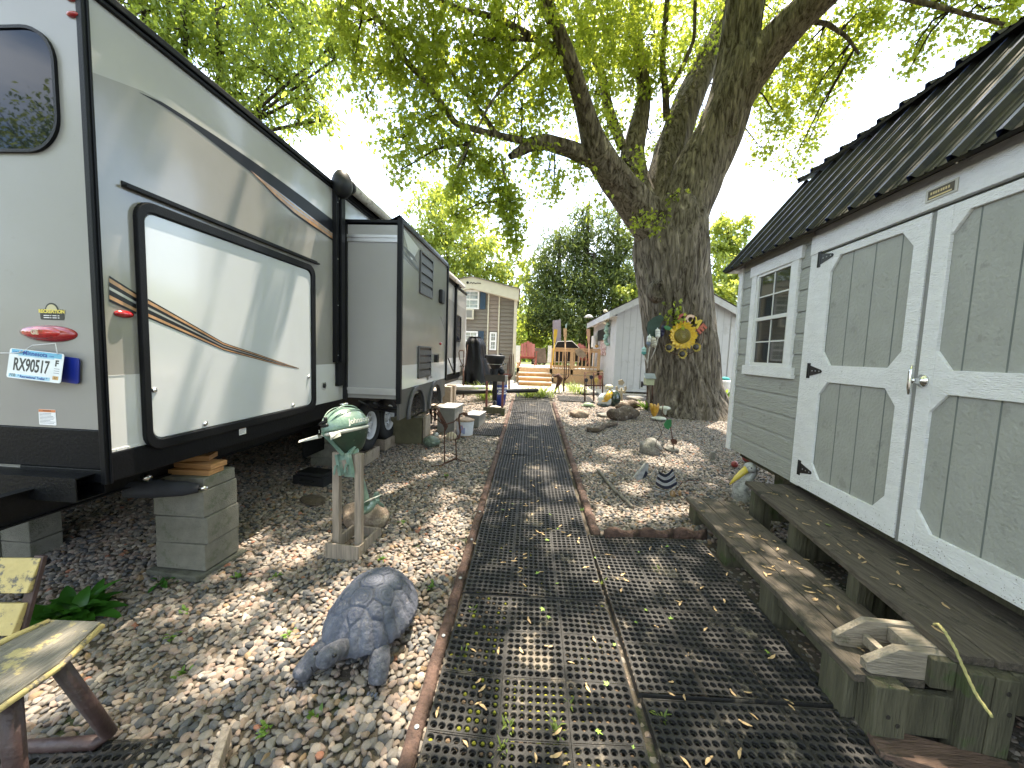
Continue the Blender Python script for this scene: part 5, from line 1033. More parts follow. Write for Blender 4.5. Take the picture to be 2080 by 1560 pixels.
def gbox(px, py, w, d, h, label, az=6, m_=None, dx=0):
    q = G(px, py); m = MB(); m.box(-w/2, w/2, 0, d, 0, h-.02, 0); m.box(-w/2-.01, w/2+.01, -.01, d+.01, h-.02, h, 1); o = m.build('utility_box', m_ or [mat('box_grey_side', (.17, .165, .15), .7, 0, .15, 10), mat('box_grey_lid', (.33, .32, .31), .6, 0, .1, 10)], None, bev=.004); o.matrix_world = frame(q.x+dx, q.y, q.z-.01, az); tag(o, label, 'box'); return o
gbox(905, 878, .30, .62, .44, 'tall grey box with a lid left of the painted bucket')
gbox(958, 868, .26, .5, .24, 'low pale box behind the painted bucket', 10)
# dark motor on a stand, oil can
q = G(1008, 842); T = frame(q.x-.02, q.y, q.z, 6); root = thing('motor_stand', 'low wooden stand with red legs holding the black outboard motor', 'stand', tuple(q))
REDW = mat('faded_red_wood', (.19, .07, .055), .8, 0, .3, 12)
m = MB(T); m.box(-.26, .12, -.03, .08, .02, .15); m.build('base_board', WOODM, root, bev=.004); m = MB(T); m.box(.122, .20, -.08, .10, -.02, .15); m.build('base_block', WOODM, root, bev=.004)
for x in (-.20, .14): m = MB(T); m.box(x-.02, x+.022, .0, .03, .14, .82); m.build('post', REDW, root)
m = MB(T); m.box(-.24, .18, -.01, .02, .70, .84); m.build('crossbar', mat('dark_wood', (.05, .045, .04), .8, 0, .2, 9), root)
q2 = T @ Vector((-.02, 0, .84)); root = thing('black_outboard_motor', 'small black outboard motor clamped on the low red-legged stand', 'outboard motor', tuple(q2)); T2 = T @ Matrix.Translation((-.04, .05, .84))
m = MB(T2); m.lathe([(.08, .12), (.17, .28), (.20, .34), (.20, .40), (.17, .41), (.06, .42)], 22, 0); m.box(-.22, -.13, -.05, .05, .34, .41, 0); m.box(.08, .13, -.03, .04, .41, .45); m.build('powerhead', BLKP, root, bev=.01)
m = MB(T2); m.tube([(0, 0, .15), (0, .03, -.2), (0, .05, -.55)], [.08, .05, .05], 12); m.ell((.0, .1, -.62), (.04, .15, .05), 0, None, 12, 8); m.ell((.13, .05, .06), (.07, .05, .07), 0, None, 12, 8); m.tube([(.02, .0, .2), (.15, -.05, .22), (.24, -.06, .24)], .012, 8); m.box(-.10, -.05, -.06, .04, -.02, .12); m.build('lower_unit', BLKP, root, bev=.004)
m = MB(T2)
for z in (.30, .22): m.tube([(.17*math.cos(t), .17*math.sin(t), z) for t in np.linspace(0, 6.28, 18)[:-1]], .006, 6, closed=True)
m.tube([(.15, -.04, .30), (.21, -.06, .22), (.17, -.06, .14)], .008, 6); m.build('fittings', STEEL, root)
cq = G(1020, 826); root = thing('oil_drum', 'tall blue and silver drum with white lettering behind the black motor', 'drum', tuple(cq+Vector((0, .25, 0)))); TM = Matrix.Translation(cq+Vector((-.07, .25, 0)))
m = MB(TM); m.lathe([(.13, 0), (.16, .3), (.175, .46), (.175, .50)], 24, 0); m.lathe([(.175, .501), (.18, .72), (.18, .74)], 24, 1); m.build('drum_body', [mat('drum_blue', (.015, .04, .25), .35, 0, .1, coat=.3), mat('drum_silver', (.42, .43, .44), .35, .5, .15)], root)
m = MB(TM); TX = lambda z, s, t: m.text(t, s, Matrix.Translation((.06, -.182, z)) @ Matrix.Rotation(rad(18), 4, 'Z') @ Matrix.Rotation(rad(90), 4, 'X'), 0, .006, .002)
TX(.42, .055, 'EVINRUDE'); TX(.36, .055, 'Johnson'); TX(.30, .055, 'GENUINE'); m.build('lettering', mat('sticker_white', (.8, .8, .8)), root)
m = MB(TM); m.box(-.05, .26, -.2, -.18, .74, .77); m.ell((-.03, -.1, .86), (.10, .09, .11), 1, None, 14, 8); m.build('lid', [REDW, BLKP], root)
rock(1005, 835, (.2, .18, .09), mat('white_stone', (.5, .48, .45), .8, 0, .15, 10), 'white stone behind the low motor stand', 0, 12)
# long pipe
a, b_ = Y(893, 797, 8.9), Y(1092, 793, 10.2); m = MB(); m.tube([a, b_], .055, 12); m.solo('long_pipe', BLKP, 'long black pipe lying across behind the motor stand', 'pipe')
a, b_ = Y(915, 788, 9.6), Y(985, 787, 9.8); m = MB(); m.tube([a, b_], .05, 12); m.solo('pale_pipe', mat('pvc_pipe', (.55, .55, .52), .5, 0, .1, 9), 'pale pipe lying behind the long black pipe', 'pipe')
# framed mirror post
q = G(941, 808); root = thing('lantern_post', 'rusty post with a tall wire frame in front of the trailer', 'garden post', tuple(q)); q = Vector(q)
def QY(px, py): return Y(px, py, q.y)
m = MB(); m.tube([QY(941, 812), QY(941, 745)], .02, 8); m.tube([QY(941, 745), QY(934, 730), QY(932, 716), QY(934, 712), QY(941, 712), QY(942, 716), QY(942, 742), QY(934, 744)], .012, 8); m.tube([QY(941, 745), QY(946, 742), QY(950, 700)], .010, 6); m.build('post', RUST, root)
m = MB(); A = [QY(934, 714), QY(941, 714), QY(941, 727), QY(934, 728)]; m.add(A, [(0, 1, 2, 3)]); A = [QY(934, 730), QY(941, 729), QY(941, 742), QY(934, 743)]; m.add(A, [(0, 1, 2, 3)]); m.build('mirror_pane', mat('mirror_pane', (.6, .62, .65), .15, .6, .05), root)
# tarp covered shape
TP = mat('black_tarp', (.006, .006, .008), .4, 0, .3, 5, bump=1.5, bs=9, spec=.3)
m = MB(); pr0 = [(942, 690, .2), (955, 688, .35), (968, 692, .42), (977, 705, .5), (982, 735, .55), (992, 760, .62), (1000, 778, .55)]
rs = random.Random(4); vs = []; rows = 14; n = 30; c0_ = Y(962, 780, 11.6); top = Y(957, 686, 11.6).z
for i in range(rows+1):
    t = i/rows; z = top-(top-c0_.z)*t; r = .34*min(1, (t+.04)*7)**.5+.30*max(0, t-.35)**.9
    for k in range(n): a = 2*math.pi*k/n; rr2 = r*(1+.10*math.sin(5*a+2*t)+.06*math.sin(9*a-3*t)+.04*math.sin(13*a)); vs.append((c0_.x+.12*t+rr2*math.cos(a)*.85, c0_.y+rr2*math.sin(a), z-(.0 if i else -.03)))
fs = [tuple(range(n))]
for i in range(rows):
    for k in range(n): k2 = (k+1) % n; fs.append((i*n+k, i*n+k2, (i+1)*n+k2, (i+1)*n+k))
m.add(vs, fs, 0, True); m.solo('covered_machine', TP, 'tall shape wrapped in black tarpaulin beside the brown house', 'tarp cover', sub=1)
# metal plants
def prong(px, base, tops, label, ypl=None):
    q = G(px, base); m = MB(); yq = ypl or q.y; b_ = Y(px, base, yq); mid = Y(px+1, tops[0][1]+28, yq)
    m.tube([b_, Y(px, base-22, yq)], .03, 8)
    for (tx, ty) in tops: m.tube([Y(px, base-20, yq), Y(px+(tx-px)*.9, base-30, yq), Y(tx, (ty+base)/2, yq), Y(tx+.6, ty+6, yq), Y(tx+1, ty, yq)], [.02, .017, .016, .015, .006], 6)
    m.solo('metal_cactus', RUST, label, 'sculpture')
prong(1034, 792, [(1031, 733), (1034, 722), (1038, 719), (1042, 718)], 'rusty metal cactus with upright prongs left of the deck stairs')
prong(1145, 795, [(1146, 722), (1150, 715), (1155, 735)], 'rusty metal cactus in front of the deck railing')
q = G(1128, 797); root = thing('metal_heron', 'dark metal heron silhouette beside the deck railing', 'sculpture', tuple(q)); m = MB()
def HY(px, py): return Y(px, py, q.y)
m.tube([HY(1127, 800), HY(1129, 790), HY(1134, 780), HY(1138, 770), HY(1133, 762), HY(1128, 764), HY(1120, 764)], [.03, .03, .06, .09, .07, .04, .01], 10); m.tube([HY(1134, 782), HY(1136, 800)], .02, 6); m.build('body', RUST, root)
# tulip panel
q = G(1186, 815); root = thing('tulip_trellis', 'rusty framed garden panel with metal tulips near the far shed', 'garden panel', tuple(q))
def TY(px, py, dy=0): return Y(px, py, q.y+dy)
m = MB()
for seq in (((1188, 815), (1188, 757), (1224, 757), (1224, 812)), ((1206, 814), (1206, 757)), ((1188, 783), (1224, 783))): m.tube([TY(*p) for p in seq], .022, 6)
m.build('panel_frame', RUST, root)
for (cx, cy, mt_) in ((1191, 773, 'd'), (1201, 767, 'd'), (1211, 773, 'y'), (1219, 767, 'r')):
    mt_ = {'d': TINB, 'y': mat('tulip_yellow', (.55, .40, .10), .5), 'r': mat('tulip_red', (.3, .06, .06), .5)}[mt_]
    A = [TY(cx+dx, cy+dy, -.02) for dx, dy in ((-3.5, -5), (-2, -3), (0, -6), (2, -3), (3.5, -5), (3.5, 1), (0, 5), (-3.5, 1))]; m = MB(); n = 8; m.add(A+[p_+Vector((0, .02, 0)) for p_ in A], [tuple(range(8)), tuple(range(15, 7, -1))]+[(i, (i+1) % 8, 8+(i+1) % 8, 8+i) for i in range(8)]); m.tube([TY(cx, cy+4), TY(cx, 790)], .012, 5); m.build('tulip', mt_, root)
# painted garden figure (turtle-like, seated)
q = G(1235, 838); root = thing('garden_figure', 'glossy white, yellow and green seated duck figure on a brown rock', 'figurine', tuple(q)); q = Vector(q)
def GY(px, py, dy=0): return Y(px, py, q.y+dy)
GW = mat('glaze_white', (.5, .53, .52), .2, 0, .1, 9, coat=.7); GD = mat('glaze_dark_green', (.025, .04, .03), .2, 0, .5, 20, coat=.7, dirt=(.3, .35, .3), dthr=.66, ds=14); GYW = mat('glaze_yellow', (.6, .36, .03), .3, 0, .2, 12, coat=.4)
m = MB(); m.ell(tuple(GY(1229, 812)), (.17, .17, .16), 0, None, 22, 14); m.ell(tuple(GY(1226, 822)), (.16, .16, .06), 1, None, 18, 8); m.build('belly', [GW, GD], root)
m = MB(); m.ell(tuple(GY(1246, 809, .03)), (.16, .18, .20), 0, None, 22, 14); m.build('shell', GD, root)
m = MB(); m.tube([GY(1240, 796, -.16), GY(1236, 805, -.18), GY(1229, 813, -.19)], [.06, .075, .05], 12); m.ell(tuple(GY(1229, 815, -.19)), (.07, .04, .015), 0, None, 12, 6); m.build('wing', GYW, root)
m = MB(); m.ell(tuple(GY(1237, 787, -.06)), (.10, .10, .075), 0, None, 18, 12); m.ell(tuple(GY(1234, 793, -.14)), (.03, .03, .03), 1, None, 10, 8); m.ell(tuple(GY(1242, 793, -.14)), (.03, .03, .03), 1, None, 10, 8); m.ell(tuple(GY(1238, 798, -.15)), (.05, .04, .02), 2, None, 10, 8); m.build('head', [mat('glaze_cream', (.48, .44, .30), .3, 0, .4, 30, coat=.4), GW, GYW], root)
# small green turtle
q = G(1195, 826); m = MB(); m.ell((q.x, q.y, q.z+.03), (.13, .10, .075), 0, None, 20, 10, lambda v: (v[0], v[1], max(v[2], -.2))); m.ell((q.x-.14, q.y, q.z+.02), (.045, .035, .02), 0, None, 10, 6); m.ell((q.x+.13, q.y-.02, q.z+.015), (.04, .03, .02), 0, None, 10, 6); m.solo('turtle_figure', mat('pale_moss_green', (.2, .27, .16), .6, 0, .2, 14), 'pale green turtle figure left of the painted garden figure', 'figurine')
# pale wooden cross flower
q = G(1262, 815); root = thing('wooden_flower', 'pale wooden flower cut-out stake before the far shed', 'garden stake', tuple(q)); m = MB()
def KY(px, py, dy=0): return Y(px, py, G(1262, 815).y+dy)
WF = mat('pale_old_wood', (.36, .32, .23), .8, 0, .25, 9)
m.tube([KY(1262, 815), KY(1262, 788)], .04, 6); 
for (cx, cy, rx_, ry_) in ((1262, 777, 6, 6), (1253, 789, 2.6, 4.5), (1271, 789, 2.6, 4.5), (1268, 796, 3, 3)):
    A = [KY(cx+rx_*(1+.15*math.cos(5*t))*math.cos(t), cy+ry_*(1+.15*math.cos(5*t))*math.sin(t), -.03) for t in np.linspace(0, 6.283, 21)[:-1]]; n = 20; m.add(A+[p_+Vector((0, .03, 0)) for p_ in A], [tuple(range(n)), tuple(range(2*n-1, n-1, -1))]+[(i, (i+1) % n, n+(i+1) % n, n+i) for i in range(n)])
m.tube([KY(1253, 792), KY(1262, 797), KY(1271, 792)], .02, 6); m.build('cutout', WF, root)
# orange flower figure by the tree
q = G(1333, 852); root = thing('tulip_figure', 'orange glazed tulip figure with a white base in front of the tree', 'figurine', tuple(q)); yq = q.y
m = MB(); c = Y(1329, 833, yq)
for k in range(8): a = 2*math.pi*k/8+.3; m.ell((0, 0, 0), (.045, .028, .14), 0, Matrix.Translation((c.x+.055*math.cos(a), c.y+.055*math.sin(a), c.z+random.uniform(-.02, .02))) @ Matrix.Rotation(a, 4, 'Z') @ Matrix.Rotation(.28, 4, 'Y') @ Matrix.Rotation(rad(90), 4, 'Z'), 12, 10, lambda v: (v[0]*(1-.45*max(0, v[2])), v[1], v[2]))
m.build('bloom', mat('glaze_orange', (.50, .20, .02), .35, 0, .35, 10, coat=.3, alt=(.60, .36, .04)), root)
m = MB(); c2 = Y(1350, 829, yq+.05); m.ell(tuple(c2), (.13, .09, .05), 0, None, 16, 10); m.lathe([(.04, -.14), (.05, 0)], 12, 0, Matrix.Translation(c2)); c3 = Y(1338, 852, yq-.1); m.ell((c3.x, c3.y, c3.z+.02), (.16, .10, .045), 0, None, 16, 8); m.build('mushroom_base', mat('glaze_offwhite', (.45, .46, .38), .4, 0, .2, 9), root)
# bird house on stakes
q = G(1322, 812); yq = 8.6; root = thing('bird_house', 'small pale green bird house with a ribbed tin roof on stakes left of the trunk', 'bird house', tuple(Y(1322, 812, yq)))
def BY(px, py, dy=0): return Y(px, py, yq+dy)
a = BY(1312, 782); w_ = BY(1329, 782).x-a.x; h_ = BY(1312, 768).z-a.z
m = MB(); m.box(a.x, a.x+w_, yq, yq+.17, a.z, a.z+h_); m.build('box_body', mat('pale_green_board', (.36, .38, .24), .7, 0, .15, 9), root, bev=.004)
m = MB(); z0 = a.z+h_
for i in range(9): x = a.x-.03+(w_+.06)*i/9; m.add([(x, yq-.04, z0-.01), (x+(w_+.06)/9*.5, yq-.045, z0+.0), (x+(w_+.06)/9, yq-.04, z0-.01), (x, yq+.10, z0+.10), (x+(w_+.06)/18, yq+.095, z0+.11), (x+(w_+.06)/9, yq+.10, z0+.10)], [(0, 1, 4, 3), (1, 2, 5, 4)])
m.box(a.x-.03, a.x+w_+.03, yq-.035, yq+.10, z0-.014, z0-.012); m.build('tin_roof', mat('tin_grey_green', (.22, .24, .22), .4, .4, .15), root)
m = MB(); m.tube([BY(1315, 783, .08), BY(1314, 812, .08)], .013, 6); m.tube([BY(1325, 783, .08), BY(1325, 812, .08)], .013, 6); m.build('stake', RUST, root)
# plants
LG2 = leafmat('bright_leaf', (.07, .15, .02), (.14, .26, .04), (.35, .5, .06), .4, .5)
plant(1312, 832, 14, .34, .07, 'green strap leaved plant beside the birdhouse', LG2, spread=.06, tl=(.7, 1.4), seed=6, droop=.2)
GR = leafmat('grass_blade', (.09, .14, .02), (.2, .26, .06), (.4, .5, .1), .4, .6)
for i, (px, py, n, L_, lab) in enumerate(((1072, 806, 90, .42, 'sunlit grass clump at the left end of the mat path'), (1104, 808, 110, .5, 'sunlit grass clump at the right end of the mat path'), (985, 812, 130, .6, 'tall green daylily clump behind the low motor stand'), (1160, 795, 60, .5, 'loose flowering clump in front of the deck railing'), (960, 800, 60, .45, 'small daylily clump beside the black tarpaulin'), (1175, 800, 40, .45, 'thin weedy clump left of the tulip panel'))):
    plant(px, py, n, L_, .022, lab, GR, spread=.3, tl=(1.0, 1.5), name='grass_clump', grp=None, droop=.45, seed=10+i)
plant(1465, 812, 60, .30, .10, 'leafy green shrub between the trunk and the grey shed', LG2, spread=.22, tl=(.2, 1.5), name='shrub', cat='shrub', seed=31, loc=Y(1462, 808, 9.2))
# ================================================================ far shed
RB0 = Vector((3.178, 12, .62)); TB = frame(RB0.x, RB0.y, RB0.z, 3.0); root = thing('far_shed', 'small white gabled shed with vertical grooved siding behind the big tree', 'shed', tuple(RB0))
BWh = mat('far_shed_white', (.46, .47, .48), .6, 0, .04, 5, dirt=(.40, .40, .40), dthr=.6, ds=3)
WB_, HB_, DB_ = 3.56, 2.50, 4.6
m = MB(TB); m.box(0, WB_, 0, DB_, 0, HB_); m.add([(0, 0, HB_), (WB_, 0, HB_), (WB_/2, 0, 3.40), (0, DB_, HB_), (WB_, DB_, HB_), (WB_/2, DB_, 3.40)], [(0, 1, 2), (3, 5, 4), (0, 2, 5, 3), (1, 4, 5, 2)]); m.build('wall', BWh, root)
m = MB(TB); GV = mat('groove_grey', (.30, .31, .33), .8)
for i in range(1, 18): x = i*.2; m.box(x-.005, x+.005, -.003, -.0005, .02, HB_+(x if x < WB_/2 else WB_-x)*.5-.02)
for i in range(1, 23): m.box(-.003, -.0005, i*.2-.005, i*.2+.005, .02, HB_-.05)
m.build('siding_groove', GV, root)
m = MB(TB)
for s in (0, 1):
    for (ya, yb, o_) in ((-.26, DB_+.2, 0),):
        x0, x1 = (-.30, WB_/2) if s == 0 else (WB_+.30, WB_/2); z0, z1 = HB_-.10, 3.47
        m.add([(x0, ya, z0), (x1, ya, z1), (x1, yb, z1), (x0, yb, z0), (x0, ya, z0-.0), (x1, ya, z1-.03), (x1, yb, z1-.03), (x0, yb, z0-.03)], [(0, 1, 2, 3), (7, 6, 5, 4), (0, 4, 5, 1), (2, 6, 7, 3), (0, 3, 7, 4)])
m.build('roof', mat('far_shingle', (.09, .075, .06), .9, 0, .3, 12), root)
m = MB(TB)
for s in (0, 1):
    x0, x1 = (-.29, WB_/2) if s == 0 else (WB_+.29, WB_/2); z0, z1 = HB_-.125, 3.44
    m.add([(x0, -.24, z0), (x1, -.24, z1), (x1, -.24, z1-.20), (x0, -.24, z0-.20), (x0, -.20, z0), (x1, -.20, z1), (x1, -.20, z1-.2), (x0, -.20, z0-.2)], [(0, 1, 2, 3), (4, 7, 6, 5), (3, 2, 6, 7), (0, 4, 5, 1), (0, 3, 7, 4)])
    m.box(*( (-.29, -.26) if s == 0 else (WB_+.26, WB_+.29)), -.2, DB_+.1, z0-.2, z0-.005); m.box(*((-.26, -.003) if s == 0 else (WB_+.003, WB_+.26)), -.2, DB_, z0-.14, z0-.13)
m.build('fascia', BWh, root)
m = MB(TB); m.box(0, .07, -.02, -.001, 0, HB_); m.box(WB_-.14, WB_, -.02, -.001, 0, HB_); m.box(-.02, -.001, -.02, .10, 0, HB_-.05); m.box(-.05, WB_+.03, -.05, .0, -.06, .02); m.build('corner_board', BWh, root)
m = MB(TB); m.box(.82, 2.6, -.012, -.001, .03, 2.28); dd = m.build('door', BWh, root); m = MB(TB); m.box(.80, .815, -.0135, -.001, .03, 2.29); m.box(.80, 2.6, -.0135, -.001, 2.28, 2.295)
for i in range(6): m.box(1.0+.2*i, 1.008+.2*i, -.0135, -.001, .03, 2.28)
m.build('groove', GV, dd)
for z in (2.12, .18): m = MB(TB); m.box(.84, .89, -.03, -.013, z-.09, z+.09); m.prism([(.89, z-.05), (.89, z+.05), (1.12, z)], .013, .028, 0, Matrix(((1, 0, 0, 0), (0, 0, -1, 0), (0, 1, 0, 0), (0, 0, 0, 1)))); m.build('hinge', HB, dd)
m = MB(TB)
for x in (.5, 1.7, 3): m.box(x-.15, x+.15, .1, 4.4, -.22, -.001)
m.build('skid', WOODM, root)
# things hanging on the far shed's left wall: local x=0 face, out -x
def LW(px, py): return TB.inverted() @ V(px, py, (RB0.x, RB0.y), 3.0)
def wallbox(px0, py0, px1, py1, th, name, m_, label, cat, extra=None):
    a, b_ = LW(px0, py0), LW(px1, py1); m = MB(TB); m.box(-th, -.004, min(a.y, b_.y), max(a.y, b_.y), min(a.z, b_.z), max(a.z, b_.z)); 
    if extra: extra(m, a, b_)
    return m.solo(name, m_, label, cat, bev=.01)
wallbox(1220, 672, 1234, 690, .10, 'black_shelf', BLKP, 'square black box hanging on the sunny side wall of the far shed', 'wall box')
wallbox(1222, 690, 1231, 722, .04, 'wall_sign', [mat('sign_plum', (.28, .12, .13), .6, 0, .5, 7, dirt=(.6, .55, .5), dthr=.5, ds=12)], 'narrow plum and white picture sign on the side wall of the far shed', 'sign')
wallbox(1203, 683, 1206, 705, .03, 'thermometer', mat('sign_white', (.7, .7, .68)), 'white narrow plaque at the far end of the far shed wall', 'plaque')
wallbox(1226, 648, 1233, 655, .03, 'number_plaque', mat('sign_pale_blue', (.5, .55, .6), .5), 'small pale blue plaque under the eave of the far shed', 'plaque')
m = MB(); q = V(1240, 650, (RB0.x, RB0.y), 3.0)
for i in range(26): m.ell((q.x-.10+random.uniform(-.07, .05), q.y+random.uniform(-.1, .1), q.z+.3-i*.045+random.uniform(-.02, .02)), (.07, .07, .06), 0 if i < 10 else 1, None, 8, 6)
m.solo('shell_garland', [mat('cream_shell', (.55, .5, .38), .5), mat('seafoam_shell', (.25, .38, .32), .5)], 'hanging garland of cream and sea green shells at the corner of the far shed', 'garland')
m = MB(); q = V(1218, 690, (RB0.x, RB0.y), 3.0); m.tube([(q.x-.06, q.y, q.z+.35), (q.x-.12, q.y-.05, q.z+.1), (q.x-.10, q.y, q.z-.25)], [.02, .10, .03], 8); m.ell((q.x-.1, q.y, q.z-.25), (.08, .08, .07), 1, None, 10, 6); m.solo('hanging_fish', [mat('grey_fish', (.25, .25, .22), .5, 0, .3, 9), mat('fish_gold', (.5, .3, .1), .5)], 'grey hanging fish ornament beside the black box on the far shed', 'ornament')
m = MB(); q = Y(1196, 645, 13.5); m.lathe([(.17, 0), (.10, .07), (.02, .1)], 16, 0, Matrix.Translation(q)); m.solo('lamp_shade', mat('lamp_white', (.7, .7, .7)), 'small white lamp shade at the eave of the far shed', 'lamp')
# ================================================================ house
TH = frame(0, 15, 0, 2); root = thing('brown_house', 'tall narrow brown sided house with a cream gable and blue shutters', 'house', (-1.5, 15, .5))
HS = mat('taupe_siding', (.185, .165, .14), .75, 0, .05, 4); HSP = mat('pinkish_siding', (.25, .205, .175), .75, 0, .05, 4); CREAM = mat('cream_trim', (.55, .52, .42), .6, 0, .04); NAVY = mat('navy_shutter', (.02, .05, .09), .5, 0, .15)
def H_(px, py): return Y(px, py, 15)
m = MB(); m.box(-3.5, .0, 15.03, 21, .4, 3.9); m.add([(-3.5, 15.03, 3.9), (0, 15.03, 3.9), (-1.7, 15.03, 4.3), (-3.5, 21, 3.9), (0, 21, 3.9), (-1.7, 21, 4.3)], [(0, 1, 2), (3, 5, 4)]); m.build('wall', HS, root)
m = MB(); m2 = MB(); m3 = MB(); z = .4
while z < 3.95:
    for (a0, a1, mm_) in ((-3.5, -1.035, m), (-.98, -.62, m2), (-.55, -.02, m3)): mm_.add([(a0, 15.028, z), (a1, 15.028, z), (a1, 14.99, z), (a0, 14.99, z), (a1, 15.028, z+.130), (a0, 15.028, z+.130)], [(0, 1, 2, 3), (3, 2, 4, 5)])
    z += .146
m.build('siding', HS, root); m3.build('siding', HS, root); m2.build('siding_panel', HSP, root)
m = MB(); m.box(-1.035, -.985, 14.97, 15.03, .4, 4.05); m.box(-.62, -.57, 14.97, 15.03, .4, 3.95); m.box(-.02, .1, 14.9, 15.1, .3, 3.75); m.build('trim_board', CREAM, root)
m = MB()
for (x0, z0, x1, z1) in ((-3.5, 4.0, -1.65, 4.42), (-1.65, 4.42, .14, 4.03)): m.add([(x0, 14.7, z0), (x1, 14.7, z1), (x1, 14.7, z1-.42), (x0, 14.7, z0-.42), (x0, 15.04, z0), (x1, 15.04, z1), (x1, 15.04, z1-.42), (x0, 15.04, z0-.42)], [(0, 1, 2, 3), (3, 2, 6, 7), (0, 4, 5, 1), (1, 5, 6, 2), (0, 3, 7, 4)])
m.build('gable_fascia', CREAM, root)
m = MB()
for (x0, z0, x1, z1) in ((-3.6, 4.0, -1.65, 4.45), (-1.65, 4.45, .2, 4.05)): m.add([(x0, 14.66, z0), (x1, 14.66, z1), (x1, 21, z1), (x0, 21, z0), (x0, 14.66, z0-.03), (x1, 14.66, z1-.03), (x1, 21, z1-.03), (x0, 21, z0-.03)], [(0, 1, 2, 3), (7, 6, 5, 4), (0, 4, 5, 1)])
m.build('roof', mat('house_shingle', (.16, .15, .12), .9), root)
m = MB(); m.tube([(-1.72, 14.69, 4.17), (-1.66, 14.69, 4.22), (-1.62, 14.69, 4.17), (-1.56, 14.69, 4.22), (-1.52, 14.69, 4.17), (-1.44, 14.69, 4.2), (-1.3, 14.69, 4.19)], .014, 5); m.ell((-1.80, 14.69, 4.2), (.05, .01, .05), 0, None, 8, 6); m.build('gable_lettering', HB, root)
def hwin(px0, py0, px1, py1, split=True, cols=2):
    a, b_ = H_(px0, py1), H_(px1, py0); x0, x1, z0, z1 = a.x, b_.x, a.z, b_.z; m = MB()
    m.box(x0, x1, 14.95, 15.0, z0, z0+.06); m.box(x0, x1, 14.95, 15.0, z1-.06, z1); m.box(x0, x0+.06, 14.95, 15.0, z0+.06, z1-.06); m.box(x1-.06, x1, 14.95, 15.0, z0+.06, z1-.06)
    zm = (z0+z1)/2; m.box(x0+.06, x1-.06, 14.955, 14.99, zm-.03, zm+.03)
    for zz in ((z1+zm)/2, (z0+zm)/2): m.box(x0+.06, x1-.06, 14.965, 14.985, zz-.008, zz+.008)
    m.box((x0+x1)/2-.008, (x0+x1)/2+.008, 14.9655, 14.9845, z0+.06, z1-.06)
    w2 = m.build('window', WHITE, root); m = MB(); m.box(x0+.05, x1-.05, 14.99, 15.02, z0+.05, z1-.05); m.build('glass', mat('house_glass', (.10, .14, .12), .05, 0, .6, 2, coat=.5, alt=(.45, .5, .45)), w2)
hwin(935, 590, 974, 627); hwin(940, 673, 971, 711); hwin(994, 675, 1009, 711)
for (a, b_, c, d) in ((975, 591, 987, 628), (971, 673, 983, 711), (925, 591, 934, 627)):
    p_, q_ = H_(a, d), H_(c, b_); m = MB(); m.box(p_.x, q_.x, 14.96, 15.0, p_.z, q_.z); [m.box(p_.x+.04, q_.x-.04, 14.952, 14.962, z, z+.02) for z in np.arange(p_.z+.06, q_.z-.06, .05)]; m.build('shutter', NAVY, root)
p_, q_ = H_(930, 648), H_(963, 628); m = MB(); m.box(p_.x, q_.x, 14.85, 15.0, p_.z, q_.z, 0); m.box(p_.x+.06, q_.x-.06, 14.845, 14.85, p_.z+.06, q_.z-.06, 1); m.build('air_conditioner', [CREAM, mat('grille_grey', (.2, .2, .19), .6)], root)
# ================================================================ deck and what stands on it
root = thing('wooden_deck', 'sunlit lumber deck with railing and three steps at the end of the yard', 'deck', (1.5, 14.5, .6))
m = MB()
for i in range(24): m.box(.15, 3.3, 14.0+i*.145, 14.0+i*.145+.14, 1.10, 1.135)
m.build('deck_boards', mat('sunlit_pale_boards', (.55, .47, .38), .8, 0, .1, 9), root)  # sunlight on the deck top is put into this pale board colour
m = MB(); m.box(.15, 3.3, 13.96, 14.0, .92, 1.10); m.box(1.5, 3.3, 13.97, 13.995, .6, .9); m.build('rim_joist', WOODD, root)
for k in range(3): m = MB(); m.box(.22, 1.36, 13.0+.32*k, 13.34+.32*k, .64+.14*k, .68+.14*k, 0); m.box(.24, 1.34, 13.02+.32*k, 13.05+.32*k, .50+.14*k, .64+.14*k, 1); m.build('stair', [mat('sunlit_pale_boards', (.55,)*3), mat('stair_riser', (.50, .26, .09), .7, 0, .2, 5)], root)
def rail(x0, x1, y):
    m = MB(); m.box(x0, x1, y-.02, y+.07, 1.84, 1.88); m.box(x0, x1, y, y+.04, 1.74, 1.83); m.box(x0, x1, y, y+.04, 1.17, 1.24); m.build('rail', WOODD, root)
    n = int((x1-x0)/.14)
    for i in range(n): m = MB(); x = x0+.07+i*(x1-x0)/n; m.box(x-.018, x+.018, y-.025, y-.001, 1.05, 1.83); m.build('baluster', WOODD, root)
rail(1.46, 3.15, 14.0)
for x in (.20, 1.40, 2.15, 3.12): m = MB(); m.box(x-.045, x+.045, 13.96, 14.05, .55, 1.85); m.build('post', WOODD, root)
for i, (px0, px1, lab) in enumerate(((1047, 1057, 'left'), (1112, 1121, 'right'))):
    a, b_ = Y(px0, 736, 13.9), Y(px1, 702, 13.9); m = MB(); m.box(a.x, b_.x, 13.88, 13.93, a.z, b_.z); m.solo('white_sign', mat('sign_white', (.75, .75, .73)), f'blank white board on the post at the {lab} of the deck stairs', 'sign', 'white boards beside the deck stairs')
REDC = mat('red_plastic', (.26, .065, .05), .5, 0, .12)
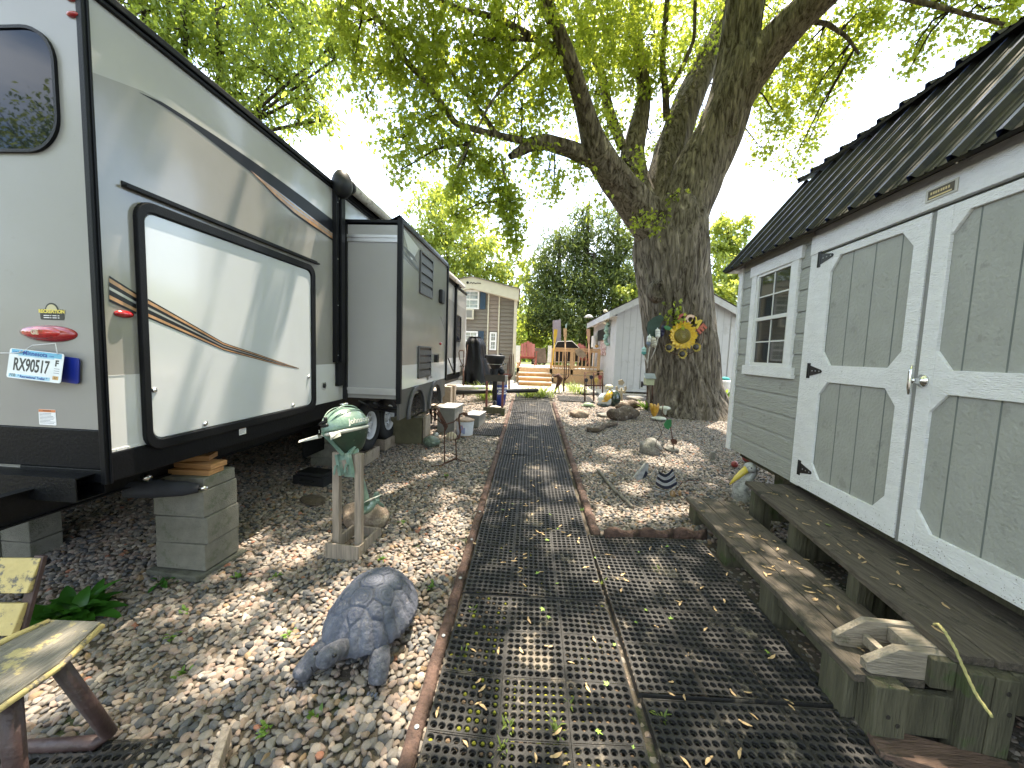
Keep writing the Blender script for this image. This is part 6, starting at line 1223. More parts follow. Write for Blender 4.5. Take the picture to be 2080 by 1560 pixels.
def adir(px, yq, label, lw=.62, zf=1.14):
    c = Y(px, 740, yq); R0 = thing('adirondack_chair', label, 'chair', (c.x, yq, zf)); x = c.x
    for i in range(5): m = MB(); xx = x-.22+i*.11; m.add([(xx-.05, yq+.25, zf+.33), (xx+.05, yq+.25, zf+.33), (xx+.055, yq+.55, zf+.98-.05*abs(i-2)), (xx-.055, yq+.55, zf+.98-.05*abs(i-2)), (xx-.05, yq+.27, zf+.32), (xx+.05, yq+.27, zf+.32), (xx+.055, yq+.57, zf+.97-.05*abs(i-2)), (xx-.055, yq+.57, zf+.97-.05*abs(i-2))], [(0, 1, 2, 3), (7, 6, 5, 4), (0, 3, 7, 4), (1, 5, 6, 2), (3, 2, 6, 7)]); m.build('back_slat', REDC, R0)
    for i in range(5): m = MB(); m.box(x-.27, x+.27, yq-.22+i*.1, yq-.13+i*.1, zf+.36-.02*i, zf+.38-.02*i); m.build('seat_slat', REDC, R0)
    for s in (-1, 1):
        m = MB(); m.box(x+s*.32-.06, x+s*.32+.06, yq-.28, yq+.4, zf+.55, zf+.575); m.build('arm', REDC, R0)
        m = MB(); m.box(x+s*.31-.015, x+s*.31+.015, yq-.22, yq-.12, zf, zf+.55); m.build('leg', REDC, R0); m = MB(); m.bar((x+s*.29, yq-.2, zf+.34), (x+s*.29, yq+.5, zf+.03), .03, .1); m.build('leg', REDC, R0)
    return R0
adir(1072, 15.0, 'red slatted chair standing at the top of the deck stairs')
adir(1180, 15.6, 'faded red slatted chair showing above the railing', zf=1.14)
def poly_at(pts, yq, th, name, m_, label, cat, grp=None, rim=None):
    m = MB(); A = [Y(*p, yq) for p in pts]; n = len(A); m.add(A+[p_+Vector((0, th, 0)) for p_ in A], [tuple(range(n)), tuple(range(2*n-1, n-1, -1))]+[(i, (i+1) % n, n+(i+1) % n, n+i) for i in range(n)])
    if rim: m.tube([p_+Vector((0, -.01, 0)) for p_ in A], .012, 6, 1, closed=True)
    return m.solo(name, m_, label, cat, grp)
poly_at([(1126, 707), (1132, 694), (1162, 693), (1177, 707), (1177, 735), (1126, 735)], 14.6, .8, 'fire_pit_cover', [TP, mat('cover_piping', (.5, .5, .48))], 'black trapezoid cover with pale piping behind the deck railing', 'cover', rim=True)
poly_at([(1123, 651), (1139, 649), (1140, 700), (1124, 700)], 15.8, .12, 'cushion_panel', mat('mauve_canvas', (.30, .26, .30), .8, 0, .08), 'tall mauve canvas panel rising behind the railing', 'panel')
poly_at([(1148, 660), (1152, 656), (1151, 668), (1149, 670)], 15, .05, 'pale_banner', mat('sea_green_pale', (.3, .4, .38), .6), 'small pale green object on a pole above the tan oar', 'ornament')
def oar(pb_, pt, pw_, yq, m_, label):
    b_, t = Y(*pb_, yq), Y(*pt, yq); d = (t-b_).normalized(); m = MB(); L_ = (t-b_).length; k = b_+d*(L_*.62); m.tube([b_, k], .022, 8); s = Vector((d.z, 0, -d.x))
    w_ = Y(pt[0]+pw_, pt[1], yq).x-t.x; vs = []
    for (q, w2) in ((0, .03), (.3, w_*.7), (.6, w_), (1, w_)): c = k+(t-k)*q; vs += [c-s*w2+Vector((0, -.012, 0)), c+s*w2+Vector((0, -.012, 0)), c+s*w2+Vector((0, .012, 0)), c-s*w2+Vector((0, .012, 0))]
    fs = [(12, 13, 14, 15)]
    for i in range(3):
        for j in range(4): fs.append((i*4+j, i*4+(j+1) % 4, (i+1)*4+(j+1) % 4, (i+1)*4+j))
    m.add(vs, fs); return m.solo('oar', m_, label, 'oar', 'wooden oars standing at the railing')
oar((1122, 742), (1129, 669), 3.6, 13.8, mat('oar_yellow', (.6, .38, .04), .5), 'yellow oar leaning on the left end of the railing')
oar((1148, 742), (1148, 667), 3.4, 13.8, mat('oar_tan', (.5, .32, .18), .5), 'tan oar standing in the middle of the railing')
oar((1197, 745), (1195, 668), 3.6, 13.7, mat('oar_peach', (.55, .32, .22), .5), 'peach coloured oar beside the far shed')
poly_at([(1168, 712), (1176, 706), (1186, 714), (1192, 722), (1184, 728), (1172, 722)], 13.9, .06, 'fish_silhouette', mat('weathered_tin', (.25, .2, .15), .7, 0, .3), 'weathered tin fish hanging on the deck railing', 'ornament')
poly_at([(1083, 710), (1090, 706), (1100, 708), (1108, 706), (1111, 738), (1083, 738)], 17.2, .6, 'grey_bin', mat('bin_grey_brown', (.12, .10, .08), .7, 0, .3), 'dark grey bin at the back of the deck', 'bin')
for i, (dx, dz) in enumerate(((0, 0),)):
    q = Y(1470, 770, 13); m = MB(); m.tube([(q.x, q.y, q.z), (q.x+3.5, q.y+.6, q.z)], .05, 6); m.tube([(q.x, q.y, q.z-.35), (q.x+3.5, q.y+.6, q.z-.35)], .05, 6); m.tube([(q.x+.2, q.y, q.z+.1), (q.x+.2, q.y, q.z-.9)], .06, 6); m.solo('rail_fence', WOODA, 'weathered rail fence behind the far shed', 'fence')
q = Y(1472, 772, 10.5); m = MB(); m.lathe([(.16, -.5), (.18, -.05), (.17, 0)], 16, 0, Matrix.Translation(q)); m.ell((q.x, q.y, q.z+.03), (.13, .13, .06), 1, None, 12, 6); m.solo('planter', [mat('planter_white', (.6, .6, .6)), mat('teal_fabric', (.02, .25, .24), .8)], 'white planter with teal content between the trunk and the grey shed', 'planter')
# ================================================================ trees
def leaf_tpl(kind):
    if kind == 'maple': return np.array([(0, 0), (.2, -.06), (.44, .1), (.26, .22), (.58, .5), (.2, .45), (0, 1), (-.2, .45), (-.58, .5), (-.26, .22), (-.44, .1), (-.2, -.06)])
    if kind == 'oval': return np.array([(0, 0), (.22, .25), (.2, .65), (0, 1), (-.2, .65), (-.22, .25)])
    if kind == 'spray': return np.array([(0, 0), (.13, .3), (.05, .45), (.12, .65), (0, 1), (-.12, .65), (-.05, .45), (-.13, .3)])
def leaves(name, P, size, kind, m, parent, droop=(.1, 1.2), upb=.6):
    P = np.asarray(P); n = len(P); T = leaf_tpl(kind); k = len(T)
    az = rng.uniform(0, 2*np.pi, n); ph = rng.uniform(droop[0], droop[1], n)
    t = np.stack([np.cos(az)*np.cos(ph), np.sin(az)*np.cos(ph), -np.sin(ph)], 1)
    r = rng.normal(0, 1, (n, 3)); r[:, 2] += upb*3; r /= np.linalg.norm(r, axis=1)[:, None]
    s = np.cross(t, r); s /= np.linalg.norm(s, axis=1)[:, None]+1e-9
    sz = size*rng.uniform(.6, 1.25, n)
    nn = np.cross(s, t); fold = np.abs(T[:, 0])[None, :, None]*nn[:, None, :]*rng.uniform(-.1, .5, n)[:, None, None] - (T[:, 1]**2)[None, :, None]*nn[:, None, :]*.15
    v = P[:, None, :]+(T[None, :, 0, None]*s[:, None, :]+T[None, :, 1, None]*t[:, None, :]+fold)*sz[:, None, None]
    v = v.reshape(-1, 3)-np.array(parent['o'])
    return npmesh(name, v, np.arange(n*k), np.full(n, k), m, False, None, parent)
def blob_pts(c, r, n, per=24, sd=.14, dr=1.0, flat=(1, 1, 1)):
    na = max(3, int(n/per)); a = rng.normal(0, 1, (na, 3)); a /= np.linalg.norm(a, axis=1)[:, None]; a *= (rng.uniform(0, 1, na)**.38)[:, None]
    A = np.array(c)+a*np.array(r); k = rng.integers(0, na, n)
    o = rng.normal(0, 1, (n, 3))*sd*np.array(flat); o[:, 2] = o[:, 2]*.8-np.abs(rng.normal(0, 1, n))*sd*dr
    return A[k]+o, A
# sunlit spots on the ground: gaps in the crown lie on the sun line above them
SPOTS = [(500,1090,30,18),(600,1118,52,16),(850,1130,72,26),(905,1065,30,26),(612,1275,60,20),(535,1205,48,14),(480,1235,30,10),(500,1335,44,14),(866,1290,14,24),(852,1355,18,24),(1120,1330,88,30),(1220,1322,62,34),(1246,1166,52,20),(1312,1186,30,12),(1150,1112,40,9),(1150,1050,52,10),(1140,1003,30,8),(1095,962,26,12),(1065,905,20,9),(1080,860,30,7),(1085,835,30,6),(1060,1470,34,12),(872,1490,26,18),(1175,858,26,12),(1185,834,22,6),(1242,918,30,10),(1215,885,18,6),(1420,908,40,13),(1455,868,20,16),(1292,992,20,8),(1305,1043,42,9),(1225,1035,22,9),(1380,1035,26,8),(985,822,34,8),(1000,895,22,7),(890,928,30,8),(800,988,24,8),(862,962,26,8),(945,850,20,7),(905,1010,16,6),(700,1190,30,12),(1350,940,26,7),(1200,950,18,8),(1500,845,20,8),(1265,868,26,6),(1400,870,30,7),(740,1215,40,12),(1230,1530,20,8)]
SP = []
for (px, py, rx_, ry_) in SPOTS:
    c = G(px, py); a = G(px+rx_, py); b_ = G(px, py-ry_); d_ = G(px, py+ry_); SP.append((c.x, c.y, max(.05, abs(a.x-c.x)), max(.06, abs(b_.y-d_.y)/2)))
SP.append((-2.45, 1.70, .35, .22))
SP = np.array(SP); S_ = np.array(SUN)
def sun_keep(P, mg=.03):
    h = P-S_[None]*((P[:, 2]-.12)/S_[2])[:, None]; keep = np.ones(len(P), bool)
    for (x, y, a, b_) in SP: keep &= ((h[:, 0]-x)/(a+mg))**2+((h[:, 1]-y)/(b_+mg))**2 > 1
    # light grazing the trailer side in slanting bands
    n = np.array(RN); d = (P-np.array((RO[0], RO[1], 0)))@n; t = d/(S_@n); hp = P-S_[None]*t[:, None]
    s = (hp-np.array((RO[0], RO[1], 0)))@np.array(RF); u = s-hp[:, 2]*.36
    band = (np.sin(u*9.5)+.6*np.sin(u*23+1) > .25) & (d > 0) & (hp[:, 2] > .4) & (hp[:, 2] < 3.4) & (s > 0) & (s < 9)
    keep &= ~band
    return keep
def bark_tube(name, pts, rad_, m, parent, na=60, ns=120, amp=.02, seed=0, flare=None):
    P = np.array([tuple(p) for p in pts]); d = np.r_[0, np.cumsum(np.linalg.norm(np.diff(P, axis=0), axis=1))]; L = d[-1]; s = np.linspace(0, L, ns)
    # smooth path by Catmull-like resampling
    def sm(y):
        z = np.interp(s, d, y); k = max(3, ns//(2*len(pts))) | 1; pad = np.r_[np.full(k//2, z[0])+(z[0]-z[1:k//2+1][::-1])*1, z, np.full(k//2, z[-1])+(z[-1]-z[-k//2:-1][::-1][:k//2])*1][:ns+k-1]
        return np.convolve(pad, np.ones(k)/k, 'valid')[:ns] if len(pad) == ns+k-1 else z
    C_ = np.stack([sm(P[:, i]) for i in range(3)], 1); R_ = np.interp(s, d, rad_)
    th = np.linspace(0, 2*np.pi, na+1)[:-1]; r_ = np.random.default_rng(seed)
    TH, SS = np.meshgrid(th, s); h = np.zeros_like(TH); wv = .8*np.sin(TH*2+SS*1.3+seed)+.6*np.sin(TH*3-SS*2.1)+.35*np.sin(SS*5+TH*4)
    for k in range(5):
        f = int(R_.mean()/.06*(1+.35*k)); f = max(5, f); h += (1/(1+k*.5))*np.abs(np.sin(f/2.*TH*1+wv*(1+.4*k)+r_.uniform(0, 6)+SS*r_.uniform(-2, 2)))
    # irregular closure at the seam: f even multiples keep it periodic
    h = h/3-.5; big = .05*np.sin(TH*2+SS*.9+seed)+.04*np.sin(TH*3-SS*1.7)+.02*np.sin(TH*5+SS*3)
    T_ = np.gradient(C_, axis=0); T_ /= np.linalg.norm(T_, axis=1)[:, None]; u = np.array([1., 0, 0]); V_ = []
    for i in range(ns):
        u = u-T_[i]*(u@T_[i]); u /= np.linalg.norm(u); w_ = np.cross(T_[i], u); rr = R_[i]*(1+big[i])+h[i]*amp
        if flare is not None: rr = rr+flare(th, s[i])
        V_.append(C_[i]+rr[:, None]*(np.cos(th)[:, None]*u+np.sin(th)[:, None]*w_))
    V_ = np.concatenate(V_)-np.array(parent['o']); I = np.arange(ns*na).reshape(ns, na); J = np.roll(I, -1, 1)
    q = np.stack([I[:-1], J[:-1], J[1:], I[1:]], -1).reshape(-1, 4)
    return npmesh(name, V_, q.ravel(), np.full(len(q), 4), m, True, None, parent)
def barkmat(name, c1, c2, dark, k=1.):
    m = bpy.data.materials.new(name); m.use_nodes = True; nt = m.node_tree; b = nt.nodes['Principled BSDF']; b.inputs['Roughness'].default_value = .95; b.inputs['Specular IOR Level'].default_value = .2
    tc = nt.nodes.new('ShaderNodeTexCoord'); mp = nt.nodes.new('ShaderNodeMapping'); mp.inputs['Scale'].default_value = (3.2*k, 3.2*k, .55*k); nt.links.new(tc.outputs['Object'], mp.inputs[0])
    n1 = nt.nodes.new('ShaderNodeTexNoise'); n1.inputs['Scale'].default_value = 4; n1.inputs['Detail'].default_value = 9; n1.inputs['Roughness'].default_value = .68; n1.inputs['Distortion'].default_value = .9; nt.links.new(mp.outputs[0], n1.inputs['Vector'])
    r1 = ramp(nt, n1.outputs['Fac'], [(.38, dark), (.455, c1), (.56, c2), (.72, tuple(v*1.25 for v in c2))]); nt.links.new(r1, b.inputs['Base Color'])
    h = ramp(nt, n1.outputs['Fac'], [(.36, (0, 0, 0)), (.6, (1, 1, 1))]); bp = nt.nodes.new('ShaderNodeBump'); bp.inputs['Strength'].default_value = 1; bp.inputs['Distance'].default_value = .05/k; nt.links.new(h, bp.inputs['Height']); nt.links.new(bp.outputs[0], b.inputs['Normal'])
    MATS[name] = m; return m
BARK = barkmat('maple_bark', (.135, .115, .09), (.25, .215, .17), (.05, .038, .027))
BARK2 = barkmat('dark_bark', (.05, .04, .03), (.10, .085, .06), (.02, .018, .012))
def P_Y(seq): return [Y(px, py, y) for px, py, y, r in seq], [r*y/F for px, py, y, r in seq]
tb = Vector((4.15, 9.1, .36)); MT_ = thing('big_maple_tree', 'huge old maple with furrowed trunk and spreading limbs shading the yard', 'tree', tuple(tb))
seq = [(1398, 862, 9.1, 84), (1395, 838, 9.1, 74), (1388, 790, 9.1, 66), (1380, 720, 9.1, 63), (1374, 640, 9.1, 64), (1366, 560, 9.1, 68), (1362, 500, 9.1, 70), (1366, 455, 9.1, 66), (1372, 420, 9.1, 58)]
p_, r_ = P_Y(seq)
def fl(th, s): return .30*np.exp(-s/.33)*(.5+.5*np.abs(np.sin(th*2.5+1)))+.10*np.exp(-s/.8)*np.cos(th*3+.5)
bark_tube('trunk', p_, r_, BARK, MT_, 240, 300, .085, 1, fl)
LIMBS = {
 'A': [(1372, 470, 9.1, 52), (1390, 420, 9.1, 50), (1418, 350, 9.1, 49), (1455, 280, 9.1, 46), (1478, 220, 9.0, 42), (1492, 160, 9.0, 38), (1502, 100, 9.0, 34), (1510, 30, 8.9, 33), (1520, -60, 8.8, 30), (1540, -180, 8.6, 26)],
 'A2': [(1478, 240, 9.0, 32), (1515, 165, 8.8, 34), (1560, 100, 8.5, 33), (1615, 40, 8.2, 30), (1680, -20, 7.9, 27), (1770, -110, 7.4, 20), (1900, -220, 6.8, 12)],
 'B': [(1345, 450, 9.3, 36), (1345, 380, 9.6, 32), (1362, 300, 10, 28), (1392, 220, 10.3, 25), (1425, 150, 10.6, 23), (1452, 90, 10.9, 20), (1480, 10, 11.2, 16), (1500, -100, 11.5, 10)],
 'C': [(1318, 440, 9.1, 30), (1293, 370, 9.3, 24), (1283, 320, 9.5, 21), (1296, 255, 9.7, 16), (1310, 190, 9.9, 12), (1296, 90, 10, 9), (1285, -10, 10, 7)],
 'D': [(1345, 475, 9.0, 42), (1300, 425, 8.8, 34), (1262, 378, 8.5, 28), (1228, 335, 8.2, 27), (1205, 290, 8.0, 22), (1188, 230, 7.8, 17), (1170, 160, 7.5, 15), (1145, 90, 7.3, 14), (1115, 20, 7.1, 13), (1085, -60, 6.9, 11), (1020, -200, 6.2, 8)],
 'D2': [(1205, 325, 8.15, 16), (1160, 303, 8.0, 15), (1110, 288, 7.8, 14), (1080, 292, 7.7, 13), (1060, 305, 7.6, 10), (1036, 318, 7.5, 6)],
 'E': [(1075, 290, 7.7, 7), (1025, 278, 7.6, 6.5), (990, 270, 7.5, 6), (925, 252, 7.3, 6), (900, 215, 7.2, 6), (850, 150, 7.0, 5.5), (812, 110, 6.8, 5), (785, 60, 6.7, 5), (760, 28, 6.6, 4.5), (700, -8, 6.5, 4), (620, -60, 6.3, 3)],
 'E2': [(1010, 275, 7.55, 5), (975, 225, 7.5, 4.5), (935, 175, 7.4, 3.5), (900, 120, 7.3, 2)],
 'F': [(1152, 108, 7.4, 7), (1100, 85, 7.3, 7), (1060, 62, 7.1, 6), (1010, 35, 7, 5), (940, 20, 6.9, 4), (880, -5, 6.8, 3)],
 'F2': [(1085, 80, 7.2, 4), (1020, 78, 7.1, 3.5), (970, 82, 7, 2)],
 'G': [(1355, 245, 10, 7), (1352, 190, 9.8, 6), (1345, 120, 9.6, 5), (1352, 40, 9.4, 5), (1358, -40, 9.2, 4)],
 'G2': [(1352, 195, 9.8, 4), (1385, 140, 9.6, 4), (1410, 80, 9.4, 3), (1412, 0, 9.2, 3)],
 'H': [(1265, 300, 9.5, 9), (1235, 220, 9.6, 9), (1222, 150, 9.7, 8), (1180, 60, 9.8, 6), (1160, -30, 9.8, 5)],
 'I': [(1625, 40, 8.25, 5), (1680, 48, 8.2, 4), (1720, 75, 8.1, 3), (1745, 110, 8.0, 2)],
 'J': [(1020, 330, 7.4, 3), (1030, 390, 7.3, 2.2), (1045, 450, 7.2, 1.5)],
 'K': [(1105, 100, 7.3, 3), (1000, 200, 7.0, 2.5), (930, 340, 6.8, 1.5)],
 'L': [(1700, -40, 7.8, 9), (1820, -10, 7.2, 6), (1930, 20, 6.8, 4), (2040, 50, 6.5, 3)],
}
LP = []
for i, (k, sq) in enumerate(LIMBS.items()):
    p_, r_ = P_Y(sq); big = r_[0] > .2
    if big and k in ('A', 'A2', 'B', 'C', 'D'): bark_tube('limb', p_, r_, BARK, MT_, 110, 190, .045, i+3)
    else: bark_tube('limb', p_, r_, BARK, MT_, 16 if r_[0] < .12 else 40, 60, .006 if r_[0] < .12 else .018, i+3)
    for a, b_ in zip(p_, p_[1:]): LP += [np.array(a.lerp(b_, t)) for t in (0, .33, .66)]
LP = np.array(LP)
for (px, py, rr_k, y) in ((1487, 262, 11, 8.56), (1515, 98, 8, 8.66), (1342, 590, 13, 8.50)):
    c = Y(px, py, y); rk = rr_k*y/F; m = MB(Matrix.Translation(c) @ Matrix.Rotation(rad(90), 4, 'X')); m.lathe([(rk*1.9, -.16), (rk*1.5, -.03), (rk*1.15, .02), (rk*.95, .0), (rk*.8, -.05), (rk*.3, -.07), (0, -.07)], 24, 0, sy=1.0 if rr_k < 15 else 2.2); m.build('knot', BARK if rr_k < 15 else mat('rotten_wood', (.06, .038, .024), .95, 0, .5, 12, bump=2, bs=14, alt=(.13, .085, .05), stretch=(1, 1, .4)), MT_)
ML_ = leafmat('maple_leaf', (.07, .13, .02), (.13, .20, .035), (.64, .72, .08), .6, .4)
BL = [(760,40,75,6.8,1),(850,40,90,7,1.2),(800,120,70,7,1),(880,140,85,7.2,1.2),(955,80,85,7.2,1.2),(960,190,80,7.4,1.1),(870,240,55,7,1),(820,280,40,6.8,.9),(815,345,22,6.8,.7),(900,300,45,7,.9),(945,320,45,7.2,1.2),(930,385,38,7.2,1.1),(920,440,26,7.2,.8),(1000,330,40,7.4,.9),(1020,370,22,7.3,2.2),(1035,405,22,7.3,2.4),(1030,430,16,7.25,2.5),(1045,460,17,7.2,3),(1050,492,10,7.2,4),(990,400,18,7.3,1.6),(1030,120,90,7.6,1.3),(1050,30,90,7.2,1.3),(1110,180,70,8,1),(1060,220,60,7.8,.9),(1090,300,40,7.8,.8),(1115,345,38,7.9,1),(1125,390,18,7.9,.9),(1160,80,80,8.5,1.2),(1190,20,80,8.5,1.2),(1210,190,50,9,.9),(1230,110,80,9.5,1.3),(1260,40,90,9.5,1.4),(1180,340,30,8.1,.8),(1222,395,12,8.2,.8),(1235,260,40,9.2,.8),(1285,150,60,9.8,1.2),(1330,70,80,10,1.4),(1330,180,55,10,1.1),(1270,330,35,8.8,.7),(1320,270,35,10,.7),(1400,120,50,10.8,1.1),(1400,20,70,11,1.3),(1440,40,40,11,1),(1430,230,30,10.8,.7),(1580,30,60,9.4,1.2),(1600,150,60,9.6,1.3),(1640,210,55,9.6,1.3),(1580,240,45,9.8,1.1),(1545,300,26,9.8,.9),(1660,100,60,9,1.2),(1720,60,60,8.8,1.1),(1700,150,40,9,.9),(1640,290,38,9.6,1),(1610,330,22,9.6,.6),(1540,180,35,10,1),(1765,20,45,8.5,.8),(1850,20,28,7.4,.8),(1860,90,22,7.3,.6),(1850,135,14,7.3,.6),(1920,20,45,7.2,.8),(2000,20,50,7,.8),(2045,70,28,6.8,.8),(690,20,40,6.6,.9),(1480,-20,60,10,1),(1350,430,24,8.3,.35),(1300,440,22,8.3,.3),(1375,395,14,8.4,.3),(1372,628,16,8.3,.2),(1370,650,14,8.3,.2),(720,130,40,7,.7),(745,200,30,7,.5)]
PT_ = []; tw = MB()
for (px, py, rp, y, mu) in BL:
    c = Y(px, py, y); r = rp*y/F; n = int(30+rp*rp*(.24 if (px > 1080 or py > 230) else .15)*mu)
    q, A = blob_pts(c, (r, r*1.3, r), n, 20, .10, 1.1); PT_.append(q)
    j = int(np.argmin(np.linalg.norm(LP-np.array(c), axis=1))); b0 = Vector(LP[j]); c = Vector(c); 
    if (b0-c).length < 4: mid = b0.lerp(c, .5)+Vector((0, 0, .12)); tw.tube([b0, mid, c], [.022, .016, .010], 5)
    for a in A[:12]: a = Vector(a); tw.tube([c, c.lerp(a, .5)+Vector((0, 0, .05)), a], [.008, .006, .003], 4, cap=False)
tag(tw.build('twigs', BARK2, MT_), kind='stuff')
q = np.concatenate(PT_); keep = sun_keep(q) | (q[:, 2] < 4.6) | (rng.uniform(0, 1, len(q)) < .06); q = q[keep]
leaves('foliage', q, .088, 'maple', ML_, MT_)
# high crown above the frame
U = []
na = 2600; ax = rng.uniform(-7.5, 10, na); ay = rng.uniform(-4, 15, na); hh = rng.uniform(0, 1, na)
dd = np.hypot((ax-1.8)/8.6, (ay-5)/9.6); zz = 6.2+5.5*np.sqrt(np.clip(1-dd**2, 0, 1))*hh+.8
lim = 1.65+1.0*np.maximum(ay, 0)+.5
ok = (dd < 1) & ((zz > lim) | (ay > 9.5)); zz = np.where((zz < lim) & (dd < 1) & (ay < 9.5), lim+hh*1.5, zz); ok = (dd < 1) & (zz < 13.5)
ax, ay, zz = ax[ok], ay[ok], zz[ok]
k = rng.integers(0, len(ax), 130000); o = rng.normal(0, 1, (130000, 3))*np.array((.42, .42, .30)); q = np.stack([ax[k], ay[k], zz[k]], 1)+o
q = q[sun_keep(q, .10)]
# keep the view itself clear: the leaves hang above the frame
fr_ = (q[:, 2]-1.65) > 1.02*q[:, 1]; q = q[fr_ | (q[:, 1] < 0) | ((q[:, 1] > 7) & (q[:, 0] < 3) & (rng.uniform(0, 1, len(q)) < .10))]
leaves('foliage', q, .165, 'oval', ML_, MT_)
def tree(name, label, cx, cy, blobs, leafm, size, kind, trunks, grp=None, per=30, dens=.22, bark=BARK2, dr=1.0, sd=None, px=True, droop=(.1, 1.2)):
    R0 = thing(name, label, 'tree', (cx, cy, zg(cx, cy)), grp); PT = []; tw = MB()
    for b_ in blobs:
        if px: x, y, rp, Yd, mu = b_; c = Y(x, y, Yd); r = rp*Yd/F; n = int(30+rp*rp*dens*mu)
        else: c = Vector(b_[:3]); r = b_[3]; n = b_[4]
        s_ = sd or max(.12, r*.14); q, A = blob_pts(c, (r, r, r*1.05), n, per, s_, dr); PT.append(q)
        for a in A[:8]: tw.tube([c, Vector(a)], [.03, .008], 4, cap=False)
        t0 = min(trunks, key=lambda t: min((Vector(p)-Vector(c)).length for p in t[0])); b0 = min(t0[0], key=lambda p: (Vector(p)-Vector(c)-Vector((0, 0, -.8))).length); tw.tube([Vector(b0), Vector(b0).lerp(Vector(c), .5), c], [.06, .045, .03], 5, cap=False)
    leaves('crown', np.concatenate(PT), size, kind, leafm, R0, droop)
    for (tp, tr) in trunks: bark_tube('trunk', tp, tr, bark, R0, 20, 40, .01, 3)
    tw.build('branches', bark, R0); return R0
L2 = leafmat('light_broadleaf', (.07, .12, .018), (.13, .19, .035), (.55, .65, .08), .55, .5); L3 = leafmat('yellow_broadleaf', (.13, .19, .03), (.23, .29, .05), (.62, .68, .1), .5, .5)
def VT(px, y, z1, r, z0=.3, lean=0): a = Y(px, 700, y); return ([Vector((a.x, y, z0)), Vector((a.x+lean*.5, y, (z0+z1)/2)), Vector((a.x+lean, y, z1))], [r*1.3, r, r*.35])
tree('maple_tree', 'leafy maple with several slim trunks rising behind the trailer roof', -9.5, 13, [(300,20,70,12,1.1),(380,60,75,12.5,1.2),(440,120,70,13,1.1),(520,60,90,13,1.3),(600,60,80,13,1.3),(660,40,60,12.5,1.1),(560,160,80,13,1.2),(480,190,45,13,1),(620,190,55,13,1.2),(650,245,22,13,1),(610,250,18,13,.8),(380,10,70,13,1.2),(680,120,45,12.5,.9),(540,230,30,13,.8),(450,20,80,13.5,1.2),(250,0,50,12,1),(700,70,35,12.5,.7),(420,-80,110,13,.8),(580,-80,110,13,.8)], L2, .16, 'oval', [VT(462, 13, 16, .14), VT(322, 12, 16, .10), VT(352, 12.3, 15, .06, lean=.3), VT(372, 12.5, 14, .07, lean=.5)], per=24, dens=.21)
tree('maple_tree', 'bright leafy tree rising beyond the brown house', -4, 27, [(885,400,45,27,1),(870,450,55,27,1.1),(930,450,60,27,1.2),(880,510,60,27,1.2),(960,500,60,27,1.2),(920,555,60,26,1.2),(990,540,50,26,1.2),(1020,570,45,26,1.1),(1075,570,35,27,.8),(1050,530,26,27,.6),(860,590,50,26,1),(1090,525,18,27,.7),(830,520,50,27,1),(1040,610,30,26,1)], L3, .30, 'oval', [VT(905, 27, 9, .22), VT(985, 26.5, 7, .18)], 'broadleaf trees beyond the house', per=26, dens=.34)
tree('broadleaf_shrub', 'sunlit green thicket between the brown house and the cedars', 2, 24, [(1070,640,35,22,1),(1085,600,32,23,.8),(1075,690,32,21,1),(1110,680,30,21,1),(1095,720,26,20,1),(1130,715,22,20,1)], L3, .2, 'oval', [VT(1085, 23, 5, .10)], None, per=24, dens=.4)
CED = leafmat('cedar_spray', (.04, .075, .02), (.13, .15, .045), (.24, .31, .06), .35, .8)
def cedar(label, px, Yd, bl, tr): return tree('cedar_tree', label, (px-1040)/F*Yd, Yd, bl, CED, .30, 'spray', tr, 'dark cedars beyond the deck', per=22, dens=.85, dr=.6, sd=.30, droop=(-1.2, .9))
cedar('leftmost dark cedar, broad and lowest of the three', 1125, 21, [(1135,490,30,21,1),(1118,540,38,21,1),(1105,590,42,21,1),(1120,640,42,20,1),(1140,585,40,21,1),(1095,640,24,20,.8),(1150,650,36,20,1)], [VT(1128, 21, 8, .17)])
cedar('middle dark cedar with the pointed top', 1185, 22, [(1182,432,20,22,.9),(1180,470,32,22,1),(1165,510,38,22,1),(1195,530,40,22,1),(1175,580,46,21,1),(1205,600,40,21,1),(1180,645,42,21,1),(1215,655,34,21,1)], [VT(1182, 22, 10, .2), VT(1198, 21, 7, .16)])
cedar('right dark cedar standing behind the far shed', 1245, 22.5, [(1232,440,18,22,.8),(1245,475,34,22,1),(1262,520,42,22,1),(1232,545,40,22,1),(1255,590,44,21,1),(1240,640,40,21,1),(1275,560,34,21,1),(1280,480,20,22,.8),(1270,640,34,20.5,1)], [VT(1243, 22.5, 10, .2)])
tree('broadleaf_tree', 'bright yellow green tree behind the left slope of the far shed roof', 6, 20, [(1272,600,30,20,1),(1300,580,28,20,1),(1285,640,30,19,1),(1320,560,24,20,.8)], L3, .22, 'oval', [VT(1285, 20, 5, .12)], None, per=24, dens=.4)
tree('broadleaf_tree', 'bright tree between the big trunk and the grey shed roof', 11, 22, [(1462,455,24,22,.9),(1480,480,30,22,1),(1455,500,30,22,1),(1500,495,28,22,.9),(1460,550,36,21,1.1),(1500,560,34,21,1.1),(1480,600,36,20,1.1),(1475,650,28,20,1.1),(1495,690,24,20,1.1),(1450,610,30,20,1.1),(1520,450,18,22,.7)], L3, .24, 'oval', [VT(1475, 22, 7, .15)], None, per=24, dens=.75)
tree('maple_tree', 'tree standing beyond the grey shed roof at the upper right', 15, 9, [(13,9.5,6.0,1.4,700),(14.5,9,7.5,1.8,1200),(16,10,6.5,1.7,900)], L2, .2, 'oval', [([Vector((14.5, 9.5, .3)), Vector((14.5, 9.5, 4)), Vector((14.6, 9.3, 8))], [.25, .2, .08])], None, px=False)
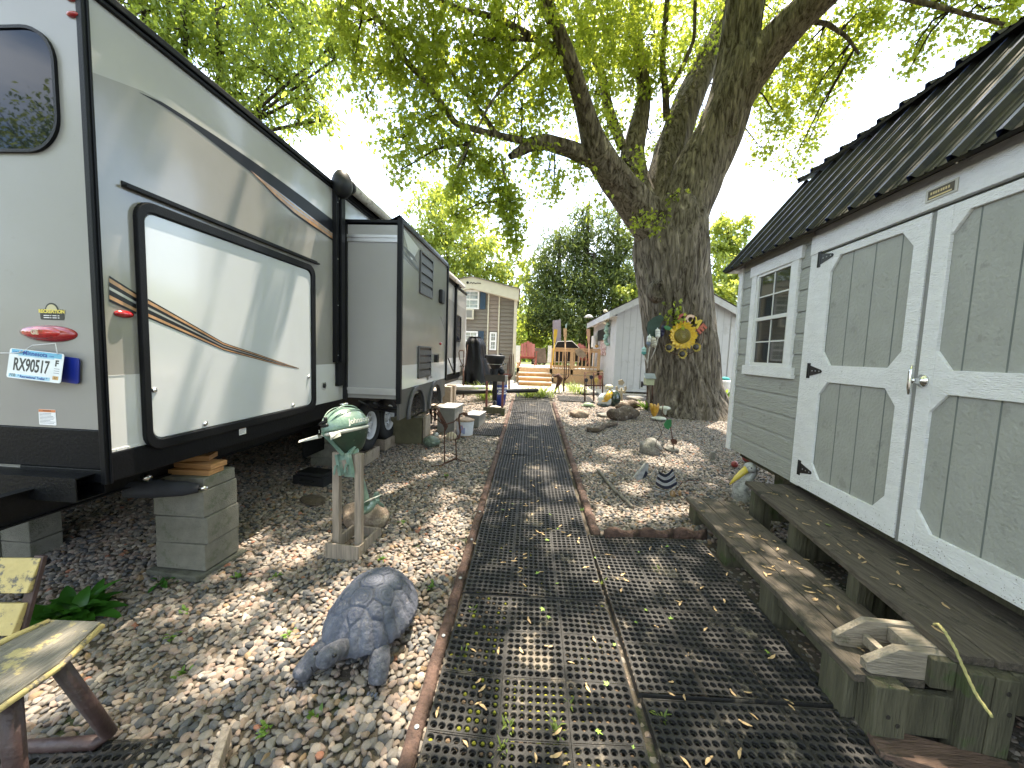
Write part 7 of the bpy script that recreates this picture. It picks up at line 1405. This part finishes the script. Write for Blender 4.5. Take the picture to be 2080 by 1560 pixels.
# trees behind the viewer (seen in the dark rear window) and the far wood
tree('maple_tree', 'large maple standing behind the viewpoint, mirrored in the trailer window', -6, -9, [(-6,-8.5,5.4,2.2,2600),(-12.5,-9,8.0,2.4,5600),(-16,-9.5,8.6,2.4,5600),(-19.5,-9,7.6,2.8,6000),(-14.5,-9,5.4,2.8,6400),(-10,-9,6.5,2.4,4600),(-18,-9,4.5,2.8,4600)], L2, .17, 'oval', [([Vector((-6, -9, -.4)), Vector((-6, -9, 3)), Vector((-6, -8.8, 6))], [.3, .25, .1])], None, px=False)
tree('maple_tree', 'maple standing behind the viewpoint to the right', 5, -10, [(5,-10,5,2.5,2200),(7.5,-9,4,2,1500),(2.5,-11,4,2,1500)], L2, .24, 'oval', [([Vector((5, -10, -.4)), Vector((5, -10, 3)), Vector((5, -9.8, 6))], [.3, .25, .1])], None, px=False)
fw = thing('far_wood', 'far-off wood closing the view', 'wood', (0, 60, .6)); W_ = []
for i in range(150):
    a = rng.uniform(-1.25, 1.25) if i < 110 else rng.uniform(1.25, 5.0); R = rng.uniform(48, 62); c = (R*math.sin(a), R*math.cos(a), rng.uniform(1.5, 6)); q, A = blob_pts(c, (4.5, 4.5, 4.0), 420, 30, .7, .6); W_.append(q)
W_ = np.concatenate(W_); W_ = W_[W_[:, 2] > .3]; wood = leaves('distant_wood', W_, .95, 'oval', L2, fw)
wood.parent = None; wood.location = fw.location; bpy.data.objects.remove(fw); tag(wood, 'far-off mass of trees closing the view behind the yard', kind='stuff')
# ================================================================ things on the maple trunk
TY0 = 8.30
def KT(px, py, dy=0): return Y(px, py, TY0+dy)
def disc(m, px, py, rp, mi, dy, th=.03, n=24, rp2=None):
    c = KT(px, py, dy); r = rp*TY0/F; M = Matrix.Translation(c) @ Matrix.Rotation(rad(90), 4, 'X'); m.lathe([(r, -th), (r, 0), (r*.5, .01), (0, .012)], n, mi, M)
def sunflower(px, py, rin, rout, n, label, cat_, mats_, rings):
    c = KT(px, py, -.22 if rings == 1 else -.04); R0 = thing('sunflower_plaque', label, 'plaque', tuple(c)); s_ = TY0/F
    for ring_ in range(rings):
        m = MB()
        for k in range(n):
            a = 2*math.pi*(k+ring_*.5)/n+random.uniform(-.08, .08); L_ = (rout-ring_*3)*s_*random.uniform(.9, 1.08); M = Matrix.Translation(c+Vector((0, -.02*ring_-.01, 0))) @ Matrix.Rotation(rad(90), 4, 'X') @ Matrix.Rotation(a, 4, 'Z'); w_ = L_*.21
            m.add([(rin*s_*.8, -w_*.6, 0), (rin*s_*1.2, -w_, .012), (L_*.85, -w_*.5, .03), (L_, 0, .02), (L_*.85, w_*.5, .03), (rin*s_*1.2, w_, .012), (rin*s_*.8, w_*.6, 0), (L_*.8, 0, .005), (rin*s_, 0, -.01)], [(0, 1, 8), (1, 2, 7, 8), (2, 3, 7), (3, 4, 7), (4, 5, 8, 7), (5, 6, 8)], 0, True, M)
        m.build('petals', mats_[0], R0)
    m = MB(); disc(m, px, py, rin, 0, -.09 if rings > 1 else -.255, .03); m.build('flower_centre', mats_[1], R0)
    if rings > 1:
        m = MB(); 
        for r_ in (.3, .5, .7, .9): m.tube([c+Vector((rin*s_*r_*math.cos(t), -.062-.008*(1-r_), rin*s_*r_*math.sin(t))) for t in np.linspace(0, 6.283, 25)[:-1]], .006, 5, closed=True)
        m.build('centre_ring', mat('sunflower_olive', (.22, .17, .02), .5), R0)
    return R0
SY = mat('sunflower_yellow', (.72, .42, .02), .45, 0, .2, 20, coat=.3, alt=(.8, .55, .03)); SC_ = mat('sunflower_centre', (.17, .13, .015), .5, 0, .35, 30, coat=.3); SD = mat('seed_black', (.02, .016, .015), .5); SY2 = mat('sunflower_pale', (.66, .52, .14), .5, 0, .2, 20)
sunflower(1386, 682, 15.5, 30, 20, 'large yellow sunflower plaque hanging on the big trunk', 'plaque', (SY, SC_), 2)
for (x, y, l) in ((1359, 706, 'left'), (1386, 719, 'lowest middle'), (1414, 705, 'right')): sunflower(x, y, 5.6, 9.6, 16, f'small sunflower with a black centre, {l} of the three under the large one', 'plaque', (SY2, SD), 1)['group'] = 'small sunflowers hanging below the large plaque'
c = KT(1386, 682, .01); m = MB(); r = 43*TY0/F; m.tube([c+Vector((r*math.cos(t), 0, r*math.sin(t)*.9)) for t in np.linspace(-2.6, 1.2, 40)], .008, 6); m.solo('wire_hoop', RUST, 'thin wire hoop around the large sunflower plaque', 'hoop')
for ch_, x, y, rt, colr in (('C', 1386, 648, 8, (.32, .06, .05)), ('O', 1402, 650, -8, (.62, .42, .32)), ('M', 1413, 656, -28, (.55, .42, .03)), ('E', 1424, 668, -45, (.35, .08, .04))):
    m = MB(Matrix.Translation(KT(x, y, -.04)) @ Matrix.Rotation(rad(90), 4, 'X') @ Matrix.Rotation(rad(rt), 4, 'Z')); m.text(ch_, .26, Matrix(), 0, .015, .014); m.solo('letter', mat('letter_'+ch_.lower(), colr, .5, 0, .15, 20), f'painted {["dark red","pink","yellow","rust red"]["COME".index(ch_)]} wooden letter {ch_} above the large sunflower', 'letter', 'wooden letters of the sign on the trunk')
def buoy(px, py, rp, hp, mats_, label, ang=0, dy=0):
    c = KT(px, py, dy); r = rp*TY0/F; h = hp*TY0/F; m = MB(Matrix.Translation(c) @ Matrix.Rotation(rad(ang), 4, 'Y'))
    m.lathe([(r*.25, -h*.65), (r*.3, -h*.52), (r*.7, -h*.48), (r, -h*.36), (r, -h*.12)], 18, 0); m.lathe([(r*1.03, -h*.119), (r*1.03, h*.1)], 18, 1); m.lathe([(r, h*.101), (r, h*.36), (r*.7, h*.48), (r*.25, h*.52), (r*.2, h*.66)], 18, 2); m.solo('buoy', mats_, label, 'buoy', 'painted fishing buoys strung on the trunk')
BW_ = mat('buoy_white', (.62, .63, .62), .5, 0, .1, 12); BB = mat('buoy_slate', (.14, .18, .24), .5, 0, .15, 12); BT = mat('buoy_teal', (.08, .30, .30), .5, 0, .1, 12); BPT = mat('buoy_pale_teal', (.35, .55, .55), .5, 0, .1, 12); BG = mat('buoy_beige', (.45, .42, .36), .6, 0, .2, 12); BN = mat('buoy_navy', (.015, .015, .06), .4, 0, .2, 12)
buoy(1336, 677, 4.6, 17, (BW_, BW_, BW_), 'white ringed buoy, highest on the trunk', -6, -.03); buoy(1318, 692, 4.2, 20, (BB, BW_, BW_), 'white and slate buoy hanging at the trunk edge', 4); buoy(1308, 713, 4.6, 14, (BT, BPT, BPT), 'teal buoy with dark end hanging left of the trunk', 0, .05); buoy(1328, 695, 5.4, 18, (BG, BG, BG), 'beige weathered buoy beside the slate buoy', -14, -.02); buoy(1346, 672, 4, 22, (BN, BN, BN), 'navy buoy beside the sunflower plaque', 8, .02)
m = MB()
for (a, b_, c_) in (((1336, 688), (1330, 712), (1322, 730)), ((1320, 704), (1316, 730), (1315, 748)), ((1308, 722), (1314, 735), (1316, 742))): m.tube([KT(*a, -.03), KT(*b_, -.03), KT(*c_, -.03)], .012, 6)
m.solo('rope', mat('pale_rope', (.4, .38, .34), .8), 'pale rope dangling below the buoys', 'rope')
m = MB(); A = [(1318, 655), (1330, 645), (1342, 640), (1348, 646), (1340, 660), (1336, 676), (1326, 690), (1319, 684), (1316, 668)]; Av = [KT(*p, -.0) for p in A]; n = len(Av); m.add(Av+[p_+Vector((0, .06, 0)) for p_ in Av], [tuple(range(n)), tuple(range(2*n-1, n-1, -1))]+[(i, (i+1) % n, n+(i+1) % n, n+i) for i in range(n)]); m.solo('green_cloth', mat('dark_green_cloth', (.035, .06, .05), .9, 0, .2, 12, bump=1, bs=12), 'dark green cloth wrapped on the left side of the trunk', 'cloth', bev=.01)
m = MB(); Av = [KT(*p, -.07) for p in ((1348, 663), (1356, 661), (1364, 666), (1362, 672), (1352, 669))]; n = 5; m.add(Av+[p_+Vector((0, .02, 0)) for p_ in Av], [tuple(range(n)), tuple(range(2*n-1, n-1, -1))]+[(i, (i+1) % n, n+(i+1) % n, n+i) for i in range(n)]); m.solo('green_glass_leaf', FG, 'small green leaf shaped piece beside the sunflower plaque', 'ornament')
# ================================================================ litter
def samara():
    m = MB(); vs = []; n = 6
    for i in range(n+1):
        t = i/n; w_ = .0055*math.sin(math.pi*min(1, t*.9+.12))+.0015; x = .004+.038*t; y = .010*t*t; vs += [(x, y-w_, .0015+.002*math.sin(t*3)), (x, y+w_, .0035)]
    m.add(vs, [(2*i, 2*i+2, 2*i+3, 2*i+1) for i in range(n)], 0, True); m.ell((0, 0, .003), (.009, .0045, .003), 0, None, 8, 5)
    me = bpy.data.meshes.new('maple_seed'); me.from_pydata(m.v, [], m.f); me.materials.append(mat('samara_tan', (.42, .29, .15), .7, 0, .25, 60)); me.polygons.foreach_set('use_smooth', m.s); return me
SM_ = samara(); cnt = 0
TLi = TL.inverted(); TUi = TU.inverted()
def on_step(x, y):
    for T, Ti, w_, y0, y1 in ((TU, TUi, .5, -.04, 1.95), (TL, TLi, .43, .02, 2.05)):
        l = Ti @ Vector((x, y, .46 if T is TU else .298))
        if y0 < l.y < y1 and 0 < l.x < w_: return (T @ Vector((l.x, l.y, 0))).z+.003
    l = TLi @ Vector((x, y, .298))
    if l.x > -.03: return -1 if y < 3.7 else None
    return None
rs = random.Random(11)
def drop(me, name, label, cat, grp, x, y, z, s):
    o = bpy.data.objects.new(name, me); COL.objects.link(o); o.location = (x, y, z); o.rotation_euler = (rs.uniform(-.15, .15), rs.uniform(-.15, .15), rs.uniform(0, 6.28)); o.scale = (s, s, s); tag(o, label, cat, grp)
i = 0
while i < 180:
    y = .95+rs.random()**1.5*5.5; x = rs.uniform(-.3, 1.75) if y < 3.1 else rs.uniform(lx(y)+.04, rx(y))
    if y > 3.1 and rs.random() < .3: continue
    if on_step(x, y): continue
    drop(SM_, 'maple_seed', 'tan winged maple seed fallen on the black mats', 'maple seed', 'maple seeds scattered on the black mats', x, y, zg(0, y)+.0165, rs.uniform(.7, 1.15)); i += 1
i = 0
while i < 75:
    w_ = (TL if rs.random() < .5 else TU) @ Vector((rs.uniform(.01, .42), rs.uniform(.1, 1.95), 0)); z = on_step(w_.x, w_.y)
    if z is None or z < 0: continue
    drop(SM_, 'maple_seed', 'tan winged maple seed fallen on the wooden step', 'maple seed', 'maple seeds scattered on the wooden step', w_.x, w_.y, z, rs.uniform(.7, 1.15)); i += 1
T_ = leaf_tpl('maple')*.035; me = bpy.data.meshes.new('fallen_leaf'); me.from_pydata([(a, b_, .004+.004*math.sin(a*90)) for a, b_ in T_], [], [tuple(range(12))]); me.materials.append(mat('fallen_green', (.20, .32, .05), .6, 0, .2, 20))
for i in range(26):
    y = rs.uniform(1.1, 4); x = rs.uniform(-.3, 1.5) if y < 3 else rs.uniform(lx(y)+.05, rx(y))
    if on_step(x, y): continue
    drop(me, 'fallen_leaf', 'small green maple leaf fallen on the black mats', 'leaf', 'green leaves fallen on the black mats', x, y, zg(0, y)+.018, rs.uniform(.5, 1.1))
w_ = TU @ Vector((.2, 1.15, .004)); drop(me, 'fallen_leaf', 'single green leaf fallen on the upper plank of the step', 'leaf', None, w_.x, w_.y, w_.z, 1.3)
mb = MB(); 
for j in range(420):
    if rs.random() < .5: y = rs.uniform(1.0, 6); x = rs.gauss(lx(y)+.05, .05)
    else: y = rs.uniform(1, 3); x = rs.uniform(-.2, 1.3)
    if on_step(x, y): continue
    a = rs.uniform(0, 6.28); l = rs.uniform(.008, .03); z = zg(0, y)+.016; mb.tube([(x, y, z), (x+l*math.cos(a)*.5, y+l*math.sin(a)*.5, z+.004), (x+l*math.cos(a), y+l*math.sin(a), z+.001)], .0008, 3, cap=False)
tag(mb.build('dry_litter', LITT), 'fine dry stalks and bud scales scattered over the mats', kind='stuff')
for i, (px, py) in enumerate(((1030, 1472), (1130, 1490), (1345, 1455), (1160, 1430), (1335, 1160), (1222, 1185), (960, 1240), (940, 1330), (1020, 1520), (1130, 1465))):
    plant(px, py, 12, .055, .010, 'small weed tuft rooted in a hole of the black mats', GR, spread=.02, tl=(.4, 1.4), name='weed_tuft', cat='weed', grp='weeds growing through the mats', seed=50+i)
for i, (px, py) in enumerate(((375, 1240), (350, 1290), (480, 1170), (560, 1170), (370, 1365), (590, 1285), (620, 1010), (430, 1120), (905, 965), (775, 1135), (640, 1450), (540, 1480), (880, 1190), (820, 1060), (1180, 1035))):
    plant(px, py, 9, .04, .018, 'tiny green seedling between the pebbles', LG2, spread=.03, tl=(.2, 1.2), name='seedling', cat='weed', grp='seedlings between the pebbles', seed=80+i)
for o in bpy.data.objects:
    if 'o' in o: del o['o']
